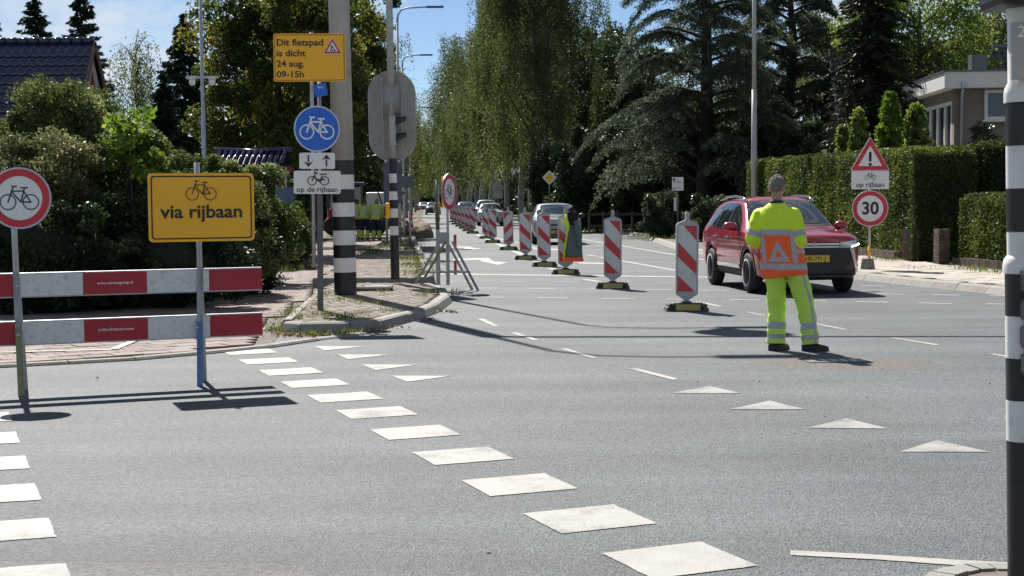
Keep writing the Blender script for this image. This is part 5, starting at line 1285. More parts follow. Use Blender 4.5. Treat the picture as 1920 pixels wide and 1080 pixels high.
# --- street lamps
def lamp(label, u, Z, hgt, arm, side=1, hl=.75, grp=None, z=0):
    t = thing('street_lamp', label, 'street lamp', (XG(u, Z), Z, z), 0, grp)
    MB().lathe([(.085, 0), (.085, hgt * .12), (.065, hgt * .13), (.055, hgt - .6)], n=12).build('pole', 'pole_grey', t, True)
    MB().tube([(0, 0, hgt - .62), (.03 * side, 0, hgt - .3), (.18 * side, 0, hgt - .08), (.45 * side, 0, hgt), (arm * side, 0, hgt + .03)], [.05, .045, .04, .036, .032], 10).build('arm', 'pole_grey', t, True)
    MB().box(((arm + hl / 2) * side, 0, hgt + .035), (hl, .28, .085), bev=.03).build('lamp_head', 'dark_steel', t)
    return t
lamp('street lamp with curved arm rising just behind the oval traffic light shield', 750, 66, 9.85, 1.25)
lamp('street lamp farther off, its head lower than the other curved lamp', 758, 88, 9.9, 1.0)
lamp('distant small street lamp among the pale birches', 770, 130, 9.5, 1.0)
lr = thing('lamp_post', 'tall slim grey lamp post standing at the end of the clipped hedge', 'street lamp', (XG(1414, 50), 50, .1))
MB().lathe([(.105, 0), (.1, 3.0), (.092, 3.05), (.085, 5.0)], n=14).build('pole', 'pole_grey', lr, True); MB().lathe([(.074, 5.002), (.06, 9.0)], n=14).build('upper_pole', 'pole_grey', lr, True)
MB().tube([(0, 0, 9.0), (-.1, 0, 9.3), (-.5, 0, 9.45), (-1.2, 0, 9.5)], [.05, .045, .04, .035], 8).build('arm', 'pole_grey', lr, True); MB().box((-1.5, 0, 9.5), (.7, .26, .08), bev=.02).build('lamp_head', 'dark_steel', lr)
# --- camera pole
cp = thing('camera_pole', 'thin galvanised pole with a crossbar of white cameras above the hedge', 'pole', (XG(388, 31), 31, 0), 0, ry=R(-.2))
S5 = 2860 / 31; zc_ = lambda v: PD(380, v, 31).z
MB().lathe([(.05, 0), (.045, zc_(215)), (.034, zc_(214)), (.032, 6.6)], n=12).build('pole', 'galv', cp, True)
MB().box((0, 0, zc_(145)), (.66, .05, .05)).build('crossbar', 'galv', cp)
for sx in (-.2, .2):
    c = MB().box((sx, -.02, zc_(147)), (.14, .12, .05)).build('camera', 'trim_white', cp)
    MB().lathe([(.065, -.03), (.065, -.09), (.05, -.13), (.0, -.15)], (sx, -.02, zc_(147)), 14).build('dome', 'sign_white', c, True)
MB().tube([(.05, -.03, .5), (.07, -.03, zc_(215)), (.05, -.02, zc_(150))], .012, 6).build('cable', 'rubber', cp, True)

# --- A-frame stand with turned no-cycling sign
af = G(836, 545); A = thing('sign_stand', 'steel A-frame stand set against the island kerb', 'stand', af, R(4))
for yy, dx in ((-.14, 0.06), (.14, -.03)):
    for sx in (-1, 1): MB().tube([(sx * .5 + dx, yy, 0.12 if sx < 0 else 0), (sx * .06 + dx, yy, .86)], .022, 4).build('leg', 'steel' if not (sx < 0 and yy < 0) else 'leg_green', A)
    MB().box((dx, yy, .33), (.72, .03, .035)).build('crossbar', 'steel', A)
MB().box((-.13, 0, .58), (.07, .07, .95)).build('socket', 'steel', A); MB().box((.04, 0, .55), (.06, .06, .9)).build('socket', 'steel', A)
MB().tube([(-.13, 0, 1.06), (-.13, 0, 1.93)], .034, 10).build('stub_pole', 'dark_steel', A, True)
MB().box((-.04, 0, .92), (.2, .02, .2)).build('gusset', 'steel', A)
for z in (.86, .40): MB().box((.17, -.02, z), (.045, .14, .24)).build('reflector_plate', 'sign_red', A); MB().box((.1445, -.02, z), (.004, .13, .22)).build('reflector_face', 'plank_white', A)
ns = thing('no_cycling_sign', 'no-cycling disc turned almost edge-on above the A-frame stand', 'road sign', (A.location.x + .045, A.location.y, 1.0), R(69))
MB().tube([(0, 0, -.6), (0, 0, .95)], .022, 10).build('pole', 'galv', ns, True); disc_sign(ns, .315, 0, .72, -.04, 'bike')
MB().box((-.11, .04, .72), (.03, .03, .55)).build('edge_tape', 'sign_yellow', ns)
# --- duct cover on the island
dk = G(703, 543, .12); D = thing('duct_cover', 'small metal framed inspection box lying on the brick island', 'box', (dk.x, dk.y, .115), R(3))
MB().box((0, 0, .035), (.50, .3, .06), bev=.01).build('lid', 'concrete', D)
for sx in (-.27, .27): MB().box((sx, 0, .035), (.045, .3, .07), bev=.006).build('end_frame', 'rubber', D)
MB().box((0, -.16, .05), (.58, .02, .03)).build('rim', 'galv', D); MB().box((0, .16, .05), (.58, .02, .03)).build('rim', 'galv', D)
dk = G(677, 543, .12); D = thing('duct_cover', 'tiny inspection box squeezed between the thick mast and the larger box', 'box', (dk.x, dk.y, .115), R(12))
MB().box((0, 0, .035), (.14, .24, .06), bev=.01).build('lid', 'galv', D); MB().box((.0, -.125, .04), (.1, .01, .04)).build('slot', 'rubber', D)

# --- striped beacons
mat('beacon_white', (0.60, 0.60, 0.58), 0.42, 0, 0.06, 5, dirt=(0.30, 0.30, 0.28), dirt_amt=0.6, dirt_scale=11)
mat('beacon_frame', (0.40, 0.41, 0.42), 0.5, 0, 0.08, 5, dirt=(0.22, 0.22, 0.21), dirt_amt=0.5)
mat('beacon_red', (0.55, 0.035, 0.04), 0.4, 0, 0.08, 5, dirt=(0.35, 0.03, 0.03), dirt_amt=0.4, dirt_scale=11)
mat('plate_yellow', (0.40, 0.33, 0.10), 0.6, 0, 0.15, 9, dirt=(0.2, 0.17, 0.1), dirt_amt=0.7, dirt_scale=9)
def beacon(mirror=False):
    t = empty('striped_beacon'); t['category'] = 'traffic beacon'
    W, z0, z1 = .315, .235, 1.245
    out = [(-.03, .11), (.03, .11), (.035, .15), (W / 2, z0), (W / 2, z1 - .05), (W / 2 - .02, z1 - .02), (.045, z1 + .015), (.03, z1 + .03), (.03, z1 + .12), (.02, z1 + .135), (-.02, z1 + .135), (-.03, z1 + .12), (-.03, z1 + .03), (-.045, z1 + .015), (-W / 2 + .02, z1 - .02), (-W / 2, z1 - .05), (-W / 2, z0), (-.035, .15)]
    pn = MB().prism(out, -.028, .028).build('panel', 'beacon_frame', t)
    w, h, zb = .262, .93, .265
    MB().prism([(-w / 2, zb), (w / 2, zb), (w / 2, zb + h), (-w / 2, zb + h)], -.0305, -.0285).build('white_face', 'beacon_white', pn)
    def st(pts):
        q = [((-1 if mirror else 1) * (u - .5) * w, zb + h * (1 - v)) for u, v in pts]; MB().prism(q, -.0325, -.0308).build('red_stripe', 'beacon_red', pn)
    st([(.28, 0.004), (1, .004), (1, .235)]); st([(0, .25), (1, .55), (1, .74), (0, .475)]); st([(0, .75), (.92, .996), (0, .996)])
    MB().prism([(-W / 2 + .008, zb - .012), (W / 2 - .008, zb - .012), (W / 2 - .008, zb + h + .012), (-W / 2 + .008, zb + h + .012)], .029, .031).build('back_face', 'beacon_white', pn)
    b = MB(); prof = [(-.30, 0), (-.285, .05), (-.20, .115), (.20, .115), (.285, .05), (.30, 0)]
    b.prism(prof, -.15, .15); bs = b.build('base', 'base_plastic', t)
    for sx in (-1, 1): MB().box((sx * .245, 0, .088), (.05, .31, .03), ry=sx * R(38)).build('grip', 'rubber', bs); MB().box((sx * .2, -.152, .045), (.05, .01, .05)).build('slot', 'rubber', bs)
    MB().box((0, -.156, .055), (.34, .012, .085), rx=R(-8)).build('reflector', 'plate_yellow', bs)
    MB().box((0, 0, .125), (.13, .12, .02)).build('socket', 'base_plastic', bs)
    return t
B0, B1 = beacon(False), beacon(True)
bpos = [(1289, 584, 3, 0), (1150, 542, -4, 0), (1061, 515, 2, 0), (1021, 500, 5, 0), (986, 487, -3, 0), (954, 469, 0, 1), (923.5, 455.5, 5, 0), (911.5, 447.5, 8, 0), (886, 438, 5, 0), (877, 433.5, 10, 0), (869.5, 429, 6, 0), (862, 425, 4, 0), (854.5, 420.8, 8, 0), (847.5, 416.8, 5, 0)]
blab = ['striped beacon with a yellow plated base beside the worker in orange and yellow', 'striped beacon standing alone on the crossing between the jacket and the worker', 'striped beacon with a jacket hung over its top', 'striped beacon next behind the one wearing the jacket', 'striped beacon two places behind the one wearing the jacket', 'striped beacon whose red bars slant the other way',
        'striped beacon just behind the one with reversed bars', 'striped beacon beside the white car, last before the gap in the row']
used = [False, False]
for i, (u, v, a, mi) in enumerate(bpos):
    src = (B0, B1)[mi]
    o = src if not used[mi] else copy_tree(src); used[mi] = True
    g = G(u, v); g.y += .15; o.location = g; o.rotation_euler = (R(random.uniform(-.7, .7)), R(random.uniform(-.8, .8)) if i else R(.9), R(a))
    o['label'] = blab[i] if i < len(blab) else 'striped beacon in the tight far row beyond the gap beside the white car'
    o['group'] = 'red and white beacons along the lane' if i < len(blab) else 'far row of beacons beside the queue'
BJ = G(1061, 515)
# --- jacket hung over the third beacon
mat('jacket_grey', (0.10, 0.135, 0.135), 0.8, 0, 0.15, 12, bump=0.3, bscale=25)
mat('jacket_black', (0.008, 0.009, 0.014), 0.85, 0, 0.3, 12, bump=0.3, bscale=25)
mat('hi_yellow', (0.64, 0.84, 0.03), 0.7, 0, 0.06, 6, bump=0.15, bscale=18)
mat('hi_green', (0.52, 0.78, 0.10), 0.7, 0, 0.07, 6, bump=0.15, bscale=18)
mat('hi_orange', (0.95, 0.13, 0.02), 0.7, 0, 0.06, 6, bump=0.15, bscale=18)
mat('reflective', (0.38, 0.39, 0.40), 0.45, 0.25, 0.06, 14)
jk = thing('hung_jacket', 'grey work jacket with yellow edge and orange hem draped over a beacon', 'jacket', (BJ.x + .08, BJ.y + .06, 0), R(2))
def drape(name, m, pts, y, fold=.02, n=9):
    """hanging cloth panel with folds; pts = [(z, xl, xr)]"""
    b = MB(); vs = []; rows = len(pts)
    for lay, dy in ((0, 0), (1, .012)):
        for i, (z, xl, xr) in enumerate(pts):
            for k in range(n):
                u = k / (n - 1); x = xl + (xr - xl) * u
                vs.append((x, y + dy - fold * (i / rows) * math.sin(u * 9 + i * .25) - .06 * math.sin(math.pi * u) * (.4 + .6 * i / rows), z))
    o = rows * n; fs = []
    for i in range(rows - 1):
        for k in range(n - 1):
            a = i * n + k; fs += [(a, a + 1, a + n + 1, a + n), (o + a, o + a + n, o + a + n + 1, o + a + 1)]
    for i in range(rows - 1):
        for k in (0, n - 1): a = i * n + k; fs.append((a, a + n, o + a + n, o + a))
    for k in range(n - 1): fs += [(k, o + k, o + k + 1, k + 1), ((rows - 1) * n + k, (rows - 1) * n + k + 1, o + (rows - 1) * n + k + 1, o + (rows - 1) * n + k)]
    b.add(vs, fs); return b.build(name, m, jk, True)
drape('back_panel', 'jacket_grey', [(1.10, -.03, .16), (1.0, -.05, .21), (.85, -.07, .24), (.65, -.09, .255), (.45, -.10, .27), (.37, -.10, .275)], -.07)
drape('hem', 'hi_orange', [(.372, -.13, .28), (.33, -.14, .285), (.275, -.13, .29)], -.078, .03)
drape('collar', 'jacket_black', [(1.33, -.02, .11), (1.28, -.05, .17), (1.18, -.05, .19), (1.09, -.01, .19), (1.04, .0, .12)], -.1, .03)
drape('front_edge', 'hi_yellow', [(1.26, -.09, -.02), (1.12, -.1, .02), (1.0, -.07, .01), (.85, -.075, -.035), (.6, -.115, -.075), (.33, -.15, -.115)], -.085, .03, 6)
MB().tube([(.12, -.13, 1.13), (.17, -.14, .95), (.20, -.13, .72), (.215, -.12, .55)], [.05, .06, .055, .05], 10).build('sleeve', 'jacket_grey', jk, True)
MB().tube([(.02, -.06, 1.32), (.04, .0, 1.40), (.06, .06, 1.30), (.05, .09, 1.0)], [.05, .06, .06, .05], 8).build('hood', 'jacket_black', jk, True)
# --- triple sign on the right pavement
rp = G(1627, 504, .12); S6 = 2860 / rp.y
rs = thing('speed_sign', 'sign post with warning triangle, cycle plate and 30 disc in a concrete foot', 'road sign', rp, R(-3))
zr = lambda v: (504 - v) / S6
MB().lathe([(.15, 0), (.115, .2), (.105, .21)], n=4).build('foot', 'concrete', rs); 
MB().tube([(.03, 0, .0), (.03, 0, zr(266))], .025, 12).build('pole', 'galv', rs, True); MB().lathe([(.0275, zr(487)), (.0275, zr(462))], (.03, 0, 0), 12).build('pole_sleeve', 'sign_yellow', rs, True)
def rtri(k, cx, cz, r):
    out = []
    for i in range(3):
        a0 = 90 + 120 * i; px, pz = cx + (k - 2 * r) * math.cos(R(a0)), cz + (k - 2 * r) * math.sin(R(a0))
        for j in range(7): a = R(a0 - 60 + 120 * j / 6); out.append((px + r * math.cos(a), pz + r * math.sin(a)))
    return out
tc_ = (.03, zr(299)); K = .455
pt = MB().prism(rtri(K, *tc_, .02), -.05, -.036).build('warning_plate', 'sign_white', rs); MB().prism(rtri(K * .965, *tc_, .018), -.0525, -.0505).build('red_triangle', 'sign_red', pt); MB().prism(rtri(K * .60, *tc_, .008), -.0545, -.0528).build('white_triangle', 'sign_white', pt)
ex = MB().prism(rrect(.055, .2, .025, 5, tc_[0], tc_[1] + .05), -.0562, -.0547).prism(circ(.032, 20, tc_[0], tc_[1] - .105), -.0562, -.0547).build('exclamation_mark', 'sign_ink', pt)
MB().prism([(tc_[0] - .36, tc_[1] - .26), (tc_[0] + .36, tc_[1] - .26), (tc_[0] + .36, tc_[1] - .235), (tc_[0] - .36, tc_[1] - .235)], -.034, -.02).build('back_rail', 'steel', pt)
pl = plate(rs, .745, .365, .035, zr(338), -.05, 'sign_white', None, .02); bike(pl, 'sign_ink', .035, zr(338) + .055, .22, -.0545, .075); text('op rijbaan', .145, 'sign_ink', pl, .035, zr(338) - .095, -.0525, .008, .98)
disc_sign(rs, .36, .035, zr(391), -.05, '30')
# --- other signs along the road
pd = thing('priority_sign', 'yellow and white diamond priority sign in front of the leaning birch', 'road sign', (XG(1031, 72), 72, .1))
zq = PD(1031, 333, 72).z - .1
MB().tube([(0, 0, 0), (0, 0, zq + .1)], .03, 8).build('pole', 'dark_steel', pd, True)
a_ = .345; q = MB().prism([(0, zq - a_), (a_, zq), (0, zq + a_), (-a_, zq)], -.05, -.035).build('plate', 'sign_white', pd); a_ = .22
MB().prism([(0, zq - a_), (a_, zq), (0, zq + a_), (-a_, zq)], -.053, -.0505).build('yellow_field', 'sign_yellow', q)
bs = thing('bus_stop_sign', 'white bus stop sign on a dark post beside the laurel bush', 'bus stop', (XG(1271, 57), 57, .1)); zq = PD(1271, 345, 57).z - .1
MB().tube([(0, 0, 0), (0, 0, zq)], .035, 8).build('post', 'dark_steel', bs, True); q = MB().box((0, -.05, zq), (.42, .05, .5), bev=.008).build('panel', 'sign_white', bs)
for x, z, s in ((-.15, .17, .08), (-.16, -.19, .045)): MB().box((x, -.078, zq + z), (s, .004, s * 1.2)).build('pictogram', 'sign_ink', q)
for z in (.1, .06, -.14): MB().box((-.02, -.078, zq + z), (.3, .003, .015)).build('timetable_line', 'concrete', q)
MB().box((-.1, -.04, zq - .75), (.09, .03, .5)).build('timetable', 'trim_white', bs)
bt = thing('warning_sign', 'grey back of a triangular sign and plate beside the birch stems', 'road sign', (XG(934, 96), 96, .1)); zq = PD(932, 362, 96).z
MB().tube([(0, 0, 0), (0, 0, zq + .9)], .03, 8).build('pole', 'dark_steel', bt, True); MB().prism(rtri(.5, 0, zq + .35, .02), -.05, -.036).build('plate', 'sign_back', bt); MB().box((0, -.043, zq - .18), (.62, .014, .5)).build('lower_plate', 'sign_back', bt)
ub = thing('utility_box', 'small orange utility box between the birch stems', 'box', (XG(1009, 86), 86, .08)); MB().box((0, 0, .62), (.42, .3, .5), bev=.02).build('cabinet', 'sign_yellow', ub); MB().box((0, 0, .2), (.1, .1, .4)).build('leg', 'dark_steel', ub); MB().box((0, -.01, .89), (.46, .34, .04)).build('cap', 'dark_steel', ub)
sb = thing('direction_sign', 'blue-grey back of a tall sign board between two posts behind the traffic light', 'road sign', (XG(738, 48), 48, .0)); zq = PD(738, 340, 48).z
for sx in (-.2, .22): MB().tube([(sx, 0, 0), (sx, 0, zq + .7)], .035, 8).build('post', 'galv', sb, True)
mat('back_blue', (0.12, 0.145, 0.175), 0.5, 0.2, 0.15, 3); MB().box((0, -.05, zq - .05), (.56, .02, 1.3)).build('panel', 'back_blue', sb)
for z in (-.35, .3): MB().box((0, -.02, zq + z), (.54, .02, .04)).build('panel_rail', 'galv', sb)
gb = thing('road_sign_back', 'grey sign back on a post with a small arrow plate beyond the traffic light', 'road sign', (XG(764, 58), 58, .0)); zq = PD(764, 341, 58).z
for sx in (-.12, .1): MB().tube([(sx, 0, 0), (sx, 0, zq + .3)], .035, 8).build('post', 'galv', gb, True)
MB().box((.04, -.05, zq), (.5, .02, .44)).build('panel', 'back_blue', gb); MB().prism([(-.42, zq - .2), (-.02, zq - .42), (-.42, zq - .7)], -.05, -.03).build('arrow_plate', 'dark_steel', gb)
nb = thing('notice_board', 'blue notice board with an orange disc beside the clipped round bush', 'board', (XG(531, 39), 39, 0)); zq = PD(531, 374, 39).z
mat('board_blue', (0.07, 0.13, 0.20), 0.4, 0, 0.2, 3); q = MB().box((0, 0, zq), (.62, .04, .62), bev=.01).build('panel', 'board_blue', nb); MB().prism(circ(.09, 20, .12, zq - .24), -.024, -.021).build('orange_disc', 'sign_red', q)
for sx in (-.28, .28): MB().box((sx, .02, zq / 2), (.05, .05, zq)).build('post', 'wood_grey', nb)
# --- road works clutter by the far kerb
cn = G(771, 440, .2); c = thing('traffic_cone', 'red and white cone standing by the dirt heap', 'cone', cn)
for k, (z0, z1, r0, r1, m) in enumerate([(0, .16, .13, .115, 'beacon_red'), (.16, .3, .115, .1, 'beacon_white'), (.3, .44, .1, .085, 'beacon_red'), (.44, .58, .085, .07, 'beacon_white'), (.58, .78, .07, .05, 'beacon_red')]): MB().lathe([(r0, z0), (r1, z1 - .002)], n=16).build('band', m, c, True)
MB().box((0, 0, .01), (.36, .36, .04)).build('base', 'rubber', c); MB().lathe([(.06, .78), (.075, .8), (.075, .92), (.03, .96)], n=12).build('lamp', 'hi_orange', c, True)
bm = bmesh.new(); bmesh.ops.create_icosphere(bm, subdivisions=4, radius=1); rg = np.random.default_rng(5)
for v in bm.verts:
    n_ = math.sin(v.co.x * 5 + 1) * math.sin(v.co.y * 4) * .12 + math.sin(v.co.x * 11) * math.sin(v.co.y * 13 + v.co.z * 7) * .06; v.co = Vector((v.co.x * .75, v.co.y * 2.2, max(-.05, v.co.z * .75 * (1 + n_)))) * (1 + n_ * .5)
me = bpy.data.meshes.new('dirt_heap'); bm.to_mesh(me); bm.free()
mat('soil', (0.14, 0.10, 0.065), 0.95, 0, 0.4, 9, bump=0.8, bscale=12); dh = link_mesh('dirt_heap', me, 'soil', None, True); dh.location = (XG(781, 66), 66, .0); tag(dh, 'heap of brown soil dumped at the edge of the road', 'soil heap')
# ------------------------------------------------------------------ cars
def car_paint(name, col, rough=0.28, coat=1.0, metal=0.35):
    m = mat(name, col, rough, metal, 0.04, 3, coat=coat); return m
car_paint('paint_red', (0.33, 0.009, 0.026), metal=0.3); car_paint('paint_silver', (0.30, 0.33, 0.36)); car_paint('paint_white_car', (0.55, 0.56, 0.57), metal=0.0)
car_paint('paint_grey', (0.16, 0.18, 0.20)); car_paint('paint_blue', (0.06, 0.10, 0.15)); car_paint('paint_black_car', (0.012, 0.012, 0.014), metal=0.0)
mat('chrome', (0.62, 0.63, 0.64), 0.14, 1.0, 0.03, 5); mat('trim_black', (0.016, 0.016, 0.018), 0.45, 0, 0.2, 10); mat('cladding', (0.03, 0.03, 0.032), 0.65, 0, 0.2, 20)
mat('gloss_black', (0.008, 0.008, 0.010), 0.12, 0, 0.1, 5, coat=0.5); mat('rim_alloy', (0.66, 0.67, 0.68), 0.3, 0.15, 0.08, 8); mat('rim_dark', (0.012, 0.012, 0.013), 0.35, 0.5, 0.1, 8)
mat('lamp_glass', (0.42, 0.45, 0.48), 0.08, 0.35, 0.2, 20, coat=1.0); mat('headlight_on', (0.9, 0.9, 0.9), 0.2, 0, 0.0, 5, emit=(1, 1, .97, 3.0)); mat('lamp_amber', (0.5, 0.2, 0.02), 0.2, 0, .05, 5); mat('lamp_red', (0.3, 0.01, 0.01), 0.2, 0, .05, 5)
mat('plate_bg', (0.80, 0.47, 0.02), 0.4, 0, 0.03, 4)
def glass_mat(name, tint):
    m, nt, b = _new(name); b.inputs['Base Color'].default_value = (*tint, 1); b.inputs['Roughness'].default_value = 0.03; b.inputs['Specular IOR Level'].default_value = 0.9
    N, L = nt.nodes, nt.links; t = N.new('ShaderNodeTexCoord'); n = N.new('ShaderNodeTexNoise'); n.inputs['Scale'].default_value = 2.5; L.new(t.outputs['Object'], n.inputs['Vector'])
    r = N.new('ShaderNodeValToRGB'); r.color_ramp.elements[0].color = (*[c * .5 for c in tint], 1); r.color_ramp.elements[1].color = (*[c * 1.7 for c in tint], 1); L.new(n.outputs['Fac'], r.inputs[0]); L.new(r.outputs[0], b.inputs['Base Color'])
    MATS[name] = m
glass_mat('car_glass', (0.012, 0.017, 0.021)); glass_mat('car_windscreen', (0.03, 0.042, 0.05))
# station table of a tall crossover: y, zb, hw, zmid, (hwS,zS), (hw5,z5), (hw6,z6), (hw7,z7), z8
SUV = [(0.00, .34, .56, .56, .60, .80, .58, .90, .50, .955, .3, .975, .98), (0.05, .27, .74, .56, .76, .82, .735, .93, .62, .995, .35, 1.015, 1.02), (0.20, .24, .855, .56, .865, .85, .83, .955, .70, 1.025, .38, 1.05, 1.055),
       (0.48, .23, .895, .58, .90, .88, .865, .985, .73, 1.055, .4, 1.08, 1.085), (0.92, .22, .90, .60, .905, .91, .875, 1.01, .76, 1.085, .42, 1.11, 1.115), (1.28, .22, .90, .62, .90, .935, .87, 1.035, .78, 1.095, .44, 1.125, 1.135),
       (1.42, .22, .90, .62, .90, .94, .868, 1.045, .765, 1.15, .44, 1.185, 1.20), (2.08, .22, .90, .63, .90, .955, .865, 1.065, .655, 1.565, .42, 1.63, 1.645), (2.3, .22, .90, .63, .90, .955, .865, 1.065, .65, 1.60, .42, 1.66, 1.672), (2.75, .22, .90, .64, .90, .96, .865, 1.075, .648, 1.61, .42, 1.67, 1.682),
       (3.35, .22, .90, .65, .90, .97, .86, 1.09, .64, 1.60, .42, 1.655, 1.668), (3.95, .23, .895, .66, .89, .985, .85, 1.105, .625, 1.56, .41, 1.61, 1.625), (4.35, .25, .875, .68, .87, .99, .82, 1.11, .605, 1.49, .4, 1.55, 1.565), (4.55, .30, .84, .68, .84, .98, .79, 1.09, .66, 1.17, .4, 1.21, 1.22),
       (4.67, .36, .78, .68, .78, .95, .74, 1.04, .62, 1.09, .36, 1.12, 1.125), (4.695, .42, .68, .68, .68, .9, .64, .98, .55, 1.03, .3, 1.05, 1.055)]
def remap(tab, L_, W_, H_, hood=0.92, zs=None):
    """derive another body from the crossover table: overall length, width, height; lower roof = smaller greenhouse"""
    out = []; kl, kw = L_ / 4.695, W_ / 1.81
    for s in tab:
        s = list(s); s[0] *= kl
        for i in (2, 4, 6, 8, 10): s[i] *= kw
        for i in (1, 3, 5, 7, 9, 11, 12):
            z = s[i]; s[i] = z * hood if z < 1.1 else 1.1 * hood + (z - 1.1) * (H_ - 1.1 * hood) / (1.682 - 1.1)
        out.append(tuple(s))
    return out
class Car:
    def __init__(self, name, label, paint, tab, loc, rz, wheel_r=.352, axles=(.93, 3.60), track=.80, group=None, sub=2):
        self.t = thing(name, label, 'car', loc, rz, group); self.tab = tab; self.paint = paint
        rings = []
        for (y, zb, hw, zm, hS, zS, h5, z5, h6, z6, h7, z7, z8) in tab:
            half = [(0, zb), (hw * .9, zb), (hw * .985, zb + .12), (hw, zm), (hS, zS), (h5, z5), (h6, z6), (h7, z7), (0, z8)]
            rings.append([(x, y, z) for x, z in half] + [(-x, y, z) for x, z in half[-2:0:-1]])
        n = len(rings[0]); vs = [p for r in rings for p in r]; fs = []
        for i in range(len(rings) - 1):
            for k in range(n):
                k2 = (k + 1) % n; fs.append((i * n + k, i * n + k2, (i + 1) * n + k2, (i + 1) * n + k))
        for base in (0, (len(rings) - 1) * n):                       # end caps as quad strips
            h_ = n // 2
            for k in range(h_):
                a, c, d, e = k, k + 1, (n - k - 1) % n, (n - k) % n
                q = [base + a, base + c, base + d, base + e]
                q = list(dict.fromkeys(q))
                if len(q) >= 3: fs.append(tuple(q))
        b = MB(); b.add(vs, fs); me = b.mesh('body')
        bm = bmesh.new(); bm.from_mesh(me); cl = bm.edges.layers.float.new('crease_edge')
        for e in bm.edges:
            i0, i1 = e.verts[0].index % n, e.verts[1].index % n
            if i0 == i1 and i0 in (5, n - 5): e[cl] = .55
            if i0 == i1 and i0 in (4, n - 4): e[cl] = .35
            if i0 == i1 and i0 in (6, n - 6): e[cl] = .3
        bm.to_mesh(me); bm.free()
        me = evaluated(me, [('SUBSURF', dict(levels=sub, render_levels=sub))])
        # wheel arches
        cut = MB()
        for ya in axles:
            for sx in (-1, 1): cut.lathe([(wheel_r + .055, -.18), (wheel_r + .055, .3)], (sx * .80 - .06 * 0 + (-.12 if sx < 0 else 0), ya, wheel_r + .01), 36, 'x')
        cme = cut.mesh('cut'); co = bpy.data.objects.new('cut', cme); COL.objects.link(co)
        me2 = evaluated(me, [('BOOLEAN', dict(operation='DIFFERENCE', solver='EXACT', object=co))]); bpy.data.objects.remove(co)
        if len(me2.polygons) > 50: me = me2
        me.materials.clear(); me.materials.append(MATS[paint]); me.materials.append(MATS['trim_black'])
        for p in me.polygons:
            c = p.center
            for ya in axles:
                if math.hypot(c.y - ya, c.z - wheel_r - .01) < wheel_r + .058 and abs(c.x) < .97 and abs(p.normal.x) < .95 or (abs(p.normal.x) > .95 and math.hypot(c.y - ya, c.z - wheel_r - .01) < wheel_r + .05): p.material_index = 1
            if c.z < tab[5][1] + .045: p.material_index = 1
        me.name = 'body'; self.body = link_mesh('body', me, None, self.t); autosmooth(self.body, 40)
        dense = bpy.data.meshes.new('d'); bm = bmesh.new(); bm.from_mesh(self.body.data); self.bvh = BVHTree.FromBMesh(bm); bm.free()
        for ya in axles:
            for sx in (-1, 1): self.wheel(sx * track, ya, wheel_r, sx)
    def wheel(self, x, y, r, sx):
        w = empty('wheel', (x, y, r)); w.parent = self.t
        T = .115; autosmooth(MB().lathe([(r * .64, -T), (r * .80, -T * 1.02), (r * .95, -T * .85), (r, -T * .55), (r, T * .55), (r * .95, T * .85), (r * .80, T * 1.02), (r * .64, T)], n=32, axis='x').build('tyre', 'rubber', w), 50)
        k = sx; rim = MB().lathe([(r * .62, -T), (r * .66, -T * .2), (r * .66, T * .2), (r * .62, T)], n=32, axis='x'); ro = rim.build('rim', 'rim_dark', w, True)
        MB().lathe([(r * .655, k * T * .55), (r * .655, k * T * .5), (0, k * T * .2)], n=28, axis='x').build('rim_well', 'rim_dark', w)
        MB().lathe([(r * .60, k * T * .99), (r * .68, k * T * 1.04), (r * .685, k * T * .9)], n=32, axis='x').build('rim_lip', 'rim_alloy', w, True)
        sp = MB()
        for i in range(10):
            a = 2 * math.pi * i / 10 + (.13 if i % 2 else -.13); c, s = math.cos(a), math.sin(a)
            d = Vector((0, c, s)); o = Vector((0, -s, c)); x0, x1 = k * T * .8, k * T * 1.0
            p0, p1 = d * r * .12, d * r * .63
            vs = [Vector((x0, 0, 0)) + p0 - o * .016, Vector((x0, 0, 0)) + p0 + o * .016, Vector((x1, 0, 0)) + p1 + o * .024, Vector((x1, 0, 0)) + p1 - o * .024]
            sp.add(vs + [v - Vector((k * .03, 0, 0)) for v in vs], [(0, 1, 2, 3), (4, 7, 6, 5), (0, 4, 5, 1), (1, 5, 6, 2), (2, 6, 7, 3), (3, 7, 4, 0)])
        so = sp.build('spokes', 'rim_alloy', w); MB().lathe([(r * .16, k * T * .7), (r * .15, k * T * .98), (0, k * T * 1.0)], n=16, axis='x').build('hub_cap', 'rim_alloy', w, True)
    def decal(self, name, poly, m, axis, side=1, off=.004, cell=.06, parent=None, smooth=True, thick=0.0):
        """trim piece in the body's skin: polygon (x,z) from the front/rear or (y,z) from the side, laid on the body"""
        bm = bmesh.new(); f = bm.faces.new([bm.verts.new((p[0], p[1], 0)) for p in poly])
        xs_ = [p[0] for p in poly]; zs_ = [p[1] for p in poly]
        for ax, lo, hi in ((0, min(xs_), max(xs_)), (1, min(zs_), max(zs_))):
            k = int((hi - lo) / cell)
            for i in range(1, k + 1):
                co = [0, 0, 0]; co[ax] = lo + (hi - lo) * i / (k + 1); no = [0, 0, 0]; no[ax] = 1
                bmesh.ops.bisect_plane(bm, geom=list(bm.verts) + list(bm.edges) + list(bm.faces), plane_co=co, plane_no=no)
        ok = True
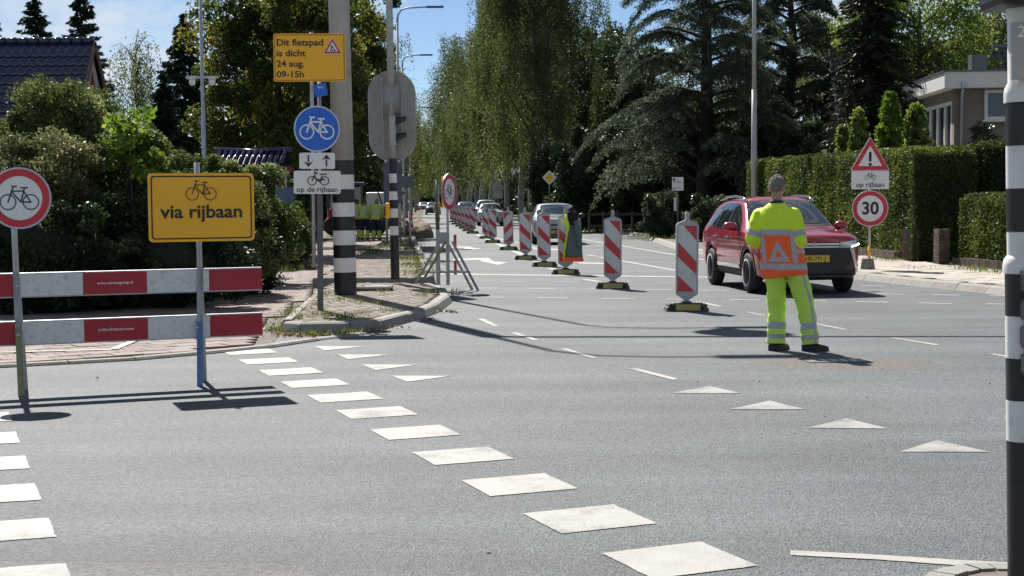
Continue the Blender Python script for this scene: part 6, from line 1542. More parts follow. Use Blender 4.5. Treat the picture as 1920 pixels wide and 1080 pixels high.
        for v in bm.verts:
            a, z = v.co.x, v.co.y
            if axis == 'front': o, d = Vector((a, -2, z)), Vector((0, 1, 0))
            elif axis == 'rear': o, d = Vector((a, 8, z)), Vector((0, -1, 0))
            elif axis == 'top': o, d = Vector((a, z, 4)), Vector((0, 0, -1))
            else: o, d = Vector((side * 3, a, z)), Vector((-side, 0, 0))
            h, nr, _, _ = self.bvh.ray_cast(o, d)
            if h is None: h = Vector((a, .3, z)) if axis == 'front' else o + d * 2.2; nr = -d
            v.co = h + nr.normalized() * off * .5 - d * off * .6
        if thick:
            r = bmesh.ops.solidify(bm, geom=list(bm.faces), thickness=thick)
        bmesh.ops.recalc_face_normals(bm, faces=bm.faces)
        me = bpy.data.meshes.new(name); bm.to_mesh(me); bm.free()
        d0 = {'front': Vector((0, -1, 0)), 'rear': Vector((0, 1, 0)), 'top': Vector((0, 0, 1))}.get(axis, Vector((side, 0, 0)))
        if sum((p.normal.dot(d0) * p.area for p in me.polygons)) < 0: me.flip_normals()
        o = link_mesh(name, me, m, parent or self.t, smooth); return o
    def line(self, name, pts, w, m, axis, side=1, off=.003):
        for (a0, z0), (a1, z1) in zip(pts[:-1], pts[1:]):
            l = math.hypot(a1 - a0, z1 - z0); nx, nz_ = -(z1 - z0) / l * w / 2, (a1 - a0) / l * w / 2
            self.decal(name, [(a0 - nx, z0 - nz_), (a1 - nx, z1 - nz_), (a1 + nx, z1 + nz_), (a0 + nx, z0 + nz_)], m, axis, side, off, .08)
    def mirror(self, x, y, z, m):
        for s in (-1, 1):
            bm = bmesh.new(); bmesh.ops.create_cube(bm, size=1)
            for v in bm.verts: v.co = Vector((v.co.x * .24, v.co.y * .16 * (1.0 if v.co.x * s < 0 else .7), v.co.z * .17 * (1 if v.co.x * s < 0 else .8)))
            me = bpy.data.meshes.new('mirror'); bm.to_mesh(me); bm.free(); me = evaluated(me, [('SUBSURF', dict(levels=2, render_levels=2))]); me.transform(Matrix.Diagonal((1.3, 1.3, 1.3, 1)))
            o = link_mesh('mirror', me, m, self.t, True, (s * x, y, z)); MB().box((-s * .12, .0, -.06), (.14, .06, .04)).build('mirror_arm', 'trim_black', o)
            MB().box((0, .085, .0), (.17, .008, .1)).build('mirror_glass', 'car_glass', o)
def mir(poly): return [(-x, z) for x, z in reversed(poly)]
# ---- red crossover
fl = G(1411, 549); th = R(6)
hd_ = Vector((math.sin(th), -math.cos(th), 0)); rt_ = Vector((math.cos(th), math.sin(th), 0))
ORG = fl + rt_ * .764 + hd_ * .888; ORG.z = 0
c = Car('red_suv', 'shiny dark red crossover with chrome front waiting beside the worker', 'paint_red', SUV, ORG, th, group=None, sub=3)
T = c.t; T.scale = (.955, .955, .955)
for s in (-1, 1):
    c.decal('side_window', [(1.60, 1.10), (2.50, 1.105), (2.44, 1.545), (2.22, 1.52), (2.02, 1.42)], 'car_glass', 'side', s, .006)
    c.decal('side_window', [(2.58, 1.11), (3.36, 1.125), (3.28, 1.545), (2.53, 1.55)], 'car_glass', 'side', s, .006)
    c.decal('quarter_window', [(3.44, 1.13), (4.03, 1.165), (3.82, 1.46), (3.36, 1.54)], 'car_glass', 'side', s, .006)
    c.line('window_trim', [(1.55, 1.085), (2.5, 1.09), (3.4, 1.112), (4.08, 1.15)], .022, 'chrome', 'side', s, .007)
    c.decal('pillar_trim', [(2.505, 1.105), (2.575, 1.108), (2.525, 1.55), (2.445, 1.545)], 'trim_black', 'side', s, .007); c.decal('pillar_trim', [(3.365, 1.125), (3.435, 1.128), (3.355, 1.54), (3.285, 1.545)], 'trim_black', 'side', s, .007)
    for ya in (.93, 3.60):
        ring = [(ya + (.405 + .065) * math.cos(a), .362 + (.405 + .065) * math.sin(a)) for a in np.linspace(R(-8), R(188), 22)] + [(ya + .40 * math.cos(a), .362 + .40 * math.sin(a)) for a in np.linspace(R(188), R(-8), 22)]
        for k in range(21):
            q = [ring[k], ring[k + 1], ring[42 - k], ring[43 - k]]
            if min(p[1] for p in q) > .27: c.decal('arch_trim', q, 'cladding', 'side', s, .014, .2)
    c.decal('sill', [(1.40, .26), (3.12, .26), (3.10, .40), (1.42, .40)], 'cladding', 'side', s, .010); c.decal('sill_strip', [(1.44, .405), (3.08, .405), (3.08, .475), (1.52, .475)], 'chrome', 'side', s, .012)
    c.line('door_gap', [(1.45, .5), (1.38, .95), (1.60, 1.08)], .009, 'trim_black', 'side', s); c.line('door_gap', [(2.53, .5), (2.55, 1.08)], .009, 'trim_black', 'side', s); c.line('door_gap', [(3.14, .5), (3.2, .62), (3.42, .85), (3.45, 1.08)], .009, 'trim_black', 'side', s)
    c.line('crease_shade_line', [(1.3, .905), (2.5, .93), (3.6, .955)], .006, 'trim_black', 'side', s, .001)  # thin dark strip painted as the shade along the door crease
    for yy in (2.30, 3.17):
        h = MB().box((s * .915, yy, .945), (.035, .2, .028), bev=.012).build('door_handle', 'chrome', T); MB().box((s * .897, yy, .94), (.012, .16, .06), bev=.005).build('handle_recess', 'trim_black', h)
    MB().tube([(s * .60, 1.98, 1.575), (s * .615, 2.25, 1.645), (s * .62, 2.75, 1.675), (s * .612, 3.4, 1.665), (s * .59, 4.05, 1.60)], [.014, .022, .022, .022, .014], 8).build('roof_rail', 'chrome', T, True)
    P = (lambda q: q) if s > 0 else mir
    c.decal('headlight', P([(.40, .80), (.62, .79), (.84, .835), (.875, .915), (.80, .925), (.55, .895), (.42, .88)]), 'lamp_glass', 'front', 1, .010, .035)
    c.decal('running_light', P([(.66, .80), (.84, .842), (.865, .872), (.82, .862), (.66, .822)]), 'headlight_on', 'front', 1, .016, .03)
    c.decal('chrome_shield', P([(.62, .785), (.70, .785), (.725, .66), (.765, .50), (.79, .40), (.755, .35), (.725, .37), (.735, .43), (.705, .52), (.665, .66)]), 'chrome', 'front', 1, .022, .04)
    c.decal('fog_lamp', P([(.765, .40), (.845, .42), (.85, .50), (.785, .51)]), 'trim_black', 'front', 1, .012, .04); c.decal('fog_lens', P([(.785, .43), (.825, .435), (.83, .475), (.79, .48)]), 'lamp_glass', 'front', 1, .018, .04)
    c.decal('tail_light', P([(.42, .93), (.72, .95), (.74, 1.06), (.42, 1.02)]), 'lamp_red', 'rear', 1, .01, .05)
c.decal('grille', [(-.70, .42), (-.715, .50), (-.69, .62), (-.64, .785), (.64, .785), (.69, .62), (.715, .50), (.70, .42)], 'gloss_black', 'front', 1, .010, .05)
for z0, z1, w in ((.845, .875, .44), (.80, .825, .44)): c.decal('chrome_bar', [(-w, z0), (w, z0), (w, z1), (-w, z1)], 'chrome', 'front', 1, .02, .05)
c.decal('grille_band', [(-.45, .785), (.45, .785), (.46, .89), (-.46, .89)], 'gloss_black', 'front', 1, .012, .05)
for z0 in (.50, .70, .745): c.decal('grille_slat', [(-.60, z0), (.60, z0), (.60, z0 + .014), (-.60, z0 + .014)], 'trim_black', 'front', 1, .02, .06)
c.decal('lower_bumper', [(-.72, .275), (.72, .275), (.77, .36), (.72, .43), (-.72, .43), (-.77, .36)], 'trim_black', 'front', 1, .008, .06)
c.decal('skid_plate', [(-.66, .305), (.66, .305), (.70, .34), (-.70, .34)], 'chrome', 'front', 1, .016, .06)
lg = MB()
def rhomb(cx, cz, k, rot): return [(cx + (a * math.cos(rot) - b_ * math.sin(rot)) * k, cz + (a * math.sin(rot) + b_ * math.cos(rot)) * k) for a, b_ in ((0, 0), (.5, .288), (1, 0), (.5, -.288))]
for rot in (R(90), R(210), R(330)):
    c.decal('emblem_diamond', rhomb(0, .848, .062, rot), 'chrome', 'front', 1, .04, .08, smooth=False, thick=.004)
pb_ = MB().box((0, -.022, .615), (.53, .016, .115), bev=.004).build('number_plate', 'plate_bg', T); text('HK-791-J', .098, 'sign_ink', pb_, .025, .615, -.0308, .015, .98); MB().box((-.243, -.0305, .615), (.04, .002, .105)).build('plate_band', 'sign_blue', pb_)
ws = c.decal('windscreen', [(-.735, 1.165), (0, 1.175), (.735, 1.165), (.705, 1.27), (.615, 1.53), (.56, 1.585), (0, 1.61), (-.56, 1.585), (-.615, 1.53), (-.705, 1.27)], 'car_windscreen', 'front', 1, .006, .06)
c.decal('cowl', [(-.74, 1.14), (.74, 1.14), (.735, 1.17), (-.735, 1.17)], 'trim_black', 'front', 1, .007, .06)
for s in (-1, 1): c.line('wiper', [(s * .1, 1.19), (s * .55, 1.185)], .014, 'trim_black', 'front', 1, .016)
c.line('hood_gap', [(-.70, .935), (0, .95), (.70, .935)], .008, 'trim_black', 'front', 1, .002)
c.decal('rear_window', [(-.58, 1.20), (.58, 1.20), (.54, 1.46), (-.54, 1.46)], 'car_glass', 'rear', 1, .006, .06)
c.mirror(1.02, 1.66, 1.14, 'paint_red')
# ---- ordinary cars in the queue
def traffic_car(name, label, paint, L_, W_, H_, u, v, rz, wheel_r=.31, group=None, plate_=True, ghood=.9, lightson=False, grille=True):
    tab = remap(SUV, L_, W_, H_, ghood); g = G(u, v); kl, kw = L_ / 4.695, W_ / 1.81; hz_ = lambda z: z * ghood if z < 1.1 else 1.1 * ghood + (z - 1.1) * (H_ - 1.1 * ghood) / .582
    c = Car(name, label, paint, tab, (g.x, g.y, 0), R(rz), wheel_r, (.93 * kl, 3.58 * kl), W_ / 2 - .105, group, 2)
    K = lambda P: [(a * kw, hz_(z)) for a, z in P]; KS = lambda P: [(a * kl, hz_(z)) for a, z in P]
    for s in (-1, 1):
        c.decal('side_window', KS([(1.62, 1.12), (2.50, 1.125), (2.44, 1.54), (2.22, 1.515), (2.02, 1.42)]), 'car_glass', 'side', s, .006, .12); c.decal('side_window', KS([(2.58, 1.13), (3.6, 1.145), (3.42, 1.52), (2.53, 1.545)]), 'car_glass', 'side', s, .006, .12)
        c.line('door_gap', KS([(2.53, .5), (2.55, 1.08)]), .01, 'trim_black', 'side', s)
        P = (lambda q: q) if s > 0 else mir
        c.decal('headlight', K(P([(.44, .74), (.66, .74), (.84, .84), (.83, .96), (.70, .93), (.50, .84)])), 'lamp_glass' if not lightson else 'headlight_on', 'front', 1, .010, .08)
        c.decal('fog_lamp', K(P([(.62, .42), (.76, .44), (.75, .52), (.62, .50)])), 'trim_black', 'front', 1, .010, .1)
        c.decal('tail_light', K(P([(.45, .92), (.72, .94), (.74, 1.06), (.5, 1.04)])), 'lamp_red', 'rear', 1, .01, .1)
    c.decal('lower_grille', K([(-.52, .36), (.52, .36), (.46, .62), (-.46, .62)]), 'gloss_black', 'front', 1, .01, .1)
    c.decal('upper_grille', K([(-.30, .74), (.30, .74), (.34, .80), (-.34, .80)]), 'gloss_black', 'front', 1, .01, .1)
    c.decal('bumper_lip', K([(-.7, .27), (.7, .27), (.7, .34), (-.7, .34)]), 'trim_black', 'front', 1, .008, .12)
    c.decal('windscreen', K([(-.735, 1.165), (0, 1.175), (.735, 1.165), (.705, 1.27), (.615, 1.53), (.56, 1.585), (0, 1.61), (-.56, 1.585), (-.615, 1.53), (-.705, 1.27)]), 'car_windscreen', 'front', 1, .006, .1)
    c.decal('rear_window', K([(-.58, 1.20), (.58, 1.20), (.54, 1.46), (-.54, 1.46)]), 'car_glass', 'rear', 1, .006, .1)
    if plate_:
        pb_ = MB().box((0, -.015, hz_(.50)), (.5, .016, .11)).build('number_plate', 'plate_bg', c.t); MB().box((.02, -.0245, hz_(.50)), (.36, .002, .04)).build('plate_digits', 'sign_ink', pb_)
    c.mirror(W_ / 2 + .1, 1.66 * kl, hz_(1.12), paint if L_ > 4.2 else 'trim_black')
    return c
traffic_car('silver_hatchback', 'silver blue hatchback approaching behind the beacon with the jacket', 'paint_silver', 4.03, 1.74, 1.47, 1047, 459, 2.5, .31)
traffic_car('white_car', 'small white car in the queue beside the beacon gap', 'paint_white_car', 3.8, 1.66, 1.43, 921, 424, 2.5, .29)
traffic_car('grey_estate', 'light grey tall car close behind the small white car', 'paint_silver', 4.5, 1.82, 1.66, 913, 416, 2.5, .34)
traffic_car('blue_car', 'dark blue car behind the light grey one in the queue', 'paint_blue', 4.4, 1.78, 1.52, 875, 413, 3, .32)
traffic_car('distant_white_car', 'distant white car driving at the far end of the road', 'paint_white_car', 4.3, 1.76, 1.45, 794, 395, 3, .31, plate_=False)
traffic_car('black_car', 'black car half hidden behind the distant worker in green', 'paint_black_car', 4.3, 1.76, 1.5, 812, 403, 3, .31, plate_=False)
traffic_car('distant_red_car', 'tiny reddish car at the vanishing point of the road', 'paint_red', 4.3, 1.76, 1.5, 786, 386, 3, .31, plate_=False)
# ---- works vehicle behind the path crew
wz = 71.0; wx = XG(668, wz)
mat('machine_teal', (0.05, 0.10, 0.12), 0.4, 0.2, 0.15, 4); mat('machine_red', (0.30, 0.02, 0.02), 0.4, 0, 0.15, 4)
wv = thing('works_loader', 'compact red and white loader with a teal cab frame behind the crouching crew', 'loader', (wx, wz, 0), R(8))
MB().box((.75, .3, .95), (1.1, 1.6, .75), bev=.08).build('engine_cover', 'machine_red', wv); MB().box((.9, .2, 1.65), (.9, 1.3, .7), bev=.12).build('hood', 'trim_white', wv)
MB().box((-.55, .4, .9), (1.5, 1.7, .7), bev=.06).build('chassis', 'machine_red', wv)
cb = MB().box((-.5, .4, 2.42), (1.8, 1.6, .1), bev=.03).build('cab_roof', 'machine_teal', wv)
for x in (-1.3, -.4, .28):
    for y in (-.3, 1.1): MB().box((x, y, 1.8), (.09, .09, 1.2)).build('cab_post', 'machine_teal', wv)
MB().box((-.5, .45, 1.75), (1.5, 1.2, 1.0)).build('cab_glass', 'car_glass', wv)
for x in (-1.05, .95):
    for y in (-.45, 1.3):
        w = MB().lathe([(.25, -.13), (.4, -.13), (.45, -.08), (.45, .08), (.4, .13), (.25, .13)], (x, y, .45), 20, 'y').build('wheel', 'rubber', wv, True); MB().lathe([(.22, -.12), (.22, .12)], (x, y, .45), 14, 'y').build('rim', 'trim_white', w)
MB().tube([(1.0, -.7, 2.0), (1.15, -.75, 1.5), (1.2, -.7, 1.1)], .035, 6).build('hose', 'rubber', wv, True)
# ------------------------------------------------------------------ people
from mathutils import noise as mnoise
mat('skin', (0.42, 0.22, 0.15), 0.55, 0, 0.08, 14); mat('hair_grey', (0.25, 0.22, 0.19), 0.75, 0, 0.35, 60, bump=0.6, bscale=140); mat('hair_dark', (0.03, 0.022, 0.018), 0.7, 0, 0.3, 60, bump=0.5, bscale=120)
leaf_mat('hair_grey_strand', (0.15, 0.13, 0.11), (0.28, 0.25, 0.22), (0.44, 0.41, 0.38), 0.2)
leaf_mat('hair_dark_strand', (0.02, 0.016, 0.012), (0.05, 0.04, 0.03), None, 0.2)
mat('eye_white', (0.7, 0.7, 0.68), 0.3); mat('eye_dark', (0.03, 0.025, 0.02), 0.2); mat('lip', (0.34, 0.13, 0.11), 0.5)
mat('shoe_black', (0.012, 0.012, 0.013), 0.6, 0, 0.3, 20, bump=0.2); mat('collar_dark', (0.03, 0.045, 0.045), 0.8, 0, 0.2, 10); mat('navy_cloth', (0.012, 0.015, 0.028), 0.8, 0, 0.3, 8, bump=0.2, bscale=20)
mat('hi_yellow_dull', (0.40, 0.50, 0.05), 0.7, 0, 0.12, 6, bump=0.15, bscale=18)
def spline(P, t):
    """Catmull-Rom through rows of numbers"""
    n = len(P) - 1; x = t * n; i = min(int(x), n - 1); f = x - i
    p0, p1, p2, p3 = (np.array(P[max(min(k, n), 0)], float) for k in (i - 1, i, i + 1, i + 2))
    return 0.5 * ((2 * p1) + (-p0 + p2) * f + (2 * p0 - 5 * p1 + 4 * p2 - p3) * f * f + (-p0 + 3 * p1 - 3 * p2 + p3) * f ** 3)
def loft(ctrl, rows=40, n=32, hint=(1, 0, 0), wr=0.006, wf=6.0, seed=0, close=(True, True)):
    """elliptical tube through ctrl rows (x, y, z, rx, ry); returns grid [(row)[(col)]] of points"""
    C = [spline(ctrl, i / (rows - 1)) for i in range(rows)]; grid = []
    for i, c in enumerate(C):
        a, b = Vector(C[max(i - 1, 0)][:3]), Vector(C[min(i + 1, rows - 1)][:3]); d = (b - a).normalized()
        s = Vector(hint) - d * d.dot(Vector(hint)); s.normalize(); o = d.cross(s); row = []
        for k in range(n):
            t = 2 * math.pi * k / n; p = Vector(c[:3]) + s * math.cos(t) * c[3] + o * math.sin(t) * c[4]
            nr = (s * math.cos(t) + o * math.sin(t)).normalized()
            w = mnoise.noise(Vector((p.x * wf + seed, p.y * wf, p.z * wf * 1.3))) * wr + mnoise.noise(Vector((p.x * wf * 2.4, p.y * wf * 2.4 + seed, p.z * wf * 3))) * wr * .5
            row.append(p + nr * w)
        grid.append(row)
    return grid
def skin_parts(grid, classify, parent, names, cap=True, lift=None):
    """split a loft into garment pieces; classify(point, u, t) -> key; names[key] = (part name, material)"""
    R_, N_ = len(grid), len(grid[0]); pieces = {}
    for i in range(R_ - 1):
        for k in range(N_):
            k2 = (k + 1) % N_; q = [grid[i][k], grid[i][k2], grid[i + 1][k2], grid[i + 1][k]]
            c = (q[0] + q[1] + q[2] + q[3]) / 4; pieces.setdefault(classify(c, (k + .5) / N_, (i + .5) / (R_ - 1)), []).append((i, k))
    if cap: pieces.setdefault(classify(grid[0][0], 0, 0), []).append('c0'); pieces.setdefault(classify(grid[-1][0], 0, 1), []).append('c1')
    out = {}
    for key, cells in pieces.items():
        b = MB(); idx = {}
        def vid(i, k):
            if (i, k) not in idx: idx[(i, k)] = len(b.v); b.v.append(tuple(grid[i][k]))
            return idx[(i, k)]
        for cc in cells:
            if cc == 'c0': b.f.append(tuple(vid(0, k) for k in range(N_))[::-1])
            elif cc == 'c1': b.f.append(tuple(vid(R_ - 1, k) for k in range(N_)))
            else:
                i, k = cc; k2 = (k + 1) % N_; b.f.append((vid(i, k), vid(i, k2), vid(i + 1, k2), vid(i + 1, k)))
        nm, m = names[key]; out[key] = b.build(nm, m, parent, True, fix=False)
    return out
def hand_mb(b, wrist, d, up, side, s=1.0, curl=0.7):
    """palm and five fingers; d = forearm direction, up = back of hand, side = thumb side"""
    d, up, side = Vector(d).normalized(), Vector(up).normalized(), Vector(side).normalized(); w = Vector(wrist)
    b.tube([w, w + d * .04, w + d * .085], [.026, .034, .033], 8)
    for off in (-.022, .022): b.tube([w + d * .02 + side * off * .6, w + d * .09 + side * off], [.018, .017], 8)
    for i, (off, L_) in enumerate(((.032, .068), (.011, .076), (-.011, .07), (-.031, .056))):
        p = w + d * .085 + side * off; a = curl
        p1 = p + (d * math.cos(a * .6) - up * math.sin(a * .6)) * L_ * .45; p2 = p1 + (d * math.cos(a * 1.5) - up * math.sin(a * 1.5)) * L_ * .32; p3 = p2 + (d * math.cos(a * 2.2) - up * math.sin(a * 2.2)) * L_ * .25
        b.tube([p - d * .02, p, p1, p2, p3], [.010, .010, .0095, .009, .007], 7)
    t0 = w + d * .03 + side * .03; b.tube([t0 - side * .015, t0 + side * .018 + d * .02, t0 + side * .026 + d * .05 - up * .012, t0 + side * .018 + d * .075 - up * .02], [.013, .012, .011, .008], 7)
def person(name, label, loc, rz, J, pal, hair='hair_grey', detail=True, group=None, S=1.0, tool=None):
    t = thing(name, label, 'person', loc, rz, group); t.scale = (S, S, S)
    # --- body: one continuous surface from lofted limbs fused together
    b = MB(); V = Vector
    hc, hd = V(J['head']), V(J['face']).normalized(); hu = V(J.get('head_up', (0, 0, 1))).normalized(); hr = hd.cross(hu).normalized()
    def hp(a, f, u): return hc + hr * a + hd * f + hu * u
    def ell(c, ra, rf, ru, n=14):
        vs, fs = [], []
        for i in range(n + 1):
            ph = math.pi * i / n
            for k in range(2 * n):
                th_ = math.pi * k / n; vs.append(c + hr * ra * math.sin(ph) * math.cos(th_) + hd * rf * math.sin(ph) * math.sin(th_) + hu * ru * math.cos(ph))
        for i in range(n):
            for k in range(2 * n): fs.append((i * 2 * n + k, i * 2 * n + (k + 1) % (2 * n), (i + 1) * 2 * n + (k + 1) % (2 * n), (i + 1) * 2 * n + k))
        b.add(vs, fs)
    ell(hp(0, -.008, .03), .077, .098, .095); ell(hp(0, .03, -.04), .058, .062, .078); ell(hp(0, .045, -.085), .034, .035, .03)
    b.tube([hp(0, .088, .025), hp(0, .106, -.012), hp(0, .104, -.03)], [.010, .014, .013], 8)
    for s in (-1, 1):
        ell(hp(s * .078, -.005, -.005), .012, .024, .034, 8); ell(hp(s * .03, .082, .038), .022, .012, .010, 8); ell(hp(s * .036, .06, -.03), .028, .03, .03, 8)
    ell(hp(0, .087, -.062), .026, .010, .012, 8)
    nk, ch, pv = V(J['neck']), V(J['chest']), V(J['pelvis'])
    b.tube([hp(0, -.02, -.05), nk.lerp(hc, .4), nk, nk.lerp(ch, .3)], [.056, .057, .062, .085], 14)
    gt = loft([(*nk.lerp(ch, .2), .12, .075), (*ch, .155, .10), (*ch.lerp(pv, .55), .14, .095), (*pv, .155, .105), (*(pv + (pv - ch).normalized() * .1), .12, .09)], 16, 18, wr=0)
    N_ = 18; b.add([p for r in gt for p in r], [(i * N_ + k, i * N_ + (k + 1) % N_, (i + 1) * N_ + (k + 1) % N_, (i + 1) * N_ + k) for i in range(15) for k in range(N_)] + [tuple(range(N_))[::-1], tuple(range(15 * N_, 16 * N_))])
    for s in 'LR':
        sh, el, wr_ = V(J['sh' + s]), V(J['el' + s]), V(J['wr' + s]); b.tube([ch.lerp(sh, .5), sh, sh.lerp(el, .5), el, el.lerp(wr_, .4), wr_], [.06, .056, .047, .04, .04, .028], 12)
        d = (wr_ - el).normalized(); sd = V((1 if s == 'L' else -1, 0, 0)); sd = (sd - d * d.dot(sd)).normalized(); hand_mb(b, wr_ - d * .01, d, V(J.get('palm', (0, 0, 1))), sd)
        hp_, kn, an = V(J['hp' + s]), V(J['kn' + s]), V(J['an' + s]); b.tube([pv.lerp(hp_, .6) , hp_, hp_.lerp(kn, .5), kn, kn.lerp(an, .4), an, an - V((0, 0, .05))], [.08, .085, .07, .055, .052, .036, .036], 12)
        td = V(J['toe' + s]).normalized(); b.tube([an - td * .05 - V((0, 0, .05)), an + td * .06 - V((0, 0, .055)), an + td * .14 - V((0, 0, .06))], [.036, .034, .026], 10)
    me = b.mesh('body'); me = evaluated(me, [('REMESH', dict(mode='VOXEL', voxel_size=.0095 if detail else .014, use_smooth_shade=True)), ('SMOOTH', dict(factor=.5, iterations=3))])
    body = link_mesh('body', me, 'skin', t, True)
    for s in (-1, 1):
        b = MB(); b.lathe([(.0, -.012), (.008, -.009), (.0115, 0), (.008, .009), (0, .012)], hp(s * .03, .083, .02), 10); e = b.build('eye', 'eye_white', body, True)
        MB().lathe([(.0, -.005), (.005, 0), (0, .005)], hp(s * .03, .0935, .02), 8).build('pupil', 'eye_dark', e, True)
    MB().tube([hp(-.022, .093, -.06), hp(0, .099, -.061), hp(.022, .093, -.06)], [.004, .006, .004], 6).build('mouth', 'lip', body, True)
    # --- hair: cap over skull and nape
    b = MB(); vs, fs = [], []; n = 18
    for i in range(n + 1):
        ph = math.pi * (.69) * i / n
        for k in range(2 * n):
            th_ = math.pi * k / n; back = -math.sin(th_); lim = .70 + .30 * smoothstep(.1, .75, back) if back > -.2 else .60
            pp = ph * lim; r = 1 + .03 * mnoise.noise(V((k * .9, i * .8, 2)))
            vs.append(hp(0, -.008, .03) + hr * .0795 * r * math.sin(pp) * math.cos(th_) + hd * .1025 * r * math.sin(pp) * math.sin(th_) + hu * .105 * r * math.cos(pp))
    for i in range(n):
        for k in range(2 * n): fs.append((i * 2 * n + k, i * 2 * n + (k + 1) % (2 * n), (i + 1) * 2 * n + (k + 1) % (2 * n), (i + 1) * 2 * n + k))
    b.add(vs, fs); ho = b.build('hair', hair, t, True, fix=False)
    rg = np.random.default_rng(4); pk = np.array([tuple(v) for v in vs])[rg.integers(0, len(vs), 2600 if detail else 300)] + rg.normal(size=(2600 if detail else 300, 3)) * .003
    axs = np.tile(np.array(tuple(-hd * .5 - hu * .8)), (len(pk), 1)) + (pk - np.array(tuple(hc))) * 3.5
    tag(link_mesh('hair_strands', leaf_mesh('hair_strands', pk, .03, 3, .12, axis=axs, spread=.6), hair + '_strand', ho), kind='stuff')
    # --- jacket
    tz = J['torso']; RW = 96 if detail else 40; NC = 72 if detail else 32
    g = loft(tz, RW, NC, wr=.009 if detail else .012, seed=3); inv = J.get('band', (.10, .16, .56, .64))
    def cj(p, u, tt):
        if pal.get('panel'):
            x, z = p.x - J['spine'](p.z), p.z; back = u > .5
            if z > 1.245: return 'y'
            if z > 1.185: return 'r'
            if .84 < z < .895: return 'r'
            if back and .922 < z < 1.13 and abs(x) < .125:
                h = (1.128 - z) / .206; o = h * .108; return 'r' if abs(x) < o and not (abs(x) < o - .045 and z > .962) else 'o'
            if back and .905 < z < 1.19 and .135 < abs(x) < .178: return 'r'
            if z > .905 and (abs(x) > .178) and (1.0 < z < 1.04 or 1.095 < z < 1.13): return 'r'
            return 'o'
        for a, c in ((inv[0], inv[1]), (inv[2], inv[3])):
            if a < tt < c: return 'r'
        if .085 < abs(p.x - J['spine'](p.z)) < .125 and tt > inv[1]: return 'r'
        return 'y'
    jn = {'y': ('jacket', pal['jacket']), 'o': ('orange_panel', 'hi_orange'), 'r': ('reflective_band', 'reflective')}
    jb = MB()
    def addg(gr):
        n_, r_ = len(gr[0]), len(gr); jb.add([p for row in gr for p in row], [(i * n_ + k, i * n_ + (k + 1) % n_, (i + 1) * n_ + (k + 1) % n_, (i + 1) * n_ + k) for i in range(r_ - 1) for k in range(n_)] + [tuple(range(n_))[::-1], tuple(range((r_ - 1) * n_, r_ * n_))])
    addg(g)
    # --- sleeves
    for s in 'LR':
        sh, el, wr_ = V(J['sh' + s]), V(J['el' + s]), V(J['wr' + s]); w1 = .08; m1 = sh.lerp(el, .5)
        inn = nk.lerp(sh, .66) - (nk - ch).normalized() * .03; ctrl = [(*inn, w1 * .45, w1 * .7), (*sh, w1, w1 * 1.05), (*m1, .078, .08), (*el, .070, .074), (*el.lerp(wr_, .5), .06, .062), (*wr_, .047, .047)]
        gs = loft(ctrl, 40 if detail else 20, 24, hint=(0, 1, .2), wr=.010, wf=9, seed=7)
        addg(gs)
    me = evaluated(jb.mesh('jacket'), [('REMESH', dict(mode='VOXEL', voxel_size=.0075 if detail else .016, use_smooth_shade=True)), ('SMOOTH', dict(factor=.5, iterations=7 if detail else 3))])
    nv = len(me.vertices); co_ = np.empty(nv * 3); me.vertices.foreach_get('co', co_); co_ = co_.reshape(-1, 3); nn = np.empty(nv * 3); me.vertices.foreach_get('normal', nn); nn = nn.reshape(-1, 3)
    for i in range(nv):                               # cloth folds: soft ridges, finer towards the waist and elbows
        p = V(co_[i]); f_ = 1 - abs(mnoise.noise(V((p.x * 5 + p.z * 2.2, p.y * 5, p.z * 9)))) * 2; f2 = mnoise.noise(V((p.x * 14, p.y * 14, p.z * 20)))
        co_[i] += nn[i] * (f_ * .007 + f2 * .003)
    me.vertices.foreach_set('co', co_.reshape(-1)); me.update()
    arms = [(V(J['sh' + s]), V(J['el' + s]), V(J['wr' + s])) for s in 'LR']
    def seg(p, a, c): 
        tt = min(1, max(0, (p - a).dot(c - a) / (c - a).length_squared)); return (p - a.lerp(c, tt)).length, tt
    up_ax = (nk - pv).normalized(); L_t = (nk - pv).length; cent = pv
    keys = {}
    for f in me.polygons:
        p = V(f.center); key = None
        for (a, c, e) in arms:
            d1, t1 = seg(p, a, c); d2, t2 = seg(p, c, e)
            lat = abs((p - cent - up_ax * (p - cent).dot(up_ax)).x - (a.lerp(cent, 1).x - cent.x))
            if (d1 < .092 and t1 > .12 and abs(p.x - J['spine'](p.z)) > .148 + .0 * t1) or d2 < .078:
                key = 'sb' if (.62 < t1 < .86 and d1 < d2 + .02) else 's'; break
        if key is None:
            tt = .1 + .75 * max(0, min(1, (p - pv).dot(up_ax) / L_t + .18)); u = .75 if f.normal.y < .15 else .25
            key = cj(p, u, tt)
        keys.setdefault(key, []).append(f.index)
    jn.update({'s': ('sleeve', pal['jacket']), 'sb': ('sleeve_band', 'reflective')})
    vv = [tuple(v) for v in co_]
    for key, fl_ in keys.items():
        idx = {}; b = MB()
        for fi in fl_:
            b.f.append(tuple(idx.setdefault(vi, len(idx)) for vi in me.polygons[fi].vertices))
        b.v = [None] * len(idx)
        for vi, k in idx.items(): b.v[k] = vv[vi]
        q = b.build(jn[key][0], jn[key][1], t, True, fix=False)
    b = MB(); b.lathe([(.072, -.02), (.078, .005), (.074, .03), (.066, .035)], n=20); co = b.build('collar', pal['collar'], t, True); co.location = nk; co.rotation_euler = (V((0, 0, 1)).rotation_difference((hc - nk).normalized())).to_euler()
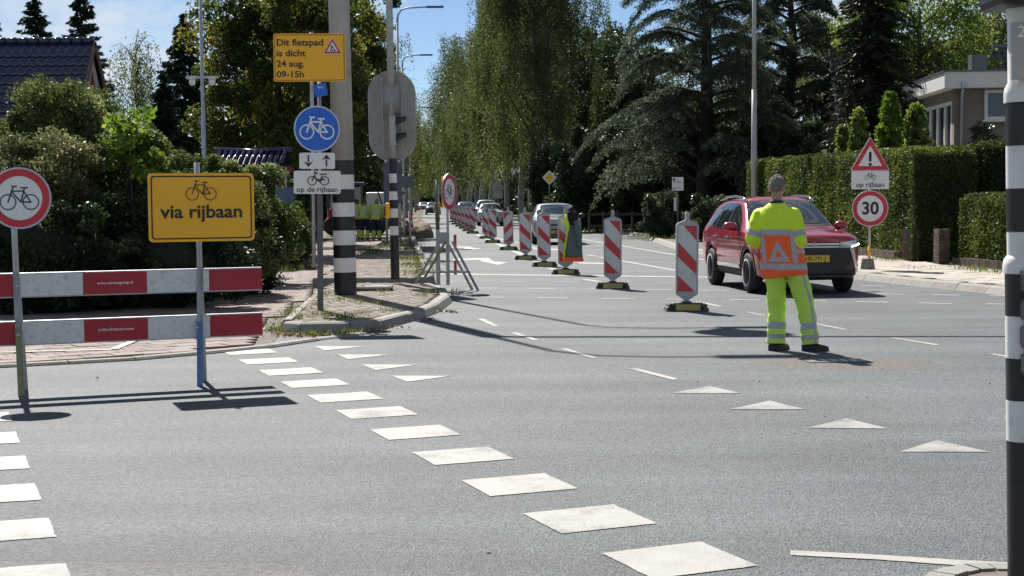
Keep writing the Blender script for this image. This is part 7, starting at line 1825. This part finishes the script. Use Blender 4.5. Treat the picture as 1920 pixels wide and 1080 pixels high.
    # --- trousers
    def ct(side):
        def f(p, u, tt):
            for a, c in pal['cuffs']:
                if a < tt < c: return 'r'
            if pal.get('side_stripe') and side == 'R' and abs(u - pal['side_stripe']) < .028 and tt > .12: return 'r'
            if pal.get('boots') and tt > pal['boots']: return 'b'
            return 't'
        return f
    tn = {'t': ('trouser_leg', pal['trousers']), 'r': ('leg_band', 'reflective'), 'b': ('boot_leg', pal.get('boot_mat', 'shoe_black'))}
    for s in 'LR':
        hp_, kn, an = V(J['hp' + s]), V(J['kn' + s]), V(J['an' + s]); top_ = pv.lerp(hp_, .55) + (ch - pv).normalized() * .08
        ctrl = [(*top_, .10, .115), (*hp_, .108, .125), (*hp_.lerp(kn, .5), .104, .112), (*kn, .09, .095), (*kn.lerp(an, .55), .092, .097), (*(an + V((0, 0, -.02))), .094, .10)]
        gl = loft(ctrl, 64 if detail else 28, 36 if detail else 20, wr=.019 if detail else .012, wf=6.5, seed=11 if s == 'L' else 5)
        skin_parts(gl, ct(s), t, tn)
        td = V(J['toe' + s]).normalized(); sd = V((-td.y, td.x, 0)); sh_ = MB(); fz = an.z - .09
        prof = [(-.085, .034, .0, .085), (-.05, .042, .0, .105), (.03, .045, .0, .085), (.10, .05, .0, .065), (.155, .046, .0, .055), (.185, .03, .0, .04)]
        vs = []
        for (l, w_, z0, z1) in prof:
            c_ = V((an.x, an.y, fz)) + td * l
            for a, zz_ in ((-1, z0), (-1.05, z1 * .5), (-.6, z1), (.6, z1), (1.05, z1 * .5), (1, z0)): vs.append(c_ + sd * w_ * a + V((0, 0, zz_ + .002)))
        fs = [(i * 6 + k, i * 6 + (k + 1) % 6, (i + 1) * 6 + (k + 1) % 6, (i + 1) * 6 + k) for i in range(5) for k in range(6)] + [tuple(range(6))[::-1], tuple(range(30, 36))]
        so = autosmooth(sh_.add(vs, fs).build('shoe', pal.get('shoe', 'shoe_black'), t), 60)
    return t
f1, f2 = G(1455, 657), G(1518, 660)
J = dict(head=(-.0, .045, 1.66), face=(.05, 1, -.05), neck=(0, .015, 1.50), chest=(.01, .02, 1.33), pelvis=(.085, .02, .93),
         shL=(-.168, .02, 1.375), elL=(-.232, -.015, 1.135), wrL=(-.06, .25, 1.07), shR=(.172, .02, 1.375), elR=(.238, -.005, 1.13), wrR=(.09, .26, 1.08), palm=(0, -.3, 1),
         hpL=(.0, .02, .86), knL=(-.005, .05, .48), anL=(0, 0, .09), hpR=(.175, .02, .86), knR=(.29, .05, .48), anR=(.345, .02, .09), toeL=(.45, .8, 0), toeR=(.95, .25, 0),
         torso=[(.082, .02, .765, .228, .185), (.074, .02, .85, .232, .185), (.06, .02, .98, .226, .172), (.035, .02, 1.12, .215, .155), (.012, .02, 1.26, .215, .146), (.0, .02, 1.36, .21, .135), (0, .018, 1.435, .16, .115), (0, .015, 1.49, .095, .085), (0, .012, 1.515, .066, .066)],
         spine=lambda z: .078 + (0 - .078) * min(1, max(0, (z - .77) / .6)))
person('person', 'traffic controller in yellow jacket with orange reflective panel, standing with back turned', (f1.x, f1.y, 0), R(-19), J,
       dict(jacket='hi_yellow', trousers='hi_green', collar='collar_dark', panel=True, cuffs=((.785, .835), (.885, .935)), side_stripe=.10))
# radio in his hands
rd = thing('walkie_talkie', 'small black radio held at the belly by the traffic controller', 'radio', Matrix.LocRotScale(Vector((f1.x, f1.y, 0)), Euler((0, 0, R(-19))), None) @ Vector((.015, .315, 1.05)), R(-19))
MB().box((0, 0, .05), (.055, .032, .12), bev=.008).build('case', 'paint_black', rd); MB().tube([(.018, 0, .11), (.018, 0, .2)], .006, 6).build('aerial', 'rubber', rd)
# --- crew on the path, bending over
def crew_pose(lean, hx=0.0, arm=.55):
    c, s = math.cos(lean), math.sin(lean); P = lambda l, y=0, x=0: (x + hx * l, -.05 + l * s + y * c, .92 + l * c - y * s)
    dn = lambda p, dx, dy, dz: (p[0] + dx, p[1] + dy, p[2] + dz)
    shL, shR = P(.46, 0, -.18), P(.46, 0, .18)
    return dict(head=dn(P(.66), hx * .1, .05, -.02), face=(0, 1, -.9 if lean > .5 else -.3), head_up=(0, .75 if lean > .5 else .2, .7), neck=P(.54), chest=P(.38), pelvis=P(0), shL=shL, shR=shR,
                elL=dn(shL, -.05, .08, -.27), wrL=dn(shL, .0, .2, -.48), elR=dn(shR, .05, .08, -.27), wrR=dn(shR, 0, .22, -.48), palm=(0, -1, .2),
                hpL=(-.09, -.05, .86), hpR=(.09, -.05, .86), knL=(-.1, .04, .47), knR=(.11, .04, .47), anL=(-.11, -.03, .09), anR=(.12, -.02, .09), toeL=(-.2, 1, 0), toeR=(.2, 1, 0),
                torso=[(*P(-.13), .19, .145), (*P(-.02), .19, .14), (*P(.14), .185, .135), (*P(.3), .205, .135), (*P(.42), .2, .125), (*P(.49), .15, .105), (*P(.53), .08, .075)], spine=lambda z: 0, band=(.12, .19, .52, .60))
crew = dict(jacket='hi_yellow_dull', trousers='navy_cloth', collar='navy_cloth', cuffs=(), boots=.72, boot_mat='hi_yellow_dull')
for u, Z, lean, rz, lab in [(684, 61.5, .62, 2, 'path worker in yellow jacket bent forward, head hidden, beside the loader'), (706, 61.0, .3, -4, 'path worker in yellow jacket stooping next to the red side of the loader'), (668, 63.2, .35, 8, 'path worker half hidden behind the thick striped mast')]:
    person('person', lab, (XG(u, Z), Z, .03), R(rz), crew_pose(lean), crew, 'hair_grey' if rz < 0 else 'hair_dark', False, 'crew working on the cycle path')
Z = 118
person('person', 'distant worker in green standing in the lane by the black car', (XG(820.5, Z), Z, 0), R(150), crew_pose(.04), dict(jacket='hi_yellow_dull', trousers='hi_green', collar='navy_cloth', cuffs=((.8, .87),)), 'hair_dark', False)
